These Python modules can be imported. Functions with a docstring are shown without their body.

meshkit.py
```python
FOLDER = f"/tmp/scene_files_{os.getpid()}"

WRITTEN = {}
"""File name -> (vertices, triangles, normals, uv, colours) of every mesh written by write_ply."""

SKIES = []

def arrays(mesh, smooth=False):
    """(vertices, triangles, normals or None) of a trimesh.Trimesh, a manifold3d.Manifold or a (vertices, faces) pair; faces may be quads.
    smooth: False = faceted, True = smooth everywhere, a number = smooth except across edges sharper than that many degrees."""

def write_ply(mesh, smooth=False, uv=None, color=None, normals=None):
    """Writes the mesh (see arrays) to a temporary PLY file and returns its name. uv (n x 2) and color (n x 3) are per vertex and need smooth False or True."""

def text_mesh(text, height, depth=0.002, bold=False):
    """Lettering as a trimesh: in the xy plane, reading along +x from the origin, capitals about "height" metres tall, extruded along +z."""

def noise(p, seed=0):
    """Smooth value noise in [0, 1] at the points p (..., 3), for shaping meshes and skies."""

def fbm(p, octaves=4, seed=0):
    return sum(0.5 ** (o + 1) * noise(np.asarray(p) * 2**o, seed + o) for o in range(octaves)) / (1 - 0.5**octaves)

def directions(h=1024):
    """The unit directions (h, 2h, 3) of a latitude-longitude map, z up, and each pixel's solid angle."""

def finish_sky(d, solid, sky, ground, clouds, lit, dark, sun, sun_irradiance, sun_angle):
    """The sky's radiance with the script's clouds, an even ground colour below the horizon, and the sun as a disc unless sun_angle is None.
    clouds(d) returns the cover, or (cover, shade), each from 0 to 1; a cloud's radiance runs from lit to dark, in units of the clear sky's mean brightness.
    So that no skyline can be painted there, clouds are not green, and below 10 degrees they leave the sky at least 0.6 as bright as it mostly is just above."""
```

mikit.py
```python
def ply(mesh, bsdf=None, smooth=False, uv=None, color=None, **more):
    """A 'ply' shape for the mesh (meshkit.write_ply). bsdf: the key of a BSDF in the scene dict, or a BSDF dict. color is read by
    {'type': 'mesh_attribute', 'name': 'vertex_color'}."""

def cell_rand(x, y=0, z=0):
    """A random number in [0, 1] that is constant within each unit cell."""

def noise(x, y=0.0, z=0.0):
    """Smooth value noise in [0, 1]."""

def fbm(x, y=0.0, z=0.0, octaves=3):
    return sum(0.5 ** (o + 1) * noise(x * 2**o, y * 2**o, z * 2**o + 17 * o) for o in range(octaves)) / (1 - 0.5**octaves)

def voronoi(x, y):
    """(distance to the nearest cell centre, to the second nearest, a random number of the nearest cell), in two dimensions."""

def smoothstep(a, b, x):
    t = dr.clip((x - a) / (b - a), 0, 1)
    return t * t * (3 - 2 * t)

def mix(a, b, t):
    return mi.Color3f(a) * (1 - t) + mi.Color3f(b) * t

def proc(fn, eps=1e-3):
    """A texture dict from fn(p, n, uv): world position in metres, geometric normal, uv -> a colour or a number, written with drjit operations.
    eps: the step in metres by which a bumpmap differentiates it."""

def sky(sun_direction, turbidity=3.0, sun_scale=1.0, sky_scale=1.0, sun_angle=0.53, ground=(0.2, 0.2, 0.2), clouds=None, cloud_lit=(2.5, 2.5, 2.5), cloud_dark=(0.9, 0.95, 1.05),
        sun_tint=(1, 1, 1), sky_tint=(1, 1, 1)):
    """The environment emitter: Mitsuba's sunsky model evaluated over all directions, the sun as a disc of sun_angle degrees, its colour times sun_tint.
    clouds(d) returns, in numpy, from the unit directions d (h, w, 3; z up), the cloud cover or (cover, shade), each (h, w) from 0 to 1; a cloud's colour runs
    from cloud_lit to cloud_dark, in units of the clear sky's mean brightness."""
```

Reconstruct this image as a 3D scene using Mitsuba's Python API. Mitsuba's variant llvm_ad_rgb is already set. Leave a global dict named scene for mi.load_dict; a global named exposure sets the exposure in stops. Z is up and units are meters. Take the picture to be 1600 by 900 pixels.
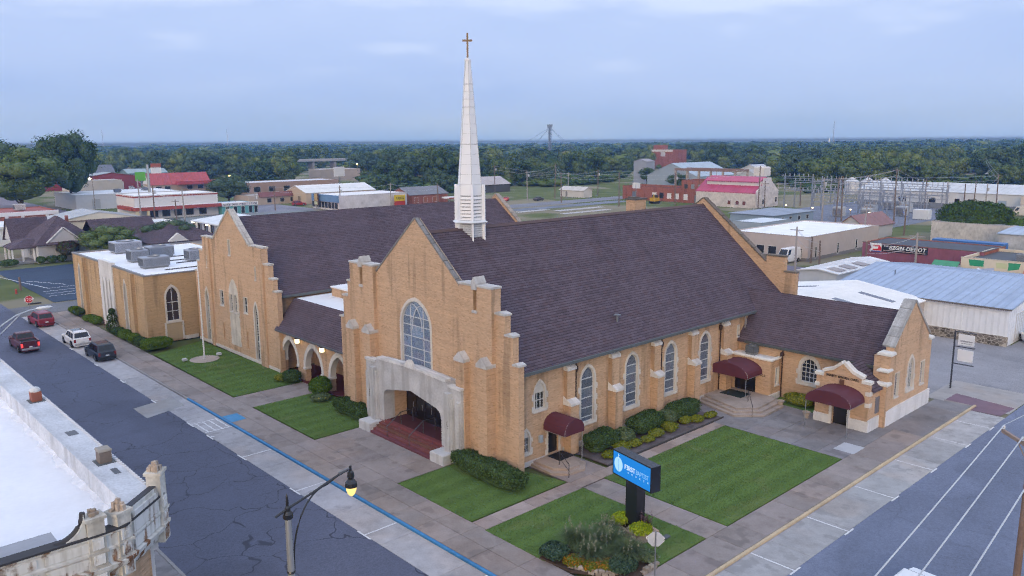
import math, random
import numpy as np, trimesh, mitsuba as mi, drjit as dr
import mikit, meshkit
from shapely.geometry import Polygon, box as sbox, LineString
from shapely.ops import unary_union
from mikit import noise, fbm, voronoi, cell_rand, smoothstep, mix, proc

scene, labels = {}, {}
rng = np.random.default_rng(11)
T = mi.ScalarTransform4f
PI = math.pi

# ------------------------------------------------------------ camera, sky, exposure
YAW, PITCH, ROLL, CAMZ = 0.823508, 0.180984, -0.0062364, 22.0
_f = np.array([math.cos(YAW)*math.cos(PITCH), math.sin(YAW)*math.cos(PITCH), -math.sin(PITCH)])
_r = np.array([math.sin(YAW), -math.cos(YAW), 0.0]); _u = np.cross(_r, _f)
_up = -math.sin(ROLL)*_r + math.cos(ROLL)*_u
scene['camera'] = {'type': 'perspective', 'fov': 64.70, 'fov_axis': 'x', 'near_clip': 0.5, 'far_clip': 20000.0,
                   'to_world': T().look_at(origin=[0, 0, CAMZ], target=list(_f + [0, 0, CAMZ]), up=list(_up))}
exposure = 3.78

def dusk_clouds(d):
    z = np.clip(d[..., 2], 0.0, 1)
    q = np.stack([d[..., 0]/(z+0.12), d[..., 1]/(z+0.12), z*3], -1)
    n = meshkit.fbm(q*np.array([0.9, 0.9, 1.0])+3.1, 5, 4)
    m = meshkit.fbm(np.stack([d[..., 0]*9, d[..., 1]*9, z*40], -1)+1.7, 6, 9)
    w = meshkit.fbm(np.stack([d[..., 0]*2.2, d[..., 1]*2.2, z*16], -1), 3, 5)
    puff = np.clip((m*0.6+w*0.4-0.53)*7.0, 0, 1)*np.clip(z*16-0.7, 0, 1)
    shade = 1.0-z**0.42 + (0.5-n)*0.26 - 0.25*puff
    return np.full(z.shape, 0.98), np.clip(shade, 0, 1)
scene['sky'] = mikit.sky([-0.80, -0.56, 0.26], turbidity=4, sun_scale=0.13, sun_angle=38, sun_tint=(0.91, 0.96, 1.05),
                         sky_scale=1.0, clouds=dusk_clouds, cloud_lit=(0.88, 1.0, 1.27), cloud_dark=(0.285, 0.455, 0.93), ground=(0.12, 0.13, 0.13))

# ------------------------------------------------------------ materials
def unpack(uv):
    r = dr.floor(uv.x/256); g = dr.floor(uv.x-r*256); b = dr.floor(uv.y/256); d = dr.floor(uv.y-b*256)
    r, g, b = r/255, g/255, b/255
    return mi.Color3f(r*r, g*g, b*b), d/255

def pack(c, dirt=0.3):
    r, g, b = [int(round(255*math.sqrt(min(max(v, 0), 1)))) for v in c]
    return (r*256+g+0.3, b*256+int(dirt*255)+0.3)

def two(b): return {'type': 'twosided', 'bsdf': b}

def paint_fn(p, n, uv):
    c, d = unpack(uv)
    a = fbm(p.x*0.55, p.y*0.55, p.z*0.55, 4); b = fbm(p.x*4.3, p.y*4.3, p.z*1.6, 3)
    w = noise(p.x*16, p.y*16, p.z*16)
    return c*(1+d*((a-0.5)*0.70+(b-0.5)*0.50+(w-0.5)*0.20))

def plain_fn(p, n, uv): return unpack(uv)[0]

def bare_fn(p, n, uv):      # aged metal or cast concrete: streaks run down the face
    c, d = unpack(uv)
    h = dr.select(dr.abs(n.x) > dr.abs(n.y), p.y, p.x)
    s = smoothstep(0.45, 0.75, fbm(h*2.2, p.z*0.25, 3.0, 4))
    a = fbm(p.x*0.9, p.y*0.9, p.z*0.9, 4)
    t = noise(p.x*14, p.y*14, p.z*9)
    return mix(c*(1+d*((a-0.5)*0.9+(t-0.5)*0.4)), c*mi.Color3f(0.62, 0.60, 0.57), s*d*0.9)

def brick_of(lo, hi, mortar):
    def fn(p, n, uv):
        h = dr.select(dr.abs(n.x) > dr.abs(n.y), p.y, p.x)
        row = dr.floor(p.z/0.076); x = h/0.225+0.5*row
        k = cell_rand(dr.floor(x), row, 5.0); k2 = cell_rand(dr.floor(x), row, 9.0)
        fx = x-dr.floor(x); fz = p.z/0.076-row
        joint = dr.maximum(smoothstep(0.94, 0.98, fx), smoothstep(0.80, 0.9, fz))
        c = mix(lo, hi, 0.10+k*0.50+0.42*fbm(h*0.28, p.z*0.45, 1.0, 4))*(0.92+0.16*noise(h*0.5, row*0.83, 2.0))
        c = mix(c, c*mi.Color3f(0.78, 0.70, 0.64), 0.6*smoothstep(0.88, 0.95, k2))
        st = smoothstep(0.56, 0.78, fbm(h*1.5, p.z*0.16, 4.0, 4))
        return mix(c, mortar, joint*0.55)*(1-0.30*st)
    return fn

def shingle_fn(p, n, uv):
    h = dr.select(dr.abs(n.x) > dr.abs(n.y), p.y, p.x)
    q = p.z/0.15; row = dr.floor(q); x = h/0.40+cell_rand(row, 3.0)*7
    k = cell_rand(dr.floor(x), row, 1.0); f = q-row; kr = cell_rand(row, 5.0, 2.0)
    c = mix(mi.Color3f(0.066, 0.050, 0.064), mi.Color3f(0.128, 0.101, 0.128), 0.2+0.55*k+0.25*kr)
    c = mix(c, mi.Color3f(0.120, 0.066, 0.066), 0.3*smoothstep(0.80, 0.9, cell_rand(dr.floor(x), row, 7.0)))
    c *= 0.88+0.24*fbm(h*0.45, p.z*0.6, 2.0, 4)
    st = smoothstep(0.55, 0.8, fbm(h*1.1, p.z*0.12, 9.0, 4))
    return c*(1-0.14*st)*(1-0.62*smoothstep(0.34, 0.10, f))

def asphalt_fn(p, n, uv):
    c, d = unpack(uv)
    a = fbm(p.x*0.18, p.y*0.18, 1.0, 4); g = noise(p.x*11, p.y*11); g2 = noise(p.x*38, p.y*38)
    wx = (fbm(p.x*0.7, p.y*0.7, 3.0, 3)-0.5)*1.6; wy = (fbm(p.x*0.7, p.y*0.7, 8.0, 3)-0.5)*1.6
    d1, d2, _ = voronoi((p.x+wx)/4.6, (p.y+wy)/3.7)
    e1, e2, _ = voronoi((p.x+wx+31)/1.9, (p.y+wy)/1.7)
    m = smoothstep(0.42, 0.56, fbm(p.x*0.11+5, p.y*0.11, 2.0, 2))
    crack = dr.maximum(smoothstep(0.022, 0.008, d2-d1)*smoothstep(0.12, 0.24, d1)*smoothstep(0.36, 0.46, fbm(p.x*0.2, p.y*0.2, 9.0, 2)), 0.5*smoothstep(0.03, 0.01, e2-e1)*smoothstep(0.2, 0.3, e1)*m)
    pat = smoothstep(0.60, 0.66, fbm(p.x*0.13, p.y*0.09+9, 4.0, 3))
    lane = noise(p.x*1.3, p.y*0.05, 3.0)*noise(p.x*0.05, p.y*1.3, 6.0)
    col = c*(0.76+0.36*a+0.22*(g-0.5)+0.24*(g2-0.5)+0.12*(lane-0.3))*(1-0.14*pat)
    return mix(col, c*0.40, dr.minimum(crack*d*2.0, 1.0))

def slab_fn(p, n, uv):      # poured concrete: mottled, with dark spots and rusty-brown tinges
    c, d = unpack(uv)
    a = fbm(p.x*0.5, p.y*0.5, 1.0, 4); b = fbm(p.x*2.3, p.y*2.3, 5.0, 4); g = noise(p.x*17, p.y*17)
    spot = smoothstep(0.62, 0.78, fbm(p.x*1.1, p.y*1.1, 7.0, 4))
    warm = smoothstep(0.45, 0.75, fbm(p.x*0.35, p.y*0.35, 12.0, 3))
    col = c*(1+d*((a-0.5)*0.7+(b-0.5)*0.6+(g-0.5)*0.25))
    col = mix(col, col*mi.Color3f(1.04, 0.93, 0.84), warm*0.6)
    return mix(col, c*0.58, spot*d)

def leaded_fn(p, n, uv):     # leaded glass: small quarries of slightly different tints
    c, d = unpack(uv)
    h = dr.select(dr.abs(n.x) > dr.abs(n.y), p.y, p.x)
    d1, d2, k = voronoi(h/0.15, p.z/0.17)
    t = mix(c*mi.Color3f(0.78, 0.84, 0.95), c*mi.Color3f(1.22, 1.14, 1.05), k)
    t = mix(t, t*mi.Color3f(1.12, 0.97, 0.97), smoothstep(0.62, 0.7, noise(h*1.3, p.z*1.3, 3.0)))
    return mix(c*0.35, t, smoothstep(0.03, 0.09, d2-d1))

def lawn_fn(p, n, uv):
    a = fbm(p.x*0.8, p.y*0.8, 1.0, 4); b = noise(p.x*9, p.y*9); g = noise(p.x*30, p.y*30)
    s = dr.sin(p.y*PI/0.78+0.5*noise(p.x*0.5, p.y*0.5))
    c = mix(mi.Color3f(0.068, 0.122, 0.032), mi.Color3f(0.118, 0.190, 0.056), a*0.7+b*0.15+g*0.15)
    c = mix(c, mi.Color3f(0.135, 0.165, 0.062), 0.5*smoothstep(0.60, 0.75, fbm(p.x*0.55+7, p.y*0.55, 4.0, 4)))
    return c*(1+0.062*dr.clip(s*3, -1, 1))

def earth_fn(p, n, uv):
    a = fbm(p.x*0.035, p.y*0.035, 1.0, 4); b = fbm(p.x*0.22, p.y*0.22, 4.0, 4)
    g = mix(mi.Color3f(0.050, 0.078, 0.028), mi.Color3f(0.125, 0.140, 0.062), b)
    dry = mix(mi.Color3f(0.17, 0.15, 0.10), mi.Color3f(0.24, 0.215, 0.18), b)
    return mix(g, dry, smoothstep(0.47, 0.60, a)*0.8)

def rust_fn(p, n, uv):      # white-painted pressed metal with rust where the paint has gone
    c, d = unpack(uv)
    h = p.x+p.y
    a = fbm(h*1.5, p.z*1.1, 2.0, 4); s = fbm(h*4.2, p.z*0.7, 6.0, 4); b = noise(h*17, p.z*17)
    k = smoothstep(0.555, 0.70, a*0.55+s*0.45+0.07*(b-0.5)+0.06*smoothstep(9.5, 2.0, p.x))
    ru = mix(mi.Color3f(0.30, 0.15, 0.07), mi.Color3f(0.10, 0.045, 0.022), noise(h*3, p.z*3))
    gr = mix(c, mi.Color3f(0.42, 0.40, 0.34), smoothstep(0.4, 0.7, s)*0.6)
    return mix(gr, ru, k*(0.55+0.45*d))

def rock_fn(p, n, uv):
    h = dr.select(dr.abs(n.x) > dr.abs(n.y), p.y, p.x)
    d1, d2, k = voronoi(h/0.42, p.z/0.33)
    c = mix(mi.Color3f(0.05, 0.045, 0.04), mi.Color3f(0.30, 0.27, 0.24), k)
    return mix(mi.Color3f(0.45, 0.43, 0.40), c, smoothstep(0.05, 0.14, d2-d1))

def mat(name, fn, rough=0.7, spec=0.3, **kw):
    scene['bsdf_'+name] = two({'type': 'principled', 'base_color': proc(fn), 'roughness': rough, 'specular': spec, **kw})
mat('paint', paint_fn, 0.6, 0.35)
mat('roofmetal', bare_fn, 0.38, 0.5)
mat('stone', bare_fn, 0.8, 0.25)
mat('gloss', plain_fn, 0.22, 0.5, clearcoat=0.8, clearcoat_gloss=0.9)
mat('steel', plain_fn, 0.42, 0.5, metallic=0.75)
mat('pane', plain_fn, 0.07, 0.6)
mat('leaded', leaded_fn, 0.22, 0.5)
mat('slab', slab_fn, 0.8, 0.25)
mat('asphalt', asphalt_fn, 0.75, 0.35)
mat('lawn', lawn_fn, 0.9, 0.1)
mat('earth', earth_fn, 0.95, 0.1)
mat('shingle', shingle_fn, 0.85, 0.25)
mat('brick', brick_of(mi.Color3f(0.43, 0.282, 0.176), mi.Color3f(0.585, 0.408, 0.268), mi.Color3f(0.45, 0.355, 0.26)), 0.85, 0.2)
mat('goldbrick', brick_of(mi.Color3f(0.39, 0.262, 0.145), mi.Color3f(0.50, 0.352, 0.208), mi.Color3f(0.42, 0.32, 0.19)), 0.85, 0.2)
mat('redbrick', brick_of(mi.Color3f(0.24, 0.075, 0.055), mi.Color3f(0.36, 0.135, 0.095), mi.Color3f(0.30, 0.2, 0.17)), 0.85, 0.2)
mat('rust', rust_fn, 0.6, 0.3)
mat('rock', rock_fn, 0.85, 0.25)
scene['bsdf_leaf'] = two({'type': 'diffuse', 'reflectance': proc(plain_fn)})
PACKED = {'paint', 'roofmetal', 'stone', 'gloss', 'steel', 'pane', 'slab', 'asphalt', 'rust', 'leaf', 'leaded'}

# ------------------------------------------------------------ helpers
class M:
    """Collects boxes, prisms and tubes into one mesh."""
    def __init__(s): s.v, s.f, s.n, s.uv = [], [], 0, []
    def add(s, v, f, c=None):
        v = np.asarray(v, float); f = np.asarray(f, int)
        if f.shape[1] == 4: f = np.vstack([f[:, [0, 1, 2]], f[:, [0, 2, 3]]])
        s.v.append(v); s.f.append(f+s.n); s.n += len(v)
        if c is not None: s.uv.append(np.tile(pack(*c) if isinstance(c, tuple) and len(c) == 2 else pack(c), (len(v), 1)))
        return s
    def box(s, x0, x1, y0, y1, z0, z1, c=None):
        x0, x1 = sorted((x0, x1)); y0, y1 = sorted((y0, y1)); z0, z1 = sorted((z0, z1))
        v = [[x, y, z] for x in (x0, x1) for y in (y0, y1) for z in (z0, z1)]
        return s.add(v, [[0, 1, 3, 2], [4, 6, 7, 5], [0, 4, 5, 1], [2, 3, 7, 6], [0, 2, 6, 4], [1, 5, 7, 3]], c)
    def cbox(s, x0, x1, y0, y1, z0, z1, b=0.02, c=None):
        """A box with its upper edges chamfered."""
        z = z1-b
        lo = [[x0, y0, z0], [x1, y0, z0], [x1, y1, z0], [x0, y1, z0]]; mid = [[p[0], p[1], z] for p in lo]
        top = [[x0+b, y0+b, z1], [x1-b, y0+b, z1], [x1-b, y1-b, z1], [x0+b, y1-b, z1]]
        f = [[4*k+i, 4*k+(i+1) % 4, 4*k+4+(i+1) % 4, 4*k+4+i] for k in (0, 1) for i in range(4)]+[[8, 9, 10, 11], [3, 2, 1, 0]]
        return s.add(lo+mid+top, f, c)
    def prism(s, poly, fr, d0, d1, c=None):
        """Extrudes a (u, v) polygon from depth d0 to d1 and places it by the frame."""
        polys = getattr(poly, 'geoms', [poly])
        for g in polys:
            if not isinstance(g, Polygon): g = Polygon(g)
            if g.is_empty or g.area < 1e-6: continue
            m = trimesh.creation.extrude_polygon(g, d1-d0, engine='earcut')
            v = np.array(m.vertices); v[:, 2] += d0
            w, flip = fr(v); f = np.array(m.faces)
            s.add(w, f[:, ::-1] if flip else f, c)
        return s
    def tube(s, pts, r, n=6, c=None, r1=None):
        pts = np.asarray(pts, float); k = len(pts); rr = np.linspace(r, r if r1 is None else r1, k)
        V = []
        for i in range(k):
            t = pts[min(i+1, k-1)]-pts[max(i-1, 0)]; t = t/np.linalg.norm(t)
            a = np.cross(t, [0, 0, 1] if abs(t[2]) < 0.9 else [1, 0, 0]); a /= np.linalg.norm(a); b = np.cross(t, a)
            g = np.arange(n)*2*PI/n
            V.append(pts[i]+rr[i]*(np.cos(g)[:, None]*a+np.sin(g)[:, None]*b))
        F = [[i*n+j, i*n+(j+1) % n, (i+1)*n+(j+1) % n, (i+1)*n+j] for i in range(k-1) for j in range(n)]
        base = np.vstack(V+[pts[:1], pts[-1:]]); e = k*n
        F = [[a, b, cc] for a, b, cc, d in F]+[[a, cc, d] for a, b, cc, d in F]+[[e, (j+1) % n, j] for j in range(n)]+[[e+1, (k-1)*n+j, (k-1)*n+(j+1) % n] for j in range(n)]
        return s.add(base, F, c)
    def lathe(s, prof, cx, cy, n=16, c=None):
        """Revolves (radius, z) points about a vertical axis."""
        k = len(prof); g = np.arange(n)*2*PI/n
        v = [[cx+r*math.cos(t), cy+r*math.sin(t), z] for r, z in prof for t in g]
        f = [[i*n+j, i*n+(j+1) % n, (i+1)*n+(j+1) % n, (i+1)*n+j] for i in range(k-1) for j in range(n)]
        s.add(v, f, c)
        return s
    def quad(s, a, b, c_, d, c=None): return s.add([a, b, c_, d], [[0, 1, 2, 3]], c)
    def tri(s, m, c=None): return s.add(m.vertices, m.faces, c)
    def arrays(s): return np.vstack(s.v), np.vstack(s.f)

def west(x0):       # a face that looks towards -X: u runs along Y, v is up, depth is outward
    return lambda v: (np.stack([x0-v[:, 2], v[:, 0], v[:, 1]], 1), True)
def south(y0):      # a face that looks towards -Y: u runs along X
    return lambda v: (np.stack([v[:, 0], y0-v[:, 2], v[:, 1]], 1), False)
def flat(z0):       # a plan: u, v are X, Y; depth is up
    return lambda v: (np.stack([v[:, 0], v[:, 1], z0+v[:, 2]], 1), False)
def east(x0): return lambda v: (np.stack([x0+v[:, 2], v[:, 0], v[:, 1]], 1), False)

used = {}
def fresh(name):
    k = used.get(name, -1)+1; used[name] = k
    return name if k == 0 else f'{name}_{k:03d}'

def shape(m, bsdf, c=None, smooth=False, dirt=0.3):
    v, f = m.arrays() if isinstance(m, M) else (np.asarray(m.vertices), np.asarray(m.faces))
    uv = None
    if bsdf in PACKED:
        uv = np.vstack(m.uv) if isinstance(m, M) and m.uv else np.tile(pack(c, dirt), (len(v), 1))
    return mikit.ply((v, f), 'bsdf_'+bsdf, smooth=smooth, uv=uv)

def put(name, m, bsdf, c=None, parent=None, label=None, smooth=False, dirt=0.3):
    key = fresh(f'{parent}__{name}' if parent else name)
    scene[key] = shape(m, bsdf, c, smooth, dirt)
    if label: labels[key] = {'label': label}
    return key

def putall(name, m, bsdf, c=None, parent=None, label=None, dirt=0.3, per=1):
    """Each piece of m (or each run of 'per' pieces) as a part of its own."""
    for i in range(0, len(m.v), per):
        q = M(); b = 0
        for v, f in zip(m.v[i:i+per], m.f[i:i+per]): q.add(v, f-f.min())
        k = 1+rng.uniform(-0.06, 0.06)
        put(name, q, bsdf, None if c is None else tuple(x*k for x in c), parent, label, dirt=dirt)

def thing(name, label, cat, group=None):
    key = fresh(name); labels[key] = {'label': label, 'category': cat}
    if group: labels[key]['group'] = group
    return key

def tag(key, label, cat, group=None):
    labels[key] = {'label': label, 'category': cat}
    if group: labels[key]['group'] = group
    return key

def struct(name, m, bsdf, c=None, label=None, dirt=0.3, smooth=False):
    key = put(name, m, bsdf, c, dirt=dirt, smooth=smooth)
    labels[key] = {'kind': 'structure'}
    if label: labels[key]['label'] = label
    return key

def proto(parts):
    """[(part path, M, bsdf, colour)] -> ply dicts that copies share."""
    out = []
    for p in parts:
        out.append((p[0], shape(p[1], p[2], p[3] if len(p) > 3 else None, p[4] if len(p) > 4 else False)))
    return out
def place(pr, name, tw, label, cat, group=None):
    key = thing(name, label, cat, group)
    for path, d in pr:
        scene[fresh(f'{key}__{path}') if path else key] = {**d, 'to_world': tw}
    return key
def at(x, y, z=0, deg=0, s=1): return T().translate([x, y, z]).rotate([0, 0, 1], deg).scale(s)

def gothic(c, w, z0, zs, z1, n=9):
    """A pointed-arch opening: centre c, width w, sill z0, springing zs, apex z1."""
    h = z1-zs; R = (w*w/4+h*h)/w; cx = w/2-R; a1 = math.atan2(h, -cx)
    arc = [(cx+R*math.cos(t), zs+R*math.sin(t)) for t in np.linspace(0, a1, n)]
    return Polygon([(c+x, z) for x, z in [(w/2, z0)]+arc+[(-x, z) for x, z in arc[-2::-1]]+[(-w/2, z0)]])

def rect(u0, u1, v0, v1): return sbox(min(u0, u1), min(v0, v1), max(u0, u1), max(v0, v1))
# ------------------------------------------------------------ ground, streets, pavements
ZS = -0.13          # street level; pavements lie at 0
def sheet(name, pts, z, bsdf, c=None, label=None, dirt=0.3):
    pts = np.asarray(pts, float); p = np.column_stack([pts, np.full(len(pts), z)])
    m = M().prism(Polygon(pts), flat(z), -0.003, 0.0)
    return struct(name, m, bsdf, c, label, dirt)
def rs(name, x0, x1, y0, y1, z, bsdf, c=None, label=None, dirt=0.3):
    return sheet(name, [(x0, y0), (x1, y0), (x1, y1), (x0, y1)], z, bsdf, c, label, dirt)

# terrain: one sheet, level in town, rolling up to low wooded hills far off
xs = np.concatenate([np.linspace(-400, 900, 66), np.linspace(960, 2600, 30)])
ys = np.concatenate([np.linspace(-900, -260, 12), np.linspace(-230, 900, 58), np.linspace(960, 2600, 30)])
def hill(x, y):
    d = np.hypot(x, y); az = np.degrees(np.arctan2(y, x))
    rise = np.clip((d-750)/900, 0, 1)
    h = 12*(meshkit.fbm(np.stack([x/520, y/520, 0*x], -1), 3, 3)-0.58)
    h = h+3.5*np.exp(-((az-68)/7)**2)*np.clip((d-1600)/900, 0, 1)+6.0*np.exp(-((az-14)/10)**2)
    return np.maximum(rise*h, -5.0)
gx, gy = np.meshgrid(xs, ys, indexing='ij')
gz = hill(gx, gy)-0.16
idx = np.arange(gx.size).reshape(gx.shape)
gf = np.stack([idx[:-1, :-1].ravel(), idx[1:, :-1].ravel(), idx[1:, 1:].ravel(), idx[:-1, 1:].ravel()], 1)
struct('ground', M().add(np.stack([gx.ravel(), gy.ravel(), gz.ravel()], 1), gf), 'earth', smooth=True)

ASPH, ASPH2, CONC = (0.102, 0.114, 0.168), (0.172, 0.205, 0.292), (0.36, 0.36, 0.385)
rs('street', 13.7, 22.9, -40, 330, ZS, 'asphalt', ASPH, 'dark cracked asphalt street along the front of the church', 0.45)
rs('street', 22.9, 330, -2, 18.5, ZS, 'asphalt', ASPH2, 'blue grey asphalt street along the right side of the church', 0.12)
rs('street', 22.9, 330, 118.4, 125.4, ZS, 'asphalt', (0.155, 0.16, 0.18), 'side street past the far end of the golden brick annex', 0.2)
rs('street', -60, 13.7, -2, 18.5, ZS, 'asphalt', ASPH2, None, 0.12)
rs('parking_lot', 28.6, 62, 126.0, 164.6, ZS+0.02, 'asphalt', (0.034, 0.055, 0.098), 'dark blue sealed parking lot with white stall lines', 0.05)
def lines(name, segs, w, z, c=(0.62, 0.63, 0.66)):
    m = M()
    for a, b in segs:
        a = np.array(a, float); b = np.array(b, float); d = b-a; d /= np.linalg.norm(d); q = np.array([-d[1], d[0]])*w/2
        m.quad(*[[*p, z] for p in (a-q, b-q, b+q, a+q)])
    k = put(name, m, 'paint', c, dirt=0.5); labels[k] = {'kind': 'structure'}
    return k
lines('lot_marking', [((27.6, 158), (31, 139)), ((31, 139), (36.4, 139)), ((29.6, 136.2), (48, 136.2)), ((29.5, 133.8), (48, 133.8)), ((29.3, 131.6), (46, 131.6)), ((34.6, 131.8), (33.4, 127)),
                      ((34.6, 131.8), (42, 139)), ((40, 152), (45, 144)), ((30.2, 149), (34, 141))], 0.16, ZS+0.03)
# the concrete parking lanes, poured in bays
def slabs(name, x0, x1, y0, y1, nx, ny, z, c, th=0.1, gap=0.025, var=0.10, label=None, dirt=0.5, holes=()):
    key = fresh(name)
    labels[key] = {'kind': 'structure'}
    if label: labels[key]['label'] = label
    m = M()
    m.box(x0, x1, y0, y1, z-th-0.03, z-0.03)
    scene[key] = shape(m, 'slab', tuple(0.55*v for v in c), dirt=0.3)
    X = np.linspace(x0, x1, nx+1); Y = np.linspace(y0, y1, ny+1)
    for i in range(nx):
        for j in range(ny):
            k = 1+rng.uniform(-var, var); dz = rng.uniform(-0.004, 0.004)
            m = M().cbox(X[i]+gap/2, X[i+1]-gap/2, Y[j]+gap/2, Y[j+1]-gap/2, z-0.029, z+dz, 0.012)
            put('slab', m, 'slab', tuple(v*k for v in c), key, dirt=dirt)
    return key
slabs('parking_lane', 22.9, 25.16, -8, 118, 1, 26, ZS+0.006, CONC, label='pale concrete parking lane beside the front pavement')
slabs('parking_lane', 25.34, 70.9, 18.5, 21.07, 10, 1, ZS+0.006, (0.36, 0.365, 0.38), label='pale concrete parking lane beside the right pavement')
# kerbs
def kerb(x0, x1, y0, y1, c, label, dirt=0.6):
    k = put('kerb', M().cbox(x0, x1, y0, y1, ZS-0.1, 0.004, 0.02), 'paint', c, dirt=dirt); labels[k] = {'kind': 'structure', 'label': label}
kerb(25.16, 25.34, 21.25, 69.0, (0.045, 0.20, 0.42), 'kerb painted bright blue along the front pavement')
kerb(25.16, 25.34, 69.0, 118.0, (0.27, 0.26, 0.26), 'bare grey concrete kerb beside the parked cars')
kerb(25.34, 72.3, 21.07, 21.25, (0.50, 0.40, 0.27), 'kerb with faded yellow paint along the right street')
kerb(13.5, 13.7, 21, 118, (0.28, 0.28, 0.29), 'kerb on the far side of the front street')
# pavements in slabs
WALK = (0.265, 0.235, 0.228); GREY = (0.205, 0.20, 0.215)
slabs('pavement', 25.345, 28.2, 21.3, 117.6, 2, 40, 0.0, WALK, label='brownish concrete pavement along the front street')
slabs('pavement', 28.2, 72, 21.255, 23.45, 20, 1, 0.0, WALK, label='concrete pavement along the right street')
slabs('pavement', 10.6, 13.5, 21.3, 118, 2, 36, 0.0, (0.25, 0.25, 0.27), label='pavement in front of the corner building')
slabs('walkway', 28.2, 34.95, 62.7, 66.4, 3, 2, 0.0, WALK, label='walkway leading to the arcade')
slabs('walkway', 28.2, 34.1, 41.6, 52.3, 3, 5, 0.0, WALK, label='broad concrete apron before the red steps')
slabs('walkway', 28.2, 36.4, 32.75, 34.0, 6, 1, 0.0, (0.30, 0.25, 0.235), label='narrow walkway to the small awning door')
slabs('walkway', 36.45, 38.55, 23.45, 32.75, 1, 5, 0.0, WALK, label='walkway between the two right lawns')
slabs('walkway', 36.4, 53.0, 32.85, 33.85, 8, 1, 0.0, (0.31, 0.26, 0.24), label='narrow walkway beside the shrub bed')
slabs('walkway', 36.4, 40.0, 33.85, 37.7, 2, 2, -0.003, WALK, label='concrete pad at the small awning door')
slabs('walkway', 53.0, 61.5, 23.45, 31.2, 4, 4, 0.0, GREY, label='grey concrete court before the chapel porch')
slabs('walkway', 53.0, 62.4, 31.2, 37.6, 3, 3, -0.002, GREY, label='grey concrete court beside the corner entrance')
slabs('walkway', 61.5, 71.6, 21.26, 24.1, 4, 1, 0.004, GREY, label='grey pavement under the chapel gable')
m = M().cbox(54.4, 56.2, 23.3, 24.8, -0.02, 0.012, 0.01)
put('slab', m, 'slab', (0.42, 0.44, 0.48), 'pavement_001', 'new pale concrete patch in the pavement', dirt=0.2)
m = M().quad(*[[x, y, ZS+0.010] for x, y in ((20.9, 69.7), (24.6, 70.8), (24.4, 67.6), (20.9, 66.4))])
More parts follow.
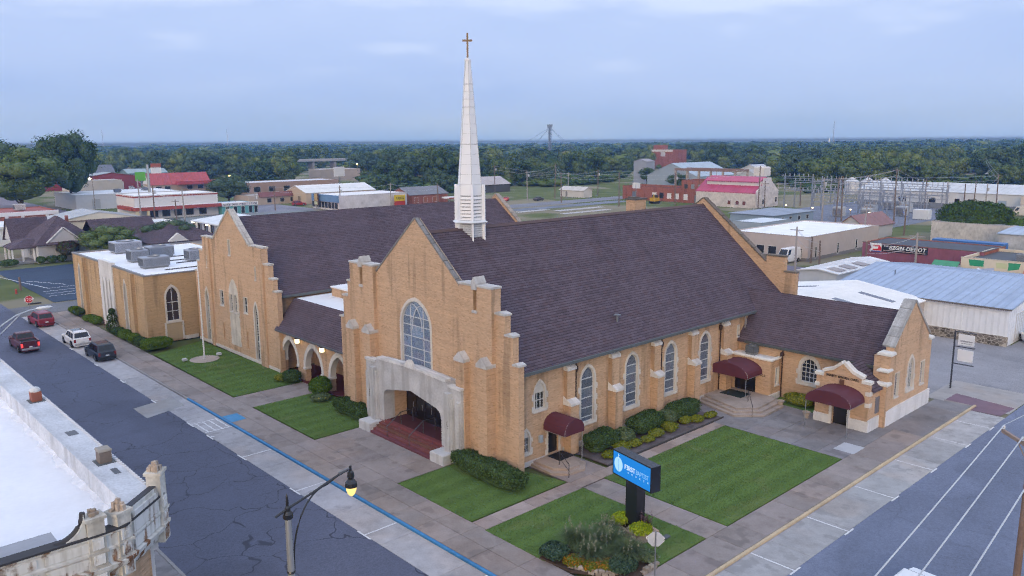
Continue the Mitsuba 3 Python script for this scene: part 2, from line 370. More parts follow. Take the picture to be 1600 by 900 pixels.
labels[put('road_patch', m, 'slab', (0.30, 0.305, 0.32))] = {'kind': 'structure', 'label': 'pale concrete patch set into the front street'}
# markings
MK = ZS+0.018
seg = []
for X in (30.9, 37.0, 43.2, 49.5, 55.8, 62.3, 67.4): seg += [((X, 21.0), (X, 18.42)), ((X-0.55, 18.42), (X+0.55, 18.42))]
lines('road_marking', seg, 0.11, MK)
seg = []
for Y in (29.1, 37.2, 45.3, 53.1, 62.4): seg += [((25.1, Y), (22.85, Y)), ((22.85, Y-0.7), (22.85, Y+0.7))]
for Y in (58.6, 70.5, 78.6, 86.6, 95.5): seg += [((22.85, Y-0.6), (22.85, Y+0.6)), ((22.85, Y), (23.2, Y))]
seg += [((25.1, 59.8), (23.0, 59.8))]+[((24.9-0.55*k, 59.8), (24.9-0.55*k, 62.4)) for k in range(4)]
lines('road_marking', seg, 0.11, MK)
put('kerb', M().quad(*[[x, y, 0.009] for x, y in ((25.35, 60.3), (26.6, 60.4), (26.6, 62.2), (25.35, 62.2))]), 'paint', (0.06, 0.24, 0.46), dirt=0.5)
labels['kerb_004'] = {'kind': 'structure', 'label': 'blue painted kerb ramp'}
sheet('paver_patch', [(70.9, 23.5), (74.9, 23.5), (74.0, 18.7), (71.0, 18.9)], ZS+0.012, 'slab', (0.19, 0.13, 0.165), 'purple brick paver patch across the driveway')
sheet('parking_lot', [(71.9, 23.6), (71.0, 18.9), (96, 18.5), (130, 18.5), (130, 25.5), (97, 25.5), (97, 52), (72, 52)], ZS+0.004, 'asphalt', (0.27, 0.275, 0.305), 'worn grey lot behind the chapel', 0.10)
sheet('driveway', [(72.0, 18.55), (79, 18.55), (79, 25), (72.0, 25)], ZS+0.008, 'slab', (0.33, 0.32, 0.32))
# lawns
def lawn(pts, label):
    k = struct('lawn', M().prism(Polygon(pts), flat(0), -0.05, 0.02), 'lawn'); labels[k]['label'] = label
    return Polygon(pts)
LAWNS = [lawn([(28.3, 66.5), (34.9, 66.5), (34.9, 71.5), (34.4, 88.6), (28.4, 86.2)], 'lawn with the flagpole before the gabled hall'),
         lawn([(28.3, 52.4), (32.6, 52.4), (34.2, 54), (34.9, 62.6), (28.3, 62.6)], 'lawn between the arcade walk and the portal apron'),
         lawn([(28.2, 34.1), (36.3, 34.1), (34.4, 41.5), (28.2, 41.5)], 'lawn with the long hedge right of the red steps'),
         lawn([(28.1, 28), (29.2, 25.2), (31.5, 23.5), (36.4, 23.5), (36.4, 32.7), (28.1, 32.7)], 'corner lawn under the lit sign'),
         lawn([(38.6, 23.5), (52.9, 23.5), (52.9, 32.8), (38.6, 32.8)], 'large mown lawn beside the sanctuary windows')]
def grass(name, polys, per, h, label, c0=(0.070, 0.125, 0.032), c1=(0.135, 0.21, 0.060)):
    V, U = [], []
    for P in polys:
        x0, y0, x1, y1 = P.bounds; n = int(P.area*per)
        px = rng.uniform(x0-0.05, x1+0.05, n); py = rng.uniform(y0-0.05, y1+0.05, n)
        try:
            import shapely; ok = shapely.contains_xy(P.buffer(0.05), px, py)
        except Exception: ok = np.ones(n, bool)
        px, py = px[ok], py[ok]; n = len(px)
        a = rng.uniform(0, 2*PI, n); w = rng.uniform(0.02, 0.045, n); hh = h*rng.uniform(0.5, 1.3, n)
        lean = np.where(np.floor(py/0.78) % 2 == 0, 1, -1)*0.5
        t = np.stack([np.cos(a), np.sin(a), 0*a], 1)*w[:, None]
        b = np.stack([px, py, 0*a+0.02], 1)
        tip = b+np.stack([rng.normal(0, 0.3, n)*hh, (lean+rng.normal(0, 0.3, n))*hh, hh], 1)
        V.append(np.stack([b-t, b+t, tip], 1).reshape(-1, 3))
        k = rng.uniform(0, 1, n)
        cs = [pack(tuple(np.array(c0)*(1-q)+np.array(c1)*q)) for q in np.linspace(0, 1, 16)]
        U.append(np.repeat(np.array(cs)[(k*15.99).astype(int)], 3, 0))
    V = np.vstack(V); U = np.vstack(U); F = np.arange(len(V)).reshape(-1, 3)
    key = fresh(name); scene[key] = mikit.ply((V, F), 'bsdf_leaf', uv=U)
    labels[key] = {'label': label, 'category': 'grass', 'kind': 'stuff'}
grass('grass', LAWNS, 150, 0.034, 'short mown green grass on the church lawns')
# ------------------------------------------------------------ the church
STONE = (0.56, 0.54, 0.50); WEATH = (0.50, 0.50, 0.49); DKM = (0.055, 0.05, 0.05); WHITEM = (0.66, 0.68, 0.72)
GLASSB = (0.17, 0.20, 0.26); GLASSD = (0.022, 0.026, 0.034)
def teeth(outer, c, w, z0, z1, t=0.16, step=0.42):
    r = [rect(c-w/2-t, c+w/2+t, z, min(z+step, z1)) for z in np.arange(z0, z1-0.1, 2*step)]
    return unary_union([outer]+r)
def window(parent, fr, c, w, z0, zs, z1, fw=0.16, rows=(), cols=(), glass=GLASSB, tooth=False, recess=0.16, frame=STONE, bar=0.07, tracery=False, lab=None, solid_above=None):
    """A stone surround with glass panes set back in it; returns the opening to cut."""
    inner = gothic(c, w, z0, zs, z1) if zs is not None else rect(c-w/2, c+w/2, z0, z1)
    outer = gothic(c, w+2*fw, z0-fw, zs, z1+1.5*fw) if zs is not None else rect(c-w/2-fw, c+w/2+fw, z0-fw, z1+fw)
    ring = teeth(outer, c, w+2*fw, z0-fw, (zs or z1)) if tooth else outer
    key = put('window', M().prism(ring.difference(inner), fr, -0.28, 0.05), 'stone', frame, parent, lab, dirt=0.4)
    put('sill', M().prism(rect(c-w/2-fw-0.05, c+w/2+fw+0.05, z0-fw-0.06, z0-fw+0.05), fr, 0.0, 0.11), 'stone', frame, key, dirt=0.4)
    cuts = [LineString([(c-9, z), (c+9, z)]).buffer(bar/2) for z in rows]+[LineString([(c+x, -9), (c+x, 40)]).buffer(bar/2) for x in cols]
    if tracery:
        q = w/3
        for s in (-1, 1):
            cuts.append(LineString([(c+s*(q/2+q*(1-math.cos(t)))*1.0-s*q, zs-0.25+1.9*math.sin(t)) for t in np.linspace(0, PI/2, 9)]).buffer(bar/2))
    panes = inner.buffer(-0.03)
    if solid_above:
        put('head_panel', M().prism(inner.intersection(rect(c-9, c+9, solid_above, 40)), fr, -0.14, -0.04), 'stone', frame, key, dirt=0.4)
        panes = panes.intersection(rect(c-9, c+9, -9, solid_above-0.03))
    bars = unary_union(cuts) if cuts else Polygon()
    glassp = panes.difference(bars)
    put('muntin', M().prism(inner.difference(glassp) if not solid_above else inner.intersection(rect(c-9, c+9, -9, solid_above)).difference(glassp), fr, -recess-0.04, -recess+0.05), 'paint', (0.50, 0.52, 0.55), key)
    for g in getattr(glassp, 'geoms', [glassp]):
        if g.area < 0.004: continue
        k = 1+rng.uniform(-0.28, 0.28); d = rng.uniform(-0.006, 0.006)
        put('pane', M().prism(g, fr, -recess-0.02+d, -recess+0.01+d), 'leaded' if glass[2] > 0.15 else 'pane', tuple(v*k for v in glass), key)
    return outer.buffer(-0.02, join_style=2)
def coping(m, fr, pts, w, t, d0, d1):
    for (a, b), (c, d) in zip(pts[:-1], pts[1:]):
        L = math.hypot(c-a, d-b); n = max(1, int(round(L/0.9))); nx, nz = -(d-b)/L*t, (c-a)/L*t
        if nz < 0: nx, nz = -nx, -nz
        for i in range(n):
            s, e = i/n+0.004, (i+1)/n-0.004; j = rng.uniform(0, 0.02)
            p, q = (a+(c-a)*s, b+(d-b)*s), (a+(c-a)*e, b+(d-b)*e)
            m.prism(Polygon([p, q, (q[0]+nx, q[1]+nz+j), (p[0]+nx, p[1]+nz+j)]), fr, d0, d1)
def buttress(m, cap, fr, c, w, z1, d, zcap, low=None):
    m.prism(rect(c-w/2, c+w/2, 0, z1), fr, -0.05, d)
    cap.prism(Polygon([(c-w/2-0.07, z1), (c+w/2+0.07, z1), (c+w/2+0.07, z1+0.22), (c, zcap), (c-w/2-0.07, z1+0.22)]), fr, -0.02, d+0.10)
def sloped_cap(cap, c, w, z, d, h=0.55):       # weathered buttress top on the south wall, leaning back to the wall
    y = 37.7; a, b = c-w/2-0.05, c+w/2+0.05
    v = [[a, y+0.02, z], [b, y+0.02, z], [b, y-d-0.08, z], [a, y-d-0.08, z], [a, y+0.02, z+h], [b, y+0.02, z+h], [b, y-d-0.08, z+0.18], [a, y-d-0.08, z+0.18]]
    cap.add(v, [[0, 1, 2, 3], [4, 7, 6, 5], [3, 2, 6, 7], [0, 4, 5, 1], [0, 3, 7, 4], [1, 5, 6, 2]])
def mirror(half, c): return Polygon([(c+h, z) for h, z in half]+[(c-h, z) for h, z in half[::-1]])

CH = thing('sanctuary', 'tan brick church sanctuary with steep brown roof, white steeple and tall stained window', 'church')
FX, YC = 34.2, 47.1
fr = west(FX)
half = [(0, 16.5), (5.25, 12.0), (8.55, 12.0), (8.55, 10.85), (9.5, 10.85), (9.5, 9.55), (10.25, 9.55), (10.25, 7.7), (10.75, 7.7), (10.75, 0)]
hole = window(CH, fr, 47.35, 3.55, 5.55, 8.5, 10.45, 0.19, rows=(6.05, 6.85, 7.7, 8.55, 9.2), cols=(-0.78, 0.78), glass=(0.19, 0.255, 0.36), bar=0.055, tracery=True, lab='big pointed stained glass window in the front gable')
nb = window(CH, fr, 40.45, 0.5, 1.85, None, 3.15, 0.05, rows=(2.3, 2.7), cols=(0,), glass=GLASSD)
wall = mirror(half, YC).difference(unary_union([hole, nb, rect(43.2, 50.45, 0.0, 4.05)]))
put('front_wall', M().prism(wall, fr, -0.5, 0), 'brick', None, CH, 'stepped and gabled tan brick front wall')
m, cap = M(), M()
for s in (-1, 1):
    c = YC+s*6.9
    m.prism(rect(c-1.65, c+1.65, 0, 12.5).difference(rect(c-0.17, c+0.17, 10.9, 13)), fr, -0.02, 0.32)
    m.prism(rect(c-1.65, c+1.65, 11.9, 12.5), fr, -0.52, -0.021)
    cap.prism(rect(c-1.7, c-0.25, 12.5, 12.64), fr, -0.56, 0.38); cap.prism(rect(c+0.25, c+1.7, 12.5, 12.64), fr, -0.56, 0.38)
    cap.prism(Polygon([(c-0.24, 12.3), (c+0.24, 12.3), (c+0.24, 12.75), (c, 13.15), (c-0.24, 12.75)]), fr, -0.5, 0.45)
    cap.prism(rect(c-0.24, c+0.24, 10.72, 10.9), fr, 0.1, 0.42)
    for q in (c-s*1.15, c+s*1.15): buttress(m, cap, fr, q, 0.92, 7.25, 0.78, 7.95)
    for a, b, z in ((8.55, 9.5, 10.85), (9.5, 10.25, 9.55), (10.25, 10.82, 7.7)):
        cap.prism(Polygon([(YC+s*(a-0.02), z), (YC+s*(b+0.06), z), (YC+s*(b+0.06), z+0.12), (YC+s*(a+b)/2, z+0.22), (YC+s*(a-0.02), z+0.12)]), fr, -0.58, 0.09)
putall('buttress', m, 'brick', None, CH)
putall('coping', cap, 'stone', (0.47, 0.47, 0.47), CH, dirt=0.5)
m = M()
for s in (-1, 1): coping(m, fr, [(YC, 16.5), (YC+s*5.2, 12.05)], 0, 0.12, -0.32, 0.06)
putall('coping', m, 'stone', (0.23, 0.23, 0.235), CH, dirt=1.0)
# side walls and far gable
fs = south(37.7); holes = []
for X in (42.35, 47.4, 52.35, 57.2):
    holes.append(window(CH, fs, X, 1.42, 1.72, 4.9, 5.85, 0.17, rows=(2.05, 2.75, 3.5, 4.25, 4.95), glass=(0.135, 0.165, 0.215), bar=0.06, tooth=True, lab='tall pointed side window with five rows of leaded glass'))
holes.append(window(CH, fs, 37.45, 0.95, 3.85, 4.95, 5.75, 0.15, rows=(4.45,), cols=(-0.16, 0.16), glass=GLASSD, tooth=True, solid_above=5.0, bar=0.05, lab='small pointed side window with a blank stone head'))
holes.append(window(CH, fs, 36.15, 0.62, 0.98, 1.95, 2.55, 0.13, rows=(1.5,), cols=(-0.1, 0.1), glass=GLASSD, tooth=True, solid_above=2.05, bar=0.05, lab='lowest small window near the corner'))
holes.append(window(CH, fs, 62.3, 0.36, 4.7, None, 5.7, 0.04, glass=GLASSD))
dx0, dx1 = 38.25, 39.3
holes.append(rect(dx0, dx1, 0.3, 2.25))
put('side_wall', M().prism(rect(34.7, 70.2, 0, 7.0).difference(unary_union(holes)), fs, -0.4, 0), 'brick', None, CH, 'long tan brick side wall')
put('side_wall', M().box(34.7, 70.2, 56.2, 56.6, 0, 7.0), 'brick', None, CH)
putall('plinth', M().box(34.9, 37.9, 37.6, 37.69, 0, 0.34).box(39.7, 61, 37.6, 37.69, 0, 0.42), 'stone', (0.5, 0.5, 0.5), CH, dirt=0.5)
m, cap = M(), M()
for X in (40.25, 45.1, 50.2, 55.2, 59.95):
    m.prism(rect(X-0.42, X+0.42, 0, 6.1), fs, -0.02, 0.34).prism(rect(X-0.42, X+0.42, 0, 3.6), fs, -0.02, 0.72)
    sloped_cap(cap, X, 0.84, 6.1, 0.34, 0.5); sloped_cap(cap, X, 0.84, 3.6, 0.72, 0.62)
putall('buttress', m, 'brick', None, CH, per=2); putall('buttress_cap', cap, 'stone', (0.62, 0.62, 0.62), CH, dirt=0.5)
m = M()
for X in (40.95, 50.95, 59.3):
    m.lathe([(0.05, 6.25), (0.16, 6.2), (0.16, 5.95), (0.06, 5.75), (0.05, 5.7)], X, 37.56, 8)
    m.tube([[X, 37.56, 6.6], [X, 37.56, 3.0 if X < 55 else 0.2]], 0.055)
putall('downpipe', m, 'paint', (0.05, 0.03, 0.025), CH)
put('downpipe', M().tube([[63.1, 37.5, 6.7], [63.1, 37.5, 3.3]], 0.06).tube([[63.3, 37.5, 6.2], [63.3, 37.5, 3.3]], 0.04), 'steel', (0.5, 0.5, 0.5), CH)
E = 70.2
hb = [(0, 16.1), (7.35, 10.3), (7.35, 10.95), (9.25, 10.95), (9.25, 9.55), (10.45, 9.55), (10.45, 0)]
put('rear_gable', M().prism(mirror(hb, YC), east(E), 0, 0.5), 'brick', None, CH, 'far end gable with raised parapet')
m = M()
for s in (-1, 1):
    coping(m, east(E), [(YC, 16.1), (YC+s*7.3, 10.34)], 0, 0.12, -0.06, 0.56)
    m.prism(rect(YC+s*7.3, YC+s*9.3, 10.95, 11.1), east(E), -0.06, 0.56); m.prism(rect(YC+s*9.2, YC+s*10.5, 9.55, 9.7), east(E), -0.06, 0.56)
putall('coping', m, 'stone', (0.16, 0.14, 0.12), CH, dirt=0.8)
def gable_roof(parent, c, halfw, zr, ze, a, b, axis='x', th=0.22, name='roof', lab=None):
    P = Polygon([(c-halfw, ze), (c, zr), (c+halfw, ze), (c+halfw, ze-th), (c, zr-th*1.4), (c-halfw, ze-th)])
    return put(name, M().prism(P, east(0) if axis == 'x' else (lambda v: (np.stack([v[:, 0], v[:, 2], v[:, 1]], 1), True)), a, b), 'shingle', None, parent, lab)
rf = gable_roof(CH, YC, 9.85, 15.5, 6.85, FX+0.48, E+0.02, lab='steep brown shingle roof')
put('ridge_cap', M().prism(Polygon([(YC-0.22, 15.36), (YC, 15.56), (YC+0.22, 15.36), (YC, 15.40)]), east(0), FX+0.5, E), 'paint', (0.10, 0.065, 0.065), rf)
put('gutter', M().box(FX+0.6, 66.2, 37.08, 37.24, 6.62, 6.82), 'paint', (0.10, 0.12, 0.13), rf)
put('vent_pipe', M().tube([[47.0, 38.9, 8.1], [47.0, 38.9, 8.75]], 0.09, 8).cbox(46.8, 47.2, 38.7, 39.1, 8.72, 8.84), 'steel', (0.3, 0.32, 0.35), rf)
m = M().box(62.2, 63.9, 49.5, 50.6, 13, 16.2)
put('chimney', m, 'brick', None, rf, 'square brick chimney near the far end of the ridge')
k = put('chimney_cap', M().cbox(62.1, 64.0, 49.4, 50.7, 16.2, 16.34).cbox(62.3, 63.0, 49.6, 50.5, 16.34, 16.5), 'stone', (0.12, 0.11, 0.11), rf, dirt=0.8)
# steeple: six-sided, louvred below, panelled spire above
SX, SY = 39.35, 47.1
def hexa(r): return [(SX+r*math.cos(a), SY+r*math.sin(a)) for a in np.radians(np.arange(6)*60)]
def frustum(m, r0, z0, r1, z1):
    a, b = hexa(r0), hexa(r1)
    m.add([[*p, z0] for p in a]+[[*p, z1] for p in b], [[i, (i+1) % 6, 6+(i+1) % 6, 6+i] for i in range(6)])
    m.add([[*p, z1] for p in b], [[0, 1, 2], [0, 2, 3], [0, 3, 4], [0, 4, 5]]); m.add([[*p, z0] for p in a], [[0, 2, 1], [0, 3, 2], [0, 4, 3], [0, 5, 4]])
WSP = (0.76, 0.785, 0.83)
m = M(); frustum(m, 0.93, 13.5, 0.93, 18.0)
ST = put('steeple', m, 'paint', (0.34, 0.36, 0.40), CH, 'tall white metal steeple with louvres and a cross')
post, lou, lou2 = M(), M(), M()
for i in range(6):
    a = math.radians(60*i); cx, cy = SX+1.10*math.cos(a), SY+1.10*math.sin(a)
    t = np.array([-math.sin(a), math.cos(a)]); r = np.array([math.cos(a), math.sin(a)])
    q = [np.array([cx, cy])+r*u+t*v for u, v in ((-0.10, -0.07), (0.12, -0.06), (0.12, 0.06), (-0.10, 0.07))]
    post.prism(Polygon(q), flat(0), 13.6, 15.9)
    post.prism(Polygon(q), flat(0), 16.05, 18.75)
    b = math.radians(60*i+30); n = np.array([math.cos(b), math.sin(b)]); tt = np.array([-n[1], n[0]]); ap = 1.03*math.cos(PI/6)
    for L, zs, hgt in ((lou, np.arange(16.12, 17.9, 0.26), 0.235), (lou2, np.arange(13.9, 15.75, 0.16), 0.12)):
        for z in zs:
            c = np.array([SX, SY])+n*ap; w = 0.51
            p = [[*(c-tt*w+n*0.02), z], [*(c+tt*w+n*0.02), z], [*(c+tt*w-n*0.14), z+hgt], [*(c-tt*w-n*0.14), z+hgt]]
            p2 = [[v[0]-n[0]*0.05, v[1]-n[1]*0.05, v[2]-0.02] for v in p]
            L.add(p+p2, [[0, 1, 2, 3], [4, 7, 6, 5], [0, 4, 5, 1], [1, 5, 6, 2], [2, 6, 7, 3], [3, 7, 4, 0]])
putall('corner_post', post, 'paint', WSP, ST, dirt=0.06)
putall('louvre', lou, 'paint', (0.76, 0.77, 0.79), ST, 'broad white louvres below the spire', dirt=0.05); putall('louvre', lou2, 'paint', (0.58, 0.62, 0.67), ST, dirt=0.05)
m = M(); frustum(m, 1.36, 15.88, 1.42, 15.95); frustum(m, 1.42, 15.95, 1.2, 16.08)
put('skirt', m, 'paint', (0.62, 0.66, 0.70), ST)
m = M()
tiers = [(0.97, 17.95), (0.93, 18.75), (0.685, 21.75), (0.475, 24.45), (0.345, 26.1), (0.20, 27.75)]
for (r0, z0), (r1, z1) in zip(tiers[:-1], tiers[1:]): frustum(m, r0, z0, r1, z1-0.02)
put('spire', m, 'paint', WSP, ST, 'tapering six sided spire in metal panels', dirt=0.06)
m = M()
for r, z in tiers[2:-1]: frustum(m, r+0.025, z-0.06, r+0.02, z)
for z in (19.5, 20.25, 21.0, 22.5, 23.2, 23.85, 25.0, 25.55): r = float(np.interp(z, [q[1] for q in tiers], [q[0] for q in tiers])); frustum(m, r+0.010, z-0.025, r+0.008, z)
for k, (r, z) in enumerate(tiers[:-1]):
    r1, z1 = tiers[k+1]
    for i in range(6):
        a = math.radians(60*i); m.tube([[SX+r*math.cos(a), SY+r*math.sin(a), z], [SX+r1*math.cos(a), SY+r1*math.sin(a), z1]], 0.022, 4)
putall('seam', m, 'paint', (0.44, 0.45, 0.47), ST, per=1)
m = M(); m.lathe([(0.0, 27.7), (0.25, 27.72), (0.25, 27.82), (0.15, 27.9), (0.0, 27.98)], SX, SY, 10)
put('spire_cap', m, 'paint', (0.75, 0.76, 0.78), ST)
A = math.radians(-43); t = np.array([math.cos(A), math.sin(A)])
m = M().box(-0.06, 0.06, -0.06, 0.06, 27.9, 29.7).box(-0.36, 0.36, -0.055, 0.055, 29.1, 29.23)
m.v = [np.stack([SX+v[:, 0]*t[0]-v[:, 1]*t[1], SY+v[:, 0]*t[1]+v[:, 1]*t[0], v[:, 2]], 1) for v in m.v]
put('cross', m, 'paint', (0.26, 0.16, 0.085), ST, 'brown cross on top of the spire', dirt=0.3)

# portal
fp = west(33.2); PC = 46.85
op = Polygon([(43.25, 0), (43.25, 2.75), (43.4, 3.15), (43.8, 3.38), (46.85, 3.95), (49.9, 3.38), (50.25, 3.2), (50.4, 2.85), (50.4, 0)])
face = Polygon([(41.0, 0), (41.0, 5.25), (42.35, 5.25), (42.6, 5.55), (46.85, 5.72), (51.1, 5.55), (51.35, 5.25), (52.7, 5.25), (52.7, 0)])
put('portal', M().prism(face.difference(op), fp, -1.0, 0), 'stone', (0.46, 0.465, 0.475), CH, 'weathered limestone entrance portal', dirt=0.55)
m = M()
for s in (-1, 1):
    c = PC+s*4.62
    m.prism(rect(c-0.42, c+0.42, 0, 4.6), fp, 0.0, 0.2).prism(rect(c-0.27, c+0.27, 0, 4.9), fp, 0.0, 0.38)
    m.prism(rect(PC+s*5.55-0.2, PC+s*5.55+0.2, 0, 4.4), fp, 0.0, 0.14)
putall('pilaster', m, 'stone', (0.48, 0.485, 0.49), 'sanctuary__portal', dirt=0.5)
m = M().cbox(32.05, 33.4, 41.65, 43.15, 0, 0.72, 0.05).cbox(32.05, 33.4, 50.75, 52.25, 0, 0.72, 0.05)
putall('plinth_block', m, 'stone', (0.53, 0.54, 0.56), 'sanctuary__portal', dirt=0.4)
m = M(); coping(m, fp, [(42.6, 5.56), (46.85, 5.73), (51.1, 5.56)], 0, 0.17, -0.45, 0.09)
coping(m, fp, [(40.95, 5.26), (42.35, 5.26)], 0, 0.16, -0.45, 0.09); coping(m, fp, [(51.35, 5.26), (52.75, 5.26)], 0, 0.16, -0.45, 0.09)
putall('coping', m, 'stone', (0.60, 0.61, 0.62), 'sanctuary__portal', dirt=0.5)
m = M().prism(Polygon([(PC-0.5+0.5*(1-math.cos(a))-0.0, 5.7+0.62*math.sin(a)) for a in np.linspace(0, PI, 11)]), fp, -0.12, 0.12)
put('finial', m, 'stone', (0.66, 0.66, 0.65), 'sanctuary__portal', dirt=0.4)
put('portal_ceiling', M().box(33.25, 35.3, 43.0, 50.6, 4.06, 4.14), 'paint', (0.3, 0.28, 0.25), CH)
putall('portal_wall', M().box(34.2, 35.5, 50.41, 50.8, 0, 4.06).box(34.2, 35.5, 42.9, 43.24, 0, 4.06).box(35.42, 35.6, 43, 50.8, 3.1, 4.06), 'brick', None, CH)
RED = (0.165, 0.060, 0.056)
for i in range(5):
    m = M().cbox(32.12+0.27*i, 33.6, 42.95 if i else 42.6, 50.95 if i else 51.3, 0.165*i, 0.165*(i+1), 0.02)
    put('step', m, 'paint', tuple(v*rng.uniform(0.85, 1.15) for v in RED), CH, dirt=0.6)
put('landing', M().box(33.45, 35.45, 43.24, 50.41, 0.5, 0.822), 'paint', (0.085, 0.03, 0.036), CH, dirt=0.5)
for i in range(6):
    y0 = 43.35+i*1.16
    k = put('door', M().prism(rect(y0, y0+1.14, 0.83, 3.1).difference(rect(y0+0.1, y0+1.04, 1.0, 3.0)), west(35.3), -0.05, 0.05), 'gloss', (0.018, 0.014, 0.014), CH)
    put('pane', M().box(35.29, 35.31, y0+0.1, y0+1.04, 1.0, 3.0), 'pane', (0.012, 0.012, 0.015), k)
    put('handle', M().tube([[35.2, y0+0.2, 1.6], [35.2, y0+0.2, 2.1]], 0.02, 5), 'steel', (0.5, 0.5, 0.5), k)
for y in (48.75, 45.95):
    put('handrail', M().tube([[32.3, y, 0.05], [32.3, y, 0.95], [33.6, y, 1.78], [34.7, y, 1.78], [34.7, y, 0.83]], 0.035, 6).tube([[33.6, y, 1.78], [33.6, y, 0.83]], 0.03, 6), 'steel', (0.12, 0.12, 0.12), CH)
def lantern(parent, x, y, z, lit, axis='west'):
    s = 1
    m = M().lathe([(0.02, z-0.42), (0.10, z-0.36), (0.13, z-0.30)], x, y, 6).lathe([(0.16, z+0.28), (0.10, z+0.42), (0.02, z+0.55)], x, y, 6)
    for k in range(6):
        a = k*PI/3; m.tube([[x+0.13*math.cos(a), y+0.13*math.sin(a), z-0.3], [x+0.15*math.cos(a), y+0.15*math.sin(a), z+0.28]], 0.014, 4)
    m.box(x, x+0.30, y-0.04, y+0.04, z+0.02, z+0.1)
    k = put('lantern', m, 'steel', (0.10, 0.08, 0.07), parent)
    put('glass', M().lathe([(0.0, z-0.3), (0.11, z-0.3), (0.13, z+0.28), (0, z+0.28)], x, y, 6), 'pane', (0.3, 0.22, 0.14), k)
lantern(CH, 32.95, 51.75, 2.75, False); lantern(CH, 32.95, 42.1, 2.6, False)
# small side door, its steps and awning
k = put('door', M().prism(rect(dx0, dx1, 0.3, 2.25).difference(rect(dx0+0.1, dx1-0.1, 0.45, 2.15)), fs, -0.25, -0.15), 'gloss', (0.02, 0.018, 0.018), CH, 'dark glazed side door under the small awning')
put('pane', M().box(dx0+0.1, dx1-0.1, 37.88, 37.9, 0.45, 2.15), 'pane', (0.014, 0.015, 0.018), k)
put('door_surround', M().prism(teeth(rect(dx0-0.15, dx1+0.15, 0.3, 2.4), 38.775, 1.35, 0.3, 2.3, 0.12).difference(rect(dx0, dx1, 0.3, 2.25)), fs, 0, 0.05), 'stone', STONE, k)
for i, (g, z) in enumerate(((0.0, 0.15), (0.42, 0.30))):
    P = Polygon([(36.5+g*0.6, 37.6), (36.35+g, 35.5+g*0.5), (37.15+g*0.7, 34.6+g), (38.6-g*0.2, 34.5+g), (39.45-g, 35.2+g*0.5), (39.75-g*0.6, 37.6)])
    put('step', M().prism(P, flat(0), z-0.15 if i == 0 else z-0.149, z), 'slab', (0.33, 0.27, 0.235), CH, dirt=0.5)
put('door_mat', M().cbox(38.0, 39.5, 36.3, 37.5, 0.3, 0.325, 0.01), 'paint', (0.012, 0.013, 0.016), CH)
put('handrail', M().tube([[37.55, 35.9, 0.3], [37.55, 35.9, 1.2], [36.95, 34.45, 0.92], [36.95, 34.45, 0.0]], 0.03, 6).tube([[37.55, 35.9, 0.75], [36.95, 34.45, 0.47]], 0.02, 5), 'steel', (0.08, 0.08, 0.09), CH)
put('letter_box', M().cbox(37.3, 37.6, 37.5, 37.69, 1.45, 1.95, 0.04), 'paint', (0.35, 0.42, 0.5), CH)
MAROON = (0.095, 0.026, 0.038)
def awning(parent, fr, c, w, zb, zt, depth, drop=0.22, lab=None):
    """A barrel awning: fr is the frame of the wall it hangs on."""
    n = 14; g = np.linspace(0, PI, n); m = M()
    prof = [(c+w*math.cos(a), zb+drop+(zt-zb-drop)*math.sin(a)) for a in g]
    prof = [(c+w, zb)]+prof+[(c-w, zb)]
    for k in range(len(prof)-1):
        (a, z), (b, y) = prof[k], prof[k+1]
        for d, e in zip(np.linspace(0, depth, 4)[:-1], np.linspace(0, depth, 4)[1:]):
            v, fl = fr(np.array([[a, z, d], [b, y, d], [b, y, e], [a, z, e]])); m.add(v, [[0, 1, 2, 3]])
    v, fl = fr(np.array([[p[0], p[1], depth] for p in prof]+[[c, zb, depth]])); L = len(prof)
    m.add(v, [[L, i, i+1] for i in range(L-1)])
    k = put('awning', m, 'paint', MAROON, parent, lab, dirt=0.35)
    m = M()
    for p in (prof[1], prof[-2]):
        v, _ = fr(np.array([[p[0], zb, 0.02], [p[0], zb, depth]])); m.tube(v, 0.02, 5)
    v, _ = fr(np.array([[x, z-0.02, depth-0.03] for x, z in prof])); m.tube(v, 0.02, 5)
    put('frame', m, 'steel', (0.4, 0.4, 0.42), k)
    return k
def awning_post(key, x, y, z): put('post', M().tube([[x, y, 0.0], [x, y, z]], 0.032, 6), 'steel', (0.42, 0.44, 0.46), key)
k = awning(CH, fs, 38.75, 0.95, 2.25, 3.3, 2.1, lab='small maroon barrel awning over the side door')
awning_post(k, 39.6, 35.7, 2.3)

# gabled hall, arcade, annex
HALL = thing('gabled_hall', 'tan brick gabled hall with blank stone arch, left of the sanctuary', 'hall')
fh = west(34.85); HC = 80.15; holes = []
half = [(0, 15.15), (4.2, 11.85), (7.25, 11.85), (7.25, 10.3), (8.25, 10.3), (8.25, 9.0), (9.0, 9.0), (9.0, 7.85), (9.7, 7.85), (9.7, 0)]
for Y in (87.1, 75.15): holes.append(window(HALL, fh, Y, 0.75, 0.35, 5.0, 6.1, 0.2, rows=(2.2, 3.9), glass=GLASSD, recess=0.2))
for Y in (83.1, 77.4): holes.append(window(HALL, fh, Y, 0.8, 4.85, None, 6.45, 0.06, rows=(5.65,), glass=GLASSD))
holes.append(window(HALL, fh, 80.45, 0.45, 10.5, None, 12.1, 0.05, glass=(0.05, 0.04, 0.04)))
for Y in (86.3, 74.7): holes.append(window(HALL, fh, Y, 0.24, 8.6, None, 9.9, 0.04, glass=(0.06, 0.05, 0.045)))
for Y in (83.0, 77.35): holes.append(rect(Y-0.33, Y+0.33, 1.1, 2.9))
pan = gothic(HC, 2.2, 0.95, 6.3, 8.05)
wn = unary_union([window(HALL, west(34.80), HC+s*0.52, 0.6, 4.55, None, 6.4, 0.05, rows=(5.5,), glass=GLASSD) for s in (-1, 1)])
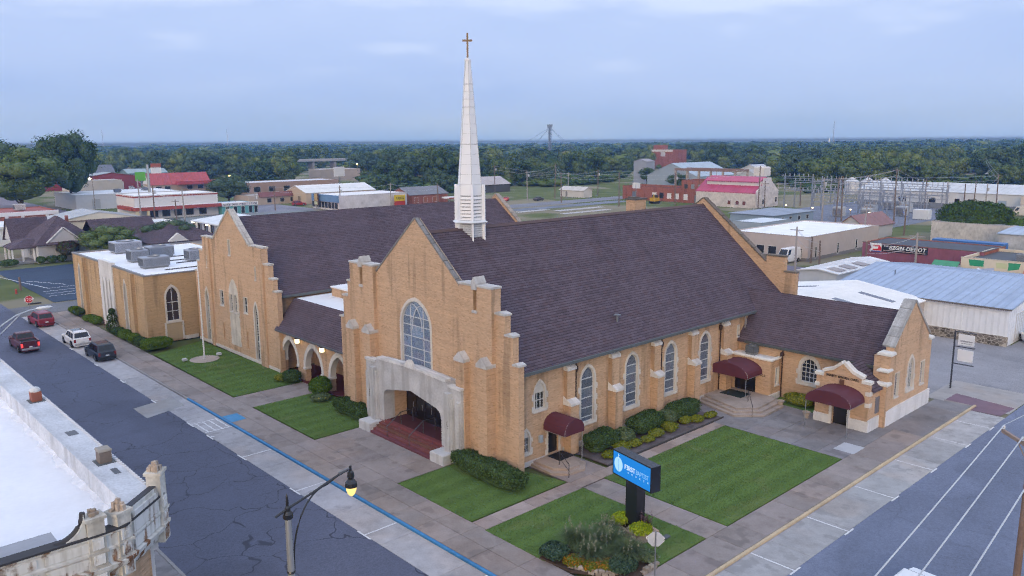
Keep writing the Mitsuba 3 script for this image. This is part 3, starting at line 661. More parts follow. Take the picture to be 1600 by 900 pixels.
put('front_wall', M().prism(mirror(half, HC).difference(unary_union(holes+[pan])), fh, -0.5, 0), 'brick', None, HALL, 'stepped and gabled brick front of the hall')
put('stone_panel', M().prism(teeth(pan, HC, 2.2, 1, 6.2, 0.1).difference(wn), fh, -0.3, 0.05), 'stone', (0.52, 0.49, 0.43), HALL, 'pale blank stone arch with two small windows', dirt=0.5)
m = M()
for Y in (83.0, 77.35): m.box(34.98, 35.3, Y-0.34, Y+0.34, 1.09, 2.91)
m.box(34.62, 34.84, 71.3, 72.9, 0, 10.2).box(34.62, 34.84, 73.0, 76.2, 0, 11.8).box(34.62, 34.84, 84.2, 87.4, 0, 11.8)
putall('pilaster', M().box(34.66, 34.86, 72.9, 74.2, 0, 11.8).box(34.66, 34.86, 85.4, 86.0, 0, 11.85), 'brick', None, HALL)
putall('blind_window', M().box(34.98, 35.3, 82.66, 83.34, 1.09, 2.91).box(34.98, 35.3, 77.01, 77.69, 1.09, 2.91), 'brick', None, HALL)
m = M()
for s in (-1, 1):
    coping(m, fh, [(HC, 15.15), (HC+s*4.15, 11.9)], 0, 0.18, -0.6, 0.08)
    for a, b, z in ((4.25, 7.3, 11.85), (7.25, 8.3, 10.3), (8.25, 9.05, 9.0), (9.0, 9.75, 7.85)): m.prism(rect(HC+s*a, HC+s*b, z, z+0.16), fh, -0.58, 0.08)
putall('coping', m, 'stone', (0.48, 0.46, 0.43), HALL, dirt=0.95)
put('plinth', M().box(34.78, 34.86, 70.6, 89.8, 0, 0.3), 'stone', STONE, HALL)
putall('side_wall', M().box(35.3, 71.3, 71.4, 71.8, 0, 7.6).box(35.3, 71.3, 88.5, 88.9, 0, 7.6), 'brick', None, HALL)
rf = gable_roof(HALL, HC, 9.25, 14.45, 7.45, 35.3, 71.4, lab='brown shingle roof of the gabled hall')
put('gutter', M().box(35.4, 71.3, 70.75, 70.9, 7.2, 7.42), 'paint', (0.10, 0.12, 0.13), rf)
hb = [(0, 15.0), (7.4, 9.2), (7.4, 9.8), (9.2, 9.8), (9.2, 0)]
put('rear_gable', M().prism(mirror(hb, HC), east(71.4), 0, 0.5), 'brick', None, HALL)
m = M()
for s in (-1, 1): coping(m, east(71.4), [(HC, 15.0), (HC+s*7.4, 9.2)], 0, 0.12, -0.05, 0.56)
putall('coping', m, 'stone', (0.36, 0.32, 0.28), HALL, dirt=0.7)

ARC = thing('arcade', 'low link building with three white pointed arches and a sloping brown roof', 'arcade')
fa = west(35.2); ar = [gothic(Y, 2.95, -0.02, 1.45, 3.55) for Y in (69.15, 64.7, 60.25)]
put('front_wall', M().prism(rect(57.4, 70.75, 0, 4.5).difference(unary_union(ar)), fa, -0.5, 0), 'brick', None, ARC)
for Y in (69.15, 64.7, 60.25):
    o, i = gothic(Y, 3.6, 1.25, 1.45, 4.02), gothic(Y, 2.9, 1.2, 1.45, 3.5)
    put('arch', M().prism(o.difference(i), fa, -0.52, 0.06), 'stone', (0.60, 0.59, 0.57), ARC, dirt=0.35)
m = M()
for Y in (69.15, 64.7, 60.25):
    for s in (-1, 1): m.box(35.08, 35.75, Y+s*1.38, Y+s*1.82, 1.18, 1.36)
putall('capital', m, 'stone', (0.58, 0.57, 0.55), ARC)
put('back_wall', M().box(38.6, 38.9, 57.4, 70.8, 0, 7), 'brick', None, ARC)
put('floor', M().box(34.9, 38.6, 57.4, 70.8, -0.05, 0.06), 'paint', (0.11, 0.028, 0.034), ARC, 'dark red arcade floor', dirt=0.4)
put('ceiling', M().box(35.7, 38.6, 57.4, 70.8, 4.3, 4.4), 'paint', (0.3, 0.28, 0.25), ARC)
k = put('door', M().box(38.5, 38.6, 67.4, 69.4, 0.06, 2.5), 'paint', (0.20, 0.26, 0.28), ARC, 'grey green door at the back of the arcade')
for y in (67.55, 68.5): put('pane', M().box(38.47, 38.5, y, y+0.75, 0.4, 2.3), 'pane', (0.08, 0.10, 0.11), k)
P = Polygon([(34.65, 4.35), (36.85, 7.1), (36.85, 6.9), (34.75, 4.15)])
rf = put('roof', M().prism(P, lambda v: (np.stack([v[:, 0], v[:, 2], v[:, 1]], 1), True), 56.9, 70.9), 'shingle', None, ARC)
put('gutter', M().box(34.52, 34.66, 57.3, 70.7, 4.2, 4.36), 'paint', (0.10, 0.10, 0.11), rf)
put('flat_roof', M().box(36.85, 46, 56.9, 71.0, 6.8, 7.02), 'paint', (0.68, 0.70, 0.74), ARC, 'white flat roof behind the arcade', dirt=0.25)
put('roof_block', M().box(40.2, 52, 57.0, 69.5, 7.0, 7.85), 'brick', None, ARC)
put('flat_roof', M().box(40.1, 52, 57.0, 69.6, 7.85, 7.98), 'paint', (0.72, 0.74, 0.78), ARC, dirt=0.45)
def sconce(y, z):
    k = put('sconce', M().box(35.02, 35.2, y-0.06, y+0.06, z-0.05, z+0.05).cbox(34.68, 35.06, y-0.2, y+0.2, z+0.22, z+0.30, 0.04).box(34.7, 35.04, y-0.18, y+0.18, z-0.24, z-0.2), 'steel', (0.06, 0.05, 0.04), ARC)
    g = shape(M().box(34.72, 35.02, y-0.16, y+0.16, z-0.2, z+0.22), 'paint', (0.8, 0.7, 0.5)); g['emitter'] = {'type': 'area', 'radiance': {'type': 'rgb', 'value': [0.19, 0.15, 0.085]}}
    scene[fresh(k+'__glass')] = g; labels[k] = {'label': 'lit square wall lamp between two arches'}
sconce(67.0, 3.8); sconce(62.5, 3.8)

ANX = thing('annex_building', 'golden brick annex with flat white roof and narrow pointed windows', 'annex')
fx = west(29.5); holes = []
for Y in (97.3, 115.0): holes.append(window(ANX, fx, Y, 0.85, 0.3, 5.0, 6.3, 0.2, rows=(2, 4), glass=GLASSD, recess=0.22))
put('front_wall', M().prism(rect(90.8, 117.6, 0, 7.6).difference(unary_union(holes+[rect(101.2, 105.9, 0, 7.55)])), fx, -0.4, 0), 'goldbrick', None, ANX)
putall('pier', M().box(29.12, 29.52, 93.9, 95.2, 0, 7.6).box(29.12, 29.52, 111.9, 113.2, 0, 7.6), 'goldbrick', None, ANX)
bay = rect(101.1, 106.0, 0, 8.05); ho = []
for Y in (102.35, 103.55, 104.75): ho.append(window(ANX, west(29.4), Y, 0.62, 0.6, 4.6, 6.1, 0.05, rows=(2.6,), glass=(0.14, 0.17, 0.22), frame=(0.6, 0.6, 0.6)))
put('stone_bay', M().prism(bay.difference(unary_union(ho)), west(29.4), -0.4, 0.05), 'stone', (0.60, 0.60, 0.60), ANX, 'white stone bay with three narrow arches', dirt=0.4)
f2 = south(90.8)
h = window(ANX, f2, 32.4, 1.35, 2.35, 5.0, 6.15, 0.2, rows=(3.4, 4.4), cols=(0,), glass=(0.035, 0.03, 0.035), recess=0.2)
put('side_wall', M().prism(rect(29.5, 36, 0, 7.6).difference(h), f2, -0.4, 0), 'goldbrick', None, ANX)
put('apron_panel', M().prism(rect(31.55, 33.25, 0.2, 2.15), f2, 0, 0.06), 'stone', (0.42, 0.33, 0.21), ANX)
putall('window_jamb', M().prism(rect(31.35, 31.55, 0.1, 2.2), f2, 0, 0.08).prism(rect(33.25, 33.45, 0.1, 2.2), f2, 0, 0.08), 'stone', STONE, ANX)
put('plinth', M().box(33.5, 35, 90.7, 90.82, 0, 0.4), 'stone', STONE, ANX)
putall('back_wall', M().box(45, 45.4, 90.8, 117.6, 0, 7.6).box(29.5, 45, 117.2, 117.6, 0, 7.6), 'goldbrick', None, ANX)
put('flat_roof', M().box(29.7, 45.2, 91.0, 117.5, 7.45, 7.58), 'paint', (0.74, 0.765, 0.81), ANX, 'white membrane roof', dirt=0.35)
putall('parapet', M().box(29.42, 29.72, 90.72, 117.7, 7.6, 7.78).box(29.72, 45.3, 90.72, 91.0, 7.6, 7.74).box(29.72, 45.3, 117.4, 117.7, 7.6, 7.74), 'paint', (0.21, 0.215, 0.23), ANX)
m = M()
for a in ((33, 94, 37, 95.2), (36, 98.5, 44, 99.2), (33.5, 101, 38, 100.2), (36, 104.5, 44, 104.2)): m.box(a[0], a[2], a[1], a[1]+0.12, 7.6, 7.7)
putall('roof_pipe', m, 'paint', (0.12, 0.12, 0.13), ANX)

# chapel, its porch and the corner entrance
CP = thing('chapel', 'small tan brick chapel wing with steep brown roof and gable at the right end', 'chapel')
CC = 65.8; fg = south(24.2)
h1 = window(CP, fg, 65.95, 1.1, 2.15, 3.7, 4.7, 0.2, rows=(3.3, 3.75, 4.2), cols=(-0.27, 0, 0.27), glass=(0.10, 0.12, 0.14), tooth=True, bar=0.05)
h2 = [window(CP, fg, X, 0.75, 2.05, None, 3.95, 0.06, glass=(0.13, 0.14, 0.17)) for X in (63.3, 68.35)]
gab = [(0, 9.3), (3.45, 6.15), (3.45, 5.6), (4.2, 5.6), (4.2, 0)]
put('gable_wall', M().prism(mirror(gab, CC).difference(unary_union([h1]+h2)), fg, -0.6, 0), 'brick', None, CP)
h3 = window(CP, west(62.6), 31.0, 1.45, 1.85, 3.0, 3.85, 0.26, rows=(2.25, 2.65, 3.05, 3.4), cols=(-0.36, 0, 0.36), glass=GLASSD, tooth=True, bar=0.05, lab='arched chapel window with many small panes')
put('side_wall', M().prism(rect(24.8, 37.7, 0, 4.75).difference(h3), west(62.6), -0.4, 0), 'brick', None, CP)
put('side_wall', M().box(68.6, 69, 24.8, 37.7, 0, 4.75), 'brick', None, CP)
putall('plinth', M().box(61.45, 70.12, 24.08, 24.21, 0, 1.25).box(61.47, 61.62, 24.08, 24.9, 0, 1.25).box(69.98, 70.12, 24.2, 24.9, 0, 0.9), 'stone', (0.64, 0.65, 0.67), CP, dirt=0.3)
m, cap = M(), M()
m.box(61.75, 62.75, 24.15, 25.4, 0, 5.5).box(61.2, 61.9, 24.1, 24.9, 0, 3.3)
cap.cbox(61.1, 62.0, 24.0, 25.0, 3.3, 3.55, 0.1).cbox(61.5, 62.5, 24.02, 25.1, 5.6, 5.85, 0.1).cbox(69.2, 70.15, 24.02, 24.9, 5.6, 5.85, 0.1).cbox(61.1, 62.1, 24.02, 24.9, 4.4, 4.6, 0.08)
putall('buttress', m, 'brick', None, CP); putall('buttress_cap', cap, 'stone', (0.62, 0.62, 0.60), CP, dirt=0.4)
m = M()
for s in (-1, 1): coping(m, fg, [(CC, 9.3), (CC+s*3.5, 6.12)], 0, 0.17, -0.85, 0.08)
putall('coping', m, 'stone', (0.38, 0.39, 0.40), CP, dirt=0.95)
rf = gable_roof(CP, CC, 3.55, 8.45, 4.5, 24.85, 39.4, axis='y', lab='steep brown chapel roof')
put('gutter', M().box(62.1, 62.26, 24.9, 36.9, 4.28, 4.48), 'paint', (0.08, 0.09, 0.09), rf)
put('downpipe', M().tube([[62.45, 33.4, 4.3], [62.45, 33.4, 0.1]], 0.06).box(62.3, 62.55, 33.3, 33.55, 3.7, 4.0), 'paint', (0.05, 0.03, 0.025), CP)
# porch
fq = west(59.3); QC = 26.65
pp = Polygon([(QC-2.1, 0), (QC-2.1, 3.75), (QC-1.5, 3.75), (QC-1.5, 4.05), (QC-0.75, 4.35), (QC, 4.98), (QC+0.75, 4.35), (QC+1.5, 4.05), (QC+1.5, 3.75), (QC+2.1, 3.75), (QC+2.1, 0)])
PO = put('porch', M().prism(pp.difference(rect(26.1, 27.35, 0, 2.0)), fq, -0.4, 0), 'brick', None, CP, 'gabled brick porch with a maroon awning')
putall('side_wall', M().box(59.7, 62.6, 24.56, 24.86, 0, 3.3).box(59.7, 62.6, 28.45, 28.74, 0, 3.3), 'brick', None, PO)
m = M(); coping(m, fq, [(QC-1.55, 4.06), (QC-0.75, 4.36), (QC, 4.99), (QC+0.75, 4.36), (QC+1.55, 4.06)], 0, 0.22, -0.5, 0.1)
m.prism(rect(QC-2.2, QC-1.5, 3.75, 3.98), fq, -0.5, 0.1).prism(rect(QC+1.5, QC+2.2, 3.75, 3.98), fq, -0.5, 0.1)
for z in (1.95, 2.85): m.prism(rect(QC-2.18, QC-1.8, z, z+0.3), fq, -0.42, 0.05).prism(rect(QC+1.8, QC+2.18, z, z+0.3), fq, -0.42, 0.05)
putall('coping', m, 'stone', (0.66, 0.65, 0.62), PO, dirt=0.4)
putall('plinth', M().prism(rect(24.5, 26.0, 0, 0.85).union(rect(27.45, 28.8, 0, 0.7)), fq, -0.1, 0.07).box(59.25, 61.4, 24.46, 24.57, 0, 0.95), 'stone', (0.64, 0.65, 0.67), PO, dirt=0.35)
putall('door_jamb', M().prism(rect(25.9, 26.1, 0, 2.1), fq, -0.2, 0.09).prism(rect(27.35, 27.55, 0, 2.1), fq, -0.2, 0.09), 'stone', (0.66, 0.66, 0.65), PO)
k = put('door', M().box(59.62, 59.68, 26.1, 27.35, 0.02, 2.0), 'gloss', (0.015, 0.015, 0.016), PO)
put('chapel_roof', M().prism(Polygon([(QC-2.3, 3.2), (QC, 4.75), (QC+2.3, 3.2), (QC+2.3, 3.05), (QC, 4.55), (QC-2.3, 3.05)]), east(0), 59.65, 64), 'shingle', None, PO)
h = M().prism(rect(60.5, 61.2, 1.2, 2.5), south(24.56), 0.0, 0.04)
put('window', h, 'pane', (0.12, 0.14, 0.18), PO)
put('lantern', M().cbox(59.05, 59.28, QC-0.14, QC+0.14, 3.3, 3.75, 0.03), 'paint', (0.12, 0.06, 0.04), PO)
tm = meshkit.text_mesh('HAGGERTY MEMORIAL CHAPEL', 0.17, 0.03, True); tv = np.array(tm.vertices); wdt = tv[:, 0].max()
s = 2.62/wdt; v, fl = fq(np.stack([28.0-tv[:, 0]*s, 3.80+tv[:, 1]*1.1, tv[:, 2]+0.001], 1))
put('lettering', M().add(v, tm.faces), 'paint', (0.03, 0.02, 0.02), PO)
k = awning(PO, fq, QC-0.05, 1.75, 2.3, 3.35, 2.45, lab='maroon barrel awning on two posts before the chapel porch')
awning_post(k, 56.9, 28.3, 2.35); awning_post(k, 56.9, 25.0, 2.35)
# corner entrance
EN = thing('entrance_block', 'low flat roofed brick entrance in the corner between sanctuary and chapel', 'entrance')
fe = west(60.9)
put('front_wall', M().prism(rect(33.6, 37.7, 0, 3.45).difference(rect(34.95, 37.0, 0.3, 2.35)), fe, -0.3, 0), 'brick', None, EN)
hw = window(EN, south(33.6), 62.0, 0.5, 1.2, None, 2.7, 0.06, rows=(1.95,), cols=(0,), glass=(0.28, 0.35, 0.42))
put('side_wall', M().prism(rect(60.9, 62.6, 0, 3.45).difference(hw), south(33.6), -0.3, 0), 'brick', None, EN)
put('flat_roof', M().box(61.1, 62.7, 33.8, 37.7, 3.3, 3.44), 'paint', (0.7, 0.71, 0.74), EN, dirt=0.4)
putall('coping', M().cbox(60.8, 61.12, 33.5, 37.7, 3.45, 3.62, 0.06).cbox(61.12, 62.7, 33.5, 33.82, 3.45, 3.62, 0.06), 'stone', (0.62, 0.61, 0.58), EN, dirt=0.5)
put('plinth', M().box(60.83, 62.6, 33.5, 33.62, 0, 0.5), 'stone', (0.6, 0.62, 0.65), EN)
for y in (34.95, 35.98):
    k = put('door', M().prism(rect(y, y+1.02, 0.45, 2.35).difference(rect(y+0.08, y+0.94, 0.6, 2.25)), west(61.05), -0.04, 0.04), 'gloss', (0.02, 0.017, 0.016), EN)
    put('pane', M().box(61.04, 61.06, y+0.08, y+0.94, 0.6, 2.25), 'pane', (0.012, 0.012, 0.014), k)
tm = meshkit.text_mesh('110', 0.2, 0.02, True); tv = np.array(tm.vertices); v, _ = fe(np.stack([34.55-tv[:, 0], 2.0+tv[:, 1], tv[:, 2]+0.001], 1))
put('house_number', M().add(v, tm.faces), 'paint', (0.04, 0.03, 0.03), EN)
for i, (g, z) in enumerate(((0.0, 0.15), (0.45, 0.30), (0.9, 0.45))):
    P = Polygon([(56.3+g, 37.6), (55.2+g, 33.5+0.3*g), (56.9+0.6*g, 31.7+g), (60.2, 31.85+g), (60.9, 32.6+g*0.6), (60.9, 37.6)])
    put('step', M().prism(P, flat(0), z-0.149, z), 'slab', (0.32, 0.275, 0.25), EN, dirt=0.5)
put('door_mat', M().cbox(58.6, 60.2, 34.9, 37.0, 0.45, 0.475, 0.01), 'paint', (0.03, 0.045, 0.05), EN)
put('handrail', M().tube([[58.2, 34.0, 0.45], [58.2, 34.0, 1.4], [56.2, 32.4, 0.95], [56.2, 32.4, 0.0]], 0.03, 6), 'steel', (0.12, 0.12, 0.13), EN)
k = awning(EN, fe, 36.2, 1.85, 2.2, 3.3, 2.4, lab='maroon barrel awning over the corner entrance doors')
awning_post(k, 58.6, 34.5, 2.3)
# ------------------------------------------------------------ planting
def leafmesh(P, N, size, cols, jit=0.75, flat_=0.0):
    """One rhombic leaf per point, roughly facing N."""
    n = len(P)
    nn = N+rng.normal(0, jit, (n, 3)); nn /= np.linalg.norm(nn, axis=1, keepdims=True)+1e-9
    a = np.cross(nn, rng.normal(0, 1, (n, 3))); a /= np.linalg.norm(a, axis=1, keepdims=True)+1e-9
    b = np.cross(nn, a); s = size*rng.uniform(0.6, 1.35, (n, 1))
    V = np.stack([P-a*s, P+b*s*0.55, P+a*s, P-b*s*0.55], 1).reshape(-1, 3)
    i = np.arange(n)[:, None]*4
    F = np.concatenate([i+[0, 1, 2], i+[0, 2, 3]], 1).reshape(-1, 3)
    tab = np.array([pack(c) for c in cols]); U = np.repeat(tab[rng.integers(0, len(cols), n)], 4, 0)
    return V, F, U
def grade(c0, c1, n=9, hue=0.08):
    c0, c1 = np.array(c0), np.array(c1); out = []
    for t in np.linspace(0, 1, n):
        c = c0*(1-t)+c1*t; out.append(tuple(np.clip(c*(1+rng.uniform(-hue, hue, 3)), 0.004, 1)))
    return out
DARKHEDGE = grade((0.026, 0.052, 0.018), (0.085, 0.140, 0.048)); LIGHTHEDGE = grade((0.05, 0.10, 0.015), (0.14, 0.21, 0.035))
LIME = grade((0.16, 0.24, 0.015), (0.36, 0.45, 0.03)); YELLOWG = grade((0.07, 0.10, 0.015), (0.24, 0.25, 0.03)); GREYG = grade((0.055, 0.090, 0.042), (0.15, 0.195, 0.105))
JUNI = grade((0.022, 0.050, 0.030), (0.075, 0.120, 0.075)); PURP = grade((0.045, 0.022, 0.030), (0.12, 0.06, 0.08))
def super_pts(n, a, b, h, p=3.4, seed=0, low=0.0):
    """Points on a lumpy rounded box of half sizes a, b and height h standing on z = 0."""
    d = rng.normal(0, 1, (n, 3)); d /= np.linalg.norm(d, axis=1, keepdims=True)
    d[:, 2] = np.where(d[:, 2] < -0.35, -d[:, 2], d[:, 2])
    q = d*np.array([a, b, h/2]); u = d
    r = (np.abs(u[:, 0])**p+np.abs(u[:, 1])**p+np.abs(u[:, 2])**p)**(-1/p)
    P = q*r[:, None]; N = np.sign(d)*np.abs(d)**2/np.array([a, b, h/2]); N /= np.linalg.norm(N, axis=1, keepdims=True)
    k = 1+0.16*(meshkit.fbm(P*1.7+seed*7.7, 3, seed)-0.5)*2
    P = P*k[:, None]; P[:, 2] += h/2
    return P, N
def shrub(name, x, y, a, b, h, cols, label, cat, group=None, n=900, size=0.075, p=3.0, z=0.0, deg=0, core=None, extra=None, seed=None):
    core = tuple(np.mean(np.array(cols), 0)); seed = seed or int(rng.integers(1, 900)); key = thing(name, label, cat, group)
    P, N = super_pts(n, a, b, h, p, seed); P[:, 2] = np.maximum(P[:, 2], 0.02)
    k = rng.uniform(0.88, 1.03, (n, 1)); c0 = np.array([0, 0, h/2]); P = c0+(P-c0)*k
    V, F, U = leafmesh(P, N+np.array([0, 0, 0.25]), size, cols)
    tw = at(x, y, z, deg)
    scene[key+'__foliage'] = {**mikit.ply((V, F), 'bsdf_leaf', uv=U), 'to_world': tw}
    s = trimesh.creation.icosphere(3); d = np.array(s.vertices); r = (np.abs(d)**p).sum(1)**(-1/p)
    Q = d*np.array([a, b, h/2])*r[:, None]; Q *= (1+0.16*(meshkit.fbm(Q*1.7+seed*7.7, 3, seed)-0.5)*2)[:, None]*0.90; Q[:, 2] += h/2; Q[:, 2] = np.maximum(Q[:, 2], 0)
    sm = trimesh.Trimesh(Q, s.faces, process=False)
    scene[key+'__branches'] = {**shape(sm, 'paint', core, dirt=0.5), 'to_world': tw}
    if extra:
        ecols, en, es, elow = extra
        P, N = super_pts(en, a*1.03, b*1.03, h*1.03, p, seed); P = P[P[:, 2] > elow*h]; N = N[:len(P)]
        V, F, U = leafmesh(P, N, es, ecols); scene[key+'__flower'] = {**mikit.ply((V, F), 'bsdf_leaf', uv=U), 'to_world': tw}
    return key
G1 = 'dark clipped hedges along the sanctuary side wall'
shrub('hedge', 33.0, 38.0, 0.85, 3.3, 1.25, DARKHEDGE, 'long dark clipped hedge right of the red entrance steps', 'hedge', n=5200, p=4.5)
shrub('hedge', 33.3, 55.0, 0.8, 2.4, 1.15, DARKHEDGE, 'dark clipped hedge left of the stone portal', 'hedge', n=3600, p=4.5)
shrub('round_bush', 33.95, 61.4, 0.95, 0.95, 1.75, LIGHTHEDGE[:6], 'round clipped bush beside the arcade walk', 'bush', n=2200, p=2.2)
shrub('low_bush', 33.3, 60.3, 0.9, 0.8, 0.6, GREYG, 'low bush at the foot of the round clipped bush', 'bush', n=700, p=2.2, extra=([(0.5, 0.42, 0.03)], 40, 0.05, 0.4))
shrub('bush', 34.1, 66.9, 0.8, 0.95, 1.2, DARKHEDGE, 'dark bush before the pier between two arches', 'bush', n=1500, p=2.3)
shrub('bush', 33.6, 68.1, 0.6, 0.7, 0.55, YELLOWG, 'low yellowish flowering bush before the first arch', 'bush', n=500, p=2.2, extra=([(0.6, 0.5, 0.05)], 40, 0.05, 0.4))
struct('gravel_bed', M().prism(Polygon([(40.4, 33.95), (54.4, 33.95), (54.4, 36), (53, 37.6), (40.4, 37.6)]), flat(0), -0.05, 0.03), 'slab', (0.12, 0.105, 0.115), 'gravel planting bed along the side wall', 0.9)
put('edging', M().cbox(40.35, 54.45, 33.87, 33.96, -0.05, 0.1), 'paint', (0.06, 0.055, 0.055), 'gravel_bed')
for x, a, h in ((42.3, 1.45, 1.35), (47.5, 1.75, 1.4), (52.2, 1.85, 1.3)):
    lab = {42.3: 'dark clipped hedge nearest the small side door', 47.5: 'middle dark clipped hedge under the side windows', 52.2: 'dark clipped hedge nearest the corner entrance'}[x]
    shrub('hedge', x, 36.3, a, 0.85, h, DARKHEDGE, lab, 'hedge', G1, n=2600, p=4)
shrub('grey_bush', 44.4, 35.9, 0.8, 0.8, 1.15, GREYG, 'grey green bush between the first two dark hedges', 'bush', n=1100, p=2.3)
shrub('grey_bush', 49.9, 36.1, 0.75, 0.75, 1.2, GREYG, 'grey green bush between the last two dark hedges', 'bush', n=1000, p=2.3)
NTH = ['first', 'second', 'third', 'fourth', 'fifth', 'sixth', 'seventh', 'eighth', 'ninth', 'tenth']
for i, x in enumerate(np.linspace(41.6, 53.6, 10)):
    shrub('golden_shrub', x+rng.uniform(-0.35, 0.35), 34.95+rng.uniform(-0.3, 0.3), 0.66*rng.uniform(0.6, 1.2), 0.55*rng.uniform(0.7, 1.1), 0.66*rng.uniform(0.6, 1.45), YELLOWG, NTH[i]+' small yellow green shrub from the side door in the gravel bed', 'shrub', 'yellow green shrubs in the gravel bed', n=480, p=2.2, size=0.065)
shrub('flower_bush', 61.6, 31.2, 0.75, 1.3, 1.0, YELLOWG, 'yellow flowering bush under the arched chapel window', 'bush', n=1500, p=2.4, extra=([(0.42, 0.34, 0.03), (0.32, 0.29, 0.03)], 170, 0.06, 0.35))
shrub('purple_bush', 61.9, 29.5, 0.65, 0.6, 1.25, PURP, 'dark purple bush beside the chapel porch', 'bush', n=800, p=2.2)
struct('planting_bed', M().prism(Polygon([(60.6, 28.9), (62.6, 28.9), (62.6, 33.4), (60.9, 33.2)]), flat(0), -0.05, 0.05), 'lawn')
for (x, y, lab) in ((60.3, 32.2, 'grey stone planter pot at the corner of the entrance steps'), (59.2, 29.35, 'tan planter pot beside the chapel porch')):
    t = thing('planter_pot', lab, 'planter')
    put('pot', M().lathe([(0.0, 0.0), (0.2, 0.0), (0.16, 0.1), (0.27, 0.42), (0.33, 0.5), (0.26, 0.5), (0.22, 0.42), (0, 0.4)], x, y, 14), 'stone', (0.38, 0.33, 0.28), t, smooth=False)
AX = 'clipped bushes along the annex front'
shrub('hedge', 29.5, 88.6, 1.55, 1.0, 1.15, LIGHTHEDGE, 'large light green box hedge at the annex corner', 'hedge', n=3600, p=4.5)
for i, (x, y, a, h) in enumerate(((28.75, 91.3, 0.85, 0.95), (28.7, 93.3, 0.9, 1.0), (28.6, 95.6, 0.95, 1.05), (28.55, 97.9, 0.9, 0.95), (28.55, 106.4, 0.95, 0.95), (28.5, 108.7, 1.0, 0.8), (28.5, 113.4, 0.95, 0.9), (28.5, 115.2, 0.9, 0.9))):
    nm = ['first', 'second', 'third', 'fourth', 'fifth', 'sixth', 'seventh', 'eighth'][i]
    shrub('clipped_bush', x, y, a*0.8, a, h, LIGHTHEDGE if i % 3 else DARKHEDGE, f'{nm} clipped bush from the annex corner along its front', 'bush', AX, n=1000, p=2.6)
t = thing('topiary', 'tiered topiary shrub with three balls by the annex bay', 'topiary')
for k, (z, r) in enumerate(((0.55, 0.8), (1.55, 0.58), (2.35, 0.36))):
    d = rng.normal(0, 1, (1100 if k == 0 else 700, 3)); d /= np.linalg.norm(d, axis=1, keepdims=True)
    V, F, U = leafmesh(d*r*rng.uniform(0.85, 1, (len(d), 1))+[28.9, 101.0, z], d, 0.08, DARKHEDGE); scene[fresh(t+'__ball')] = mikit.ply((V, F), 'bsdf_leaf', uv=U)
put('trunk', M().tube([[28.9, 101, 0], [28.9, 101, 2.4]], 0.06), 'paint', (0.05, 0.035, 0.025), t)
t = thing('ramp_rail', 'dark red metal railing at the annex side steps', 'railing')
m = M()
for y in (101.6, 102.4, 103.2): m.tube([[28.6, y, 0], [28.6, y, 0.95]], 0.03, 5)
putall('post', m, 'paint', (0.16, 0.05, 0.05), t)
put('rail', M().tube([[28.6, 101.5, 0.95], [28.6, 103.3, 0.95]], 0.03, 5).tube([[28.6, 101.5, 0.5], [28.6, 103.3, 0.5]], 0.025, 5), 'paint', (0.16, 0.05, 0.05), t)
# the corner bed under the sign
struct('planting_bed', M().prism(Polygon([(28.1, 28.3), (29.5, 28.4), (32.8, 27.4), (33.2, 25.4), (31.8, 23.5), (30.2, 23.5), (28.3, 26.2)]), flat(0), -0.05, 0.10), 'slab', (0.07, 0.05, 0.04), 'mulched bed at the street corner', 0.8)
def stone_arc(key, pts, h=0.36):
    for (x0, y0), (x1, y1) in zip(pts[:-1], pts[1:]):
        L = math.hypot(x1-x0, y1-y0); n = max(1, int(L/0.32)); a = math.atan2(y1-y0, x1-x0)
        for row in range(2):
            for i in range(n):
                t = (i+0.5+0.5*row)/n
                if t > 1: continue
                m = M().cbox(-0.155, 0.155, -0.12, 0.12, row*h/2+0.004, (row+1)*h/2, 0.025)
                c, s = math.cos(a), math.sin(a)
                m.v = [np.stack([x0+(x1-x0)*t+v[:, 0]*c-v[:, 1]*s, y0+(y1-y0)*t+v[:, 0]*s+v[:, 1]*c, v[:, 2]], 1) for v in m.v]
                put('block', m, 'stone', tuple(np.array((0.33, 0.29, 0.25))*rng.uniform(0.75, 1.2)), key, dirt=0.6)
RWL = thing('retaining_wall', 'low curved wall of tan stone blocks around the corner bed', 'wall'); stone_arc(RWL, [(28.5, 26.6), (29.05, 25.2), (29.7, 24.4)], 0.30); stone_arc(RWL, [(30.75, 23.55), (31.9, 23.5)], 0.30)
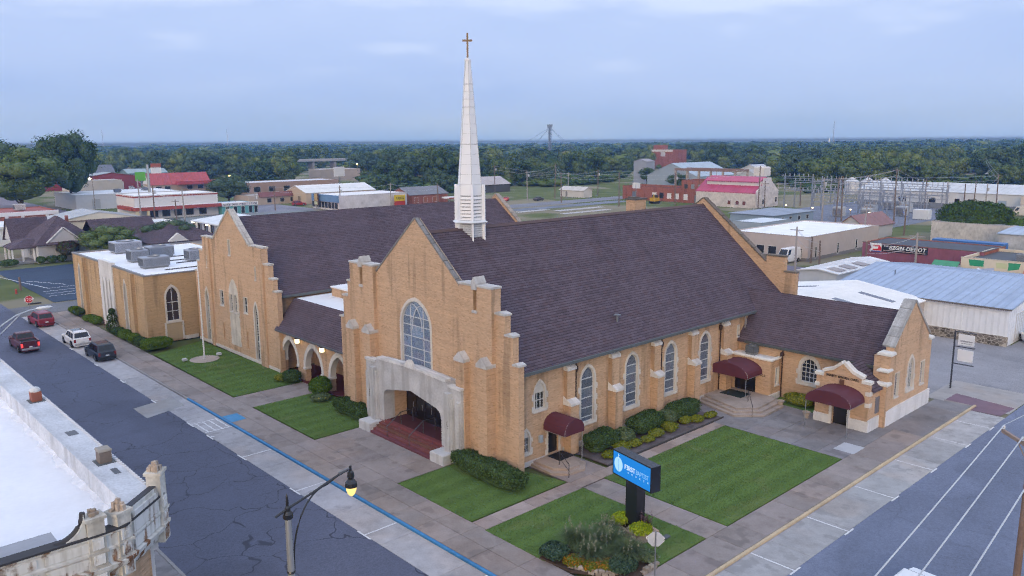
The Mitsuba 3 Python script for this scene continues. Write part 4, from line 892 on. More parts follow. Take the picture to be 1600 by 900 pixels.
def tuft_grass(name, x, y, r, h, n, cols, label, group, plume=None):
    key = thing(name, label, 'grass plant', group)
    V, F, U = [], [], []; tab = np.array([pack(c) for c in cols])
    for i in range(n):
        a = rng.uniform(0, 2*PI); L = h*rng.uniform(0.7, 1.15); sp = r*rng.uniform(0.25, 1.15); b = rng.uniform(0, 0.25*r)
        ca, sa = math.cos(a), math.sin(a); w = rng.uniform(0.012, 0.024); k = len(V)
        for t in (0, 0.4, 0.75, 1.0):
            rr = b+sp*t**1.6; zz = 0.1+L*(1.5*t-0.75*t*t*(0.7+sp/r*0.6)); ww = w*(1-0.85*t)
            V += [[x+ca*rr-sa*ww, y+sa*rr+ca*ww, zz], [x+ca*rr+sa*ww, y+sa*rr-ca*ww, zz]]
        for q in range(3): F += [[k+2*q, k+2*q+1, k+2*q+3], [k+2*q, k+2*q+3, k+2*q+2]]
        U += [tab[rng.integers(len(tab))]]*8
    scene[key+'__blades'] = mikit.ply((np.array(V), np.array(F)), 'bsdf_leaf', uv=np.array(U))
    if plume:
        P = []
        for i in range(plume[1]):
            a = rng.uniform(0, 2*PI); rr = r*rng.uniform(0.1, 0.9); c = np.array([x+rr*math.cos(a), y+rr*math.sin(a), h*rng.uniform(0.85, 1.2)])
            P.append(c+rng.normal(0, 1, (14, 3))*[0.03, 0.03, 0.09])
        P = np.vstack(P); V, F, U = leafmesh(P, np.tile([0, 0, 1.0], (len(P), 1)), 0.04, plume[0]); scene[key+'__plume'] = mikit.ply((V, F), 'bsdf_leaf', uv=U)
    return key
GG = 'fountain grasses in the corner bed'
for x, y, r, h, lab in ((30.2, 27.6, 1.0, 1.35, 'tall pale plumed fountain grass at the back left of the corner bed'), (31.4, 26.4, 1.15, 1.3, 'broad fountain grass in the middle of the corner bed'), (31.3, 24.9, 1.05, 1.2, 'dark green fountain grass at the right of the corner bed'), (29.9, 26.2, 0.9, 1.05, 'smaller fountain grass at the front left of the corner bed'), (32.3, 27.2, 0.8, 1.1, 'fountain grass just left of the sign pillar')):
    tuft_grass('fountain_grass', x, y, r*1.1, h, 1000, GREYG+[(0.15, 0.19, 0.10)], lab, GG, ([(0.28, 0.28, 0.20), (0.21, 0.21, 0.15)], 18))
shrub('juniper', 28.7, 27.75, 0.75, 0.8, 0.75, JUNI, 'blue green spreading juniper at the left end of the corner bed', 'juniper', n=1300, p=2.2, z=0.05)
shrub('juniper', 30.35, 24.45, 0.85, 0.75, 0.62, JUNI, 'blue green spreading juniper at the front of the corner bed', 'juniper', n=1300, p=2.2, z=0.05)
shrub('silver_plant', 32.0, 24.05, 0.5, 0.5, 0.6, GREYG+[(0.2, 0.24, 0.19)], 'silvery leafed plant beside the street sign post', 'plant', n=420, p=2.0, size=0.11, z=0.05)
for x, y, lab in ((28.9, 26.55, 'orange flowering bed plant left of the low wall'), (29.35, 25.6, 'orange flowering bed plant in the middle of the low wall'), (29.9, 25.0, 'orange flowering bed plant nearest the front juniper')):
    shrub('orange_flowers', x, y, 0.6, 0.55, 0.42, YELLOWG[:5], lab, 'flowers', 'orange flowers above the low wall', n=420, p=2.2, z=0.08, extra=([(0.36, 0.14, 0.02), (0.30, 0.10, 0.015), (0.32, 0.18, 0.03)], 230, 0.05, 0.3))
# ------------------------------------------------------------ the lit sign
SG = thing('pylon_sign', 'black pillar sign with a lit blue panel reading FIRST BAPTIST CHURCH', 'sign')
th = math.radians(78.5); tx, ty = math.cos(th), math.sin(th); nx, ny = -ty, tx     # along the face, outward
SX0, SY0 = 33.95, 26.55
def sg(v):      # local: u along the face (left to right as read), v up, w outward
    return np.stack([SX0-v[:, 0]*tx+v[:, 2]*nx, SY0-v[:, 0]*ty+v[:, 2]*ny, v[:, 1]], 1), False
def sgb(m, u0, u1, v0, v1, w0, w1, c=None): return m.prism(rect(u0, u1, v0, v1), sg, w0, w1, c)
BLK = (0.012, 0.013, 0.018)
put('pillar', sgb(M(), -0.48, 0.48, 0, 3.3, -0.3, 0.3), 'gloss', BLK, SG)
put('cabinet', sgb(M(), -1.66, 1.66, 3.15, 4.62, -0.33, 0.33), 'gloss', BLK, SG)
sc = shape(sgb(M(), -1.58, 1.58, 3.22, 4.55, 0.331, 0.336), 'paint', (0.004, 0.02, 0.04)); sc['emitter'] = {'type': 'area', 'radiance': {'type': 'rgb', 'value': [0.0006, 0.0165, 0.053]}}
scene[SG+'__screen'] = sc; labels[SG+'__screen'] = {'label': 'glowing bright blue sign panel'}
def sgtext(txt, h, u, v, bold, c, wd=None):
    t = meshkit.text_mesh(txt, h, 0.004, bold); q = np.array(t.vertices); s = (wd/q[:, 0].max()) if wd else 1
    w, _ = sg(np.stack([u+q[:, 0]*s, v+q[:, 1], q[:, 2]+0.338], 1))
    s_ = shape(M().add(w, t.faces), 'paint', (0.05, 0.05, 0.05)); s_['emitter'] = {'type': 'area', 'radiance': {'type': 'rgb', 'value': c}}; scene[fresh(SG+'__lettering')] = s_
WL = [0.055, 0.066, 0.082]
sgtext('FIRST', 0.26, -0.60, 3.80, True, WL, 0.92); sgtext('BAPTIST', 0.25, 0.38, 3.80, False, [0.022, 0.045, 0.075], 1.06)
for i, ch in enumerate('CHURCH'): sgtext(ch, 0.11, -0.30+0.325*i, 3.60, False, WL)
disc = Polygon([(-1.12+0.36*math.cos(a), 3.87+0.52*math.sin(a)*0.82) for a in np.linspace(0, 2*PI, 40)]).difference(rect(-1.135, -1.105, 3, 4.2))
s_ = shape(M().prism(disc, sg, 0.338, 0.342), 'paint', (0.05, 0.05, 0.05)); s_['emitter'] = {'type': 'area', 'radiance': {'type': 'rgb', 'value': [0.030, 0.054, 0.076]}}; scene[SG+'__emblem'] = s_; labels[SG+'__emblem'] = {'label': 'round white emblem with a thin spire and cross'}
s_ = shape(sgb(sgb(M(), -1.135, -1.105, 4.2, 4.5, 0.339, 0.343), -1.18, -1.06, 4.39, 4.42, 0.339, 0.343), 'paint', (0.05, 0.05, 0.05)); s_['emitter'] = {'type': 'area', 'radiance': {'type': 'rgb', 'value': WL}}; scene[SG+'__emblem_001'] = s_
PB = thing('stone_planter', 'low tan block planter around the sign pillar', 'planter')
putall('side', sgb(sgb(sgb(sgb(M(), -1.15, 1.15, 0, 0.5, 0.62, 0.8), -1.15, 1.15, 0, 0.5, -0.8, -0.62), -1.15, -0.97, 0, 0.5, -0.619, 0.619), 0.97, 1.15, 0, 0.5, -0.619, 0.619), 'stone', (0.40, 0.31, 0.24), PB, dirt=0.5)
put('soil', sgb(M(), -0.97, 0.97, 0, 0.42, -0.62, 0.62), 'paint', (0.05, 0.035, 0.028), PB)
def sgp(u, w): v, _ = sg(np.array([[u, 0.0, w]])); return v[0, 0], v[0, 1]
for u, w, lab in ((-0.75, 0.35, 'lime green trailing plant left of the sign pillar'), (0.8, 0.25, 'lime green trailing plant right of the sign pillar')):
    shrub('lime_plant', *sgp(u, w), 0.62, 0.55, 0.6, LIME, lab, 'plant', 'lime plants at the sign', n=900, p=2.2, size=0.085, z=0.42)
for u, w, lab in ((-0.85, -0.3, 'purple fountain grass behind the left lime plant'), (0.75, -0.2, 'purple fountain grass behind the right lime plant')):
    tuft_grass('purple_grass', *sgp(u, w), 0.42, 1.35, 220, PURP, lab, 'purple grasses at the sign', ([(0.16, 0.10, 0.11), (0.1, 0.06, 0.07)], 14))
t = thing('ground_light', 'small grey floodlight lying in the corner lawn', 'light')
put('housing', M().cbox(34.6, 35.1, 24.9, 25.2, 0.02, 0.12, 0.03), 'paint', (0.10, 0.12, 0.14), t)
# ------------------------------------------------------------ flagpole, street furniture
t = thing('flagpole', 'thin white flagpole standing in a round concrete pad', 'flagpole')
put('pole', M().tube([[31.5, 80.6, 0], [31.5, 80.6, 9.7]], 0.085, 10, r1=0.05), 'paint', (0.68, 0.69, 0.71), t); put('ball', M().lathe([(0, 9.68), (0.09, 9.75), (0.09, 9.82), (0, 9.9)], 31.5, 80.6, 8), 'paint', (0.6, 0.6, 0.55), t)
put('pad', M().lathe([(0, 0.0), (1.45, 0.0), (1.45, 0.05), (0, 0.06)], 31.5, 80.6, 28), 'slab', (0.36, 0.32, 0.29), t)
for x, y, lab in ((29.7, 81.2, 'small white floodlight on the lawn left of the flagpole'), (33.2, 81.0, 'grey floodlight on the lawn right of the flagpole')):
    t = thing('flood_light', lab, 'light'); put('housing', M().cbox(x-0.22, x+0.22, y-0.16, y+0.16, 0.08, 0.34, 0.05), 'paint', (0.5, 0.52, 0.54), t); put('stand', M().box(x-0.05, x+0.05, y-0.05, y+0.05, 0, 0.1), 'paint', (0.1, 0.1, 0.1), t)
def octagon(r): return Polygon([(r*math.cos(a), r*math.sin(a)) for a in np.radians(np.arange(8)*45+22.5)])
def stop_sign(x, y, deg, h, label, r=0.4, back=False):
    t = thing('stop_sign', label, 'sign')
    fr_ = lambda v: (np.stack([x+math.cos(math.radians(deg))*v[:, 2]-math.sin(math.radians(deg))*v[:, 0], y+math.sin(math.radians(deg))*v[:, 2]+math.cos(math.radians(deg))*v[:, 0], h+v[:, 1]], 1), False)
    put('post', M().tube([[x, y, 0], [x, y, h+0.45]], 0.035, 6), 'steel', (0.30, 0.32, 0.34), t)
    put('plate', M().prism(octagon(r), fr_, 0.04, 0.055), 'paint', (0.46, 0.48, 0.51), t, dirt=0.2)
    put('border', M().prism(octagon(r), fr_, 0.056, 0.060), 'paint', (0.75, 0.75, 0.75), t); put('face', M().prism(octagon(r*0.93), fr_, 0.061, 0.066), 'paint', (0.50, 0.030, 0.035), t)
    tm = meshkit.text_mesh('STOP', r*0.62, 0.004, True); q = np.array(tm.vertices); w, _ = fr_(np.stack([q[:, 0]-q[:, 0].max()/2, q[:, 1]-r*0.31, q[:, 2]+0.067], 1))
    put('lettering', M().add(w, tm.faces), 'paint', (0.8, 0.8, 0.8), t)
stop_sign(23.75, 117.0, -98, 2.25, 'red stop sign at the far end of the front street', 0.5)
stop_sign(31.0, 22.9, 42, 2.1, 'grey back of a stop sign on a post at the street corner', 0.42)
# near street lamp with a lit globe
def street_lamp(x, y, label):
    t = thing('street_lamp', label, 'street lamp')
    put('pole', M().tube([[x, y, 0], [x, y, 8.35]], 0.17, 14, r1=0.12), 'steel', (0.50, 0.51, 0.52), t)
    m = M().lathe([(0.15, 8.1), (0.19, 8.14), (0.19, 8.3), (0.11, 8.42), (0.10, 8.55), (0.05, 8.62), (0.06, 8.72), (0.035, 9.0), (0.0, 9.12)], x, y, 12); m.lathe([(0.145, 5.9), (0.165, 5.95), (0.145, 6.0)], x, y, 12)
    put('pole_cap', m, 'gloss', (0.012, 0.012, 0.014), t)
    hx, hz = x+2.75, 9.30
    a = M(); g = np.linspace(0, 1, 12)
    a.tube([[x-0.5, y, 8.32], [x, y, 8.5], [x+1.05, y, 8.8], [x+2.2, y, hz-0.12], [hx, y, hz]], 0.045, 8)
    a.tube([[x+0.14, y, 6.0]]+[[x+0.14+1.55*(1-math.cos(s*PI/2)), y, 6.2+2.75*math.sin(s*PI/2)] for s in g[1:]]+[[x+2.2, y, hz-0.13]], 0.035, 6)
    put('arm', a, 'gloss', (0.012, 0.012, 0.014), t)
    m = M()
    for s in np.linspace(0.1, 0.9, 9): m.lathe([(0, 0.07), (0.045, 0.04), (0.045, -0.04), (0, -0.07)], 0, 0, 6); m.v[-1] = m.v[-1]+[x+2.2+0.5*s, y, hz-0.06+0.07*s]
    put('scroll', m, 'steel', (0.25, 0.25, 0.26), t)
    put('hood', M().lathe([(r*0.76, hz+q*0.8) for r, q in ((0.0, 0.16), (0.07, 0.12), (0.07, -0.12), (0.16, -0.18), (0.19, -0.42), (0.15, -0.55), (0.30, -0.74), (0.325, -0.95), (0.28, -0.96), (0, -0.8))], hx, y, 16), 'gloss', (0.012, 0.012, 0.014), t)
    s_ = shape(M().lathe([(r*0.76, hz+q*0.8) for r, q in ((0.0, -1.46), (0.08, -1.44), (0.19, -1.32), (0.265, -1.12), (0.275, -0.955))], hx, y, 16), 'paint', (0.3, 0.2, 0.06)); s_['emitter'] = {'type': 'area', 'radiance': {'type': 'rgb', 'value': [0.098, 0.066, 0.022]}}
    scene[t+'__globe'] = s_; labels[t+'__globe'] = {'label': 'glowing warm yellow lamp globe'}
street_lamp(13.0, 26.45, 'grey street lamp pole with black scrolled arm and lit yellow globe')
t = thing('road_lamp', 'grey road lamp on a long curved double arm over the front street', 'street lamp')
put('pole', M().tube([[12.35, 75, 0], [12.35, 75, 7.3]], 0.12, 10, r1=0.09), 'steel', (0.5, 0.5, 0.52), t)
put('arm', M().tube([[12.4, 75, 6.9], [13.2, 75, 7.55], [14.2, 75, 8.15], [15.2, 75, 8.42], [15.8, 75, 8.46]], 0.06, 8).tube([[12.4, 75, 6.3], [13.3, 75, 7.1], [14.5, 75, 8.2]], 0.045, 8), 'steel', (0.55, 0.57, 0.60), t)
m = M().lathe([(0.0, -0.14), (0.2, -0.1), (0.26, 0.02), (0.2, 0.12), (0, 0.16)], 0, 0, 12); m.v = [np.stack([16.25+v[:, 0]*2.5, 75+v[:, 1]*1.05, 8.47+v[:, 2]], 1) for v in m.v]
put('head', m, 'paint', (0.66, 0.68, 0.70), t)
t = thing('fire_hydrant', 'small red hydrant on the far corner lawn', 'hydrant')
put('barrel', M().lathe([(0.0, 0), (0.2, 0), (0.15, 0.08), (0.14, 0.5), (0.19, 0.55), (0.12, 0.7), (0, 0.78)], 26.2, 136.5, 10), 'gloss', (0.35, 0.05, 0.04), t)
t = thing('storm_drain', 'dark storm drain opening at the far corner kerb', 'drain'); put('grate', M().box(25.6, 27.2, 126.6, 127.0, -0.12, 0.02), 'paint', (0.05, 0.05, 0.055), t)
# utility pole at the right edge, with its wires
def wire(name, pts, r, label, group, sag=0.5):
    a, b = np.array(pts[0], float), np.array(pts[1], float); g = np.linspace(0, 1, 14)
    P = a+(b-a)*g[:, None]; P[:, 2] -= 4*sag*g*(1-g)
    return tag(put(name, M().tube(P, r, 4), 'paint', (0.50, 0.53, 0.58)), label, 'wire', group)
t = thing('utility_pole', 'brown wooden utility pole with a crossarm at the right street edge', 'utility pole')
ux, uy = 35.5, 8.25
put('post', M().tube([[ux, uy, ZS], [ux, uy, 10.5]], 0.16, 10, r1=0.12), 'paint', (0.20, 0.13, 0.095), t, dirt=0.8)
ca = np.array([0.70, 0.71])
m = M(); m.box(-2.0, 2.0, -0.06, 0.06, 9.85, 9.99); m.v = [np.stack([ux+v[:, 0]*ca[0]-v[:, 1]*ca[1], uy+v[:, 0]*ca[1]+v[:, 1]*ca[0], v[:, 2]], 1) for v in m.v]
put('crossarm', m, 'paint', (0.33, 0.235, 0.185), t, dirt=0.6)
put('brace', M().tube([[ux, uy, 9.1], [ux+ca[0]*0.9, uy+ca[1]*0.9, 9.85]], 0.025, 5), 'paint', (0.33, 0.235, 0.185), t)
for k, s in enumerate((1.95, 0.6, -1.0)):
    x, y = ux+ca[0]*s, uy+ca[1]*s
    put('insulator', M().lathe([(0.02, 9.98), (0.07, 10.02), (0.04, 10.06), (0.08, 10.1), (0.05, 10.16), (0.0, 10.2)], x, y, 8), 'gloss', (0.5, 0.53, 0.57), t)
    wire('power_wire', [(x, y, 10.17), (-8, y-3.8, 10.0)], 0.026, ['leftmost overhead wire crossing above the right street', 'second overhead wire crossing above the right street', 'overhead wire nearest the right edge of the right street'][k], 'overhead wires at the utility pole', 0.12)
wire('power_wire', [(36.85, 9.65, 10.17), (80, 7.0, 10.8)], 0.014, 'overhead wire leaving the crossarm towards the chapel lot', 'overhead wires at the utility pole', 0.6)
# ------------------------------------------------------------ rooftop units
def hvac(x, y, z, a, b, h, label, fan=True, c=(0.27, 0.30, 0.36)):
    t = thing('air_conditioner', label, 'air conditioner', 'rooftop air conditioners')
    put('casing', M().cbox(x-a, x+a, y-b, y+b, z+0.22, z+h, 0.03), 'roofmetal', c, t, dirt=0.12)
    put('base', M().box(x-a*0.9, x+a*0.9, y-b*0.9, y+b*0.9, z, z+0.22), 'paint', (0.2, 0.21, 0.23), t)
    m = M()
    for q in np.arange(-b+0.08, b-0.05, 0.11): m.box(x-a-0.02, x-a+0.01, y+q, y+q+0.045, z+0.3, z+h-0.15)
    for q in np.arange(-a+0.08, a-0.05, 0.11): m.box(x+q, x+q+0.045, y-b-0.02, y-b+0.01, z+0.3, z+h-0.15)
    k = put('grille', m, 'paint', (0.12, 0.135, 0.165), t); labels[k] = {'label': 'dark louvred sides', 'kind': 'stuff'}
    if fan:
        put('fan_ring', M().lathe([(min(a, b)*0.75, z+h), (min(a, b)*0.78, z+h+0.1), (min(a, b)*0.7, z+h+0.1), (min(a, b)*0.68, z+h)], x, y, 16), 'steel', (0.3, 0.31, 0.33), t)
RZ = 7.58
hvac(35.0, 113.6, RZ, 1.7, 1.4, 1.5, 'large pale rooftop unit at the back left of the annex roof', c=(0.34, 0.37, 0.44))
hvac(33.2, 103.6, RZ, 1.0, 1.05, 1.5, 'boxy louvred rooftop unit nearest the annex front'); hvac(36.9, 106.6, RZ, 1.5, 1.1, 1.35, 'rooftop unit in the middle of the annex roof')
hvac(33.0, 97.3, RZ, 1.5, 0.9, 1.3, 'rooftop unit nearest the annex corner'); hvac(38.7, 99.6, RZ, 1.0, 0.9, 1.4, 'rooftop unit next to the gabled hall', c=(0.30, 0.33, 0.39))
hvac(61.9, 36.0, 3.44, 0.42, 0.42, 0.85, 'small dark square unit on the corner entrance roof', c=(0.09, 0.10, 0.11))
# ------------------------------------------------------------ the corner building with its rusty cornice
CB = thing('corner_building', 'old corner commercial building with white roof and rusty pressed metal cornice', 'building')
RW = (0.60, 0.60, 0.58)
put('roof', M().box(-30, 9.0, 31.6, 80, 6.8, 7.0), 'paint', (0.75, 0.775, 0.83), CB, 'flat white coated roof', dirt=0.16)
m = M(); ys = np.arange(31.8, 80, 0.35)
for s, w in ((0, 0.3),): m.add([[9.0-0.22+0.10*math.sin(y*2.1)+0.07*math.sin(y*5.3+1), y, 7.003] for y in ys]+[[9.03, y, 7.12+0.04*math.sin(y*3.7)] for y in ys], [[i, i+1, len(ys)+i+1, len(ys)+i] for i in range(len(ys)-1)])
put('roof_flashing', m, 'paint', (0.70, 0.72, 0.77), CB, dirt=0.5)
put('ledge', M().prism(Polygon([(9.02, 32.2), (9.5, 32.4), (10.25, 33.05), (10.25, 80), (9.02, 80)]), flat(0), 6.6, 8.0), 'stone', (0.50, 0.525, 0.57), CB, 'grey roofed parapet ledge above the street', dirt=0.55)
put('side_wall', M().box(-30, 10.1, 33.2, 80, -0.1, 6.6), 'brick', None, CB)
m = M()
for y in np.arange(33.6, 79, 0.28): m.box(10.22, 10.34, y, y+0.15, 7.94, 8.05)
k = put('edge_tile', m, 'paint', (0.62, 0.63, 0.65), CB); labels[k] = {'label': 'row of small pale edge tiles', 'kind': 'stuff'}
put('edge_trim', M().box(10.251, 10.36, 33.5, 80, 7.7, 7.93), 'paint', (0.03, 0.03, 0.035), CB)
for y, c, lab in ((49.3, (0.25, 0.09, 0.06), 'brick chimney stub with domed pale cap'), (60.5, (0.25, 0.09, 0.06), 'brick chimney stub farthest along the ledge'), (37.4, (0.16, 0.13, 0.11), 'stained chimney stub nearest the cornice')):
    k = put('chimney', M().cbox(9.55, 10.05, y-0.28, y+0.28, 8.0, 8.55, 0.02), 'paint', c, CB, lab, dirt=0.8)
    put('cap', M().cbox(9.52, 10.08, y-0.31, y+0.31, 8.55, 8.66, 0.05) if c[0] < 0.2 else M().lathe([(0.27, 8.55), (0.27, 8.65), (0.2, 8.75), (0.08, 8.8), (0, 8.8)], 9.8, y, 12), 'stone', (0.30, 0.28, 0.25) if c[0] < 0.2 else (0.55, 0.56, 0.57), k)
    put('flashing', M().box(9.42, 10.18, y-0.42, y+0.42, 8.0, 8.03), 'paint', (0.10, 0.11, 0.12), k)
put('patch', M().box(9.55, 10.0, 42.0, 42.7, 8.0, 8.02), 'paint', (0.12, 0.13, 0.15), CB, dirt=0.8); put('patch', M().box(9.7, 9.95, 35.6, 36.3, 8.0, 8.02), 'paint', (0.10, 0.11, 0.13), CB)
# cornice: profile swept along the front and the cut corner
path = [(-30, 31.0), (7.6, 31.0), (8.5, 31.12), (10.5, 32.95), (10.5, 34.2)]
def offset(o):
    P = np.array(path, float); out = []
    for i in range(len(P)):
        a = P[i]-P[i-1] if i else P[1]-P[0]; b = P[i+1]-P[i] if i+1 < len(P) else a
        a, b = a/np.linalg.norm(a), b/np.linalg.norm(b); n = np.array([a[1], -a[0]])+np.array([b[1], -b[0]]); n /= np.linalg.norm(n)
        out.append(P[i]+n*o/max(0.6, abs(n@np.array([a[1], -a[0]]))))
    return np.array(out)
def sweep(m, prof):
    R = [np.column_stack([offset(o), np.full(len(path), z)]) for o, z in prof]; n = len(path)
    m.add(np.vstack(R), [[k*n+i, k*n+i+1, (k+1)*n+i+1, (k+1)*n+i] for k in range(len(prof)-1) for i in range(n-1)]); return m
put('cornice', sweep(M(), [(-0.55, 5.6), (-0.15, 5.62), (-0.12, 5.78), (0.0, 5.82), (0.05, 6.0), (0.30, 6.25), (0.34, 6.42), (0.16, 6.46), (0.15, 6.95), (0.24, 6.99), (0.24, 7.08), (0.16, 7.12), (0.15, 7.55), (0.22, 7.6), (0.22, 7.68), (-0.2, 7.72), (-0.22, 6.9)]), 'rust', RW, CB, 'rusty white pressed metal cornice', dirt=1.0)
put('cornice_coping', sweep(M(), [(0.25, 7.68), (0.25, 7.76), (-0.26, 7.78), (-0.26, 7.66)]), 'paint', (0.045, 0.045, 0.05), CB)
put('front_wall', sweep(M(), [(-0.5, -0.2), (-0.5, 5.7)]), 'brick', None, CB)
m = M()
for x in np.arange(-12.7, 6.6, 2.3):
    m.box(x+0.12, x+2.15, 30.80, 30.86, 7.16, 7.5); m.box(x+0.12, x+2.15, 30.80, 30.86, 6.5, 6.92)
a = np.array([8.5, 31.12]); b = np.array([10.5, 32.95]); d = (b-a)/np.linalg.norm(b-a); n = np.array([d[1], -d[0]])
for z0, z1 in ((6.5, 6.93), (7.15, 7.98)):
    p, q = a+d*0.5+n*0.15, b-d*0.35+n*0.15
    m.prism(rect(0, np.linalg.norm(q-p), z0, z1), lambda v: (np.stack([p[0]+d[0]*v[:, 0]+n[0]*v[:, 2], p[1]+d[1]*v[:, 0]+n[1]*v[:, 2], v[:, 1]], 1), True), 0, 0.07)
putall('cornice_panel', m, 'rust', (0.66, 0.66, 0.64), CB, dirt=0.7)
p, q = a+d*0.2, b
put('raised_parapet', M().prism(rect(0, np.linalg.norm(q-p), 7.6, 8.15), lambda v: (np.stack([p[0]+d[0]*v[:, 0]+n[0]*v[:, 2], p[1]+d[1]*v[:, 0]+n[1]*v[:, 2], v[:, 1]], 1), True), -0.15, 0.14), 'rust', RW, CB, dirt=0.9)
put('parapet_coping', M().prism(rect(0, np.linalg.norm(q-p), 8.15, 8.19), lambda v: (np.stack([p[0]+d[0]*v[:, 0]+n[0]*v[:, 2], p[1]+d[1]*v[:, 0]+n[1]*v[:, 2], v[:, 1]], 1), True), -0.17, 0.1), 'paint', (0.05, 0.05, 0.06), CB)
cur = Polygon([(6.2, 7.7)]+[(6.2+1.0*math.sin(s*PI/2), 7.7+0.95*(1-math.cos(s*PI/2))) for s in np.linspace(0, 1, 8)]+[(7.25, 7.7)])
put('scroll_parapet', M().prism(cur, south(31.0), -0.15, 0.16), 'rust', RW, CB, dirt=1.0); put('scroll_coping', M().tube([[6.2+1.0*math.sin(s*PI/2), 31.0, 7.74+0.95*(1-math.cos(s*PI/2))] for s in np.linspace(0, 1, 9)], 0.1, 6), 'paint', (0.045, 0.045, 0.05), CB)
def pilaster(cx, cy, ax, zt, broken):
    c, s = math.cos(ax), math.sin(ax)
    def R(m): m.v = [np.stack([cx+v[:, 0]*c-v[:, 1]*s, cy+v[:, 0]*s+v[:, 1]*c, v[:, 2]], 1) for v in m.v]; return m
    k = put('cornice_pilaster', R(M().box(-0.3, 0.3, -0.28, 0.28, 5.7, zt).box(-0.36, 0.36, -0.34, 0.34, 7.0, 7.1).box(-0.36, 0.36, -0.34, 0.34, 6.35, 6.5).box(-0.37, 0.37, -0.35, 0.35, zt-0.12, zt)), 'stone', (0.55, 0.53, 0.48), CB, dirt=0.8)
    for z in (7.2, 6.6, 5.8):
        put('pilaster_panel', R(M().box(-0.2, 0.2, -0.33, -0.28, z, z+0.42).box(-0.08, 0.08, -0.36, -0.33, z+0.13, z+0.29)), 'rust', (0.7, 0.7, 0.68), k, dirt=0.7)
    m = M()
    for i in range(18 if broken else 8):
        a = rng.uniform(0, 2*PI); r = rng.uniform(0, 0.26); h = rng.uniform(0.1, 0.42 if broken else 0.26)*(1.1-r*2)
        m.box(r*math.cos(a)-0.07, r*math.cos(a)+0.07, r*math.sin(a)-0.07, r*math.sin(a)+0.07, zt-0.02, zt+abs(h))
    kk = put('broken_finial', R(m), 'stone', (0.46, 0.38, 0.31), k, dirt=1.0); labels[kk] = {'label': 'crumbled rusty finial', 'kind': 'stuff'}
pilaster(7.55, 31.05, 0.05, 8.45, False); pilaster(8.5, 31.25, 0.4, 8.3, True); pilaster(10.5, 33.0, 0.9, 8.75, True)
put('inner_flashing', M().box(-30, 6.4, 31.27, 32.35, 7.0, 7.70), 'paint', (0.30, 0.32, 0.36), CB, dirt=0.4)
put('column', M().cbox(9.9, 10.3, 33.4, 33.8, -0.1, 5.2).box(9.75, 10.45, 33.25, 33.95, 5.2, 5.65), 'paint', (0.66, 0.66, 0.67), CB)
# ------------------------------------------------------------ the town behind: lots, roads and buildings
GL = (0.17, 0.175, 0.19)
for a in ((60, 132, 213, 244.5), (100, 136, 240, 300), (150, 330, 196, 207), (176, 232, 186, 193), (60, 75, 125, 213), (205, 300, 83, 128), (128, 215, 84, 100), (100, 132, 54, 110), (180, 330, 18, 45), (100, 170, 340, 376), (235, 300, 40, 66), (60, 74, 244, 420)):
    rs('town_lot', *a, ZS+0.002, 'asphalt', tuple(v*rng.uniform(0.9, 1.25) for v in GL), None, 0.08)
for a in ((184, 206, 176, 179.5), (178, 200, 168, 171), (172, 186, 182, 185)): rs('concrete_strip', *a, ZS+0.03, 'slab', (0.36, 0.36, 0.37))
rs('town_lot', 128, 136.4, 226, 234, ZS+0.03, 'slab', (0.42, 0.13, 0.10), 'red painted forecourt', 0.3)
def sw(X): return lambda v: (np.stack([v[:, 0], v[:, 2], v[:, 1]], 1), True)
ridgey = lambda v: (np.stack([v[:, 0], v[:, 2], v[:, 1]], 1), True)
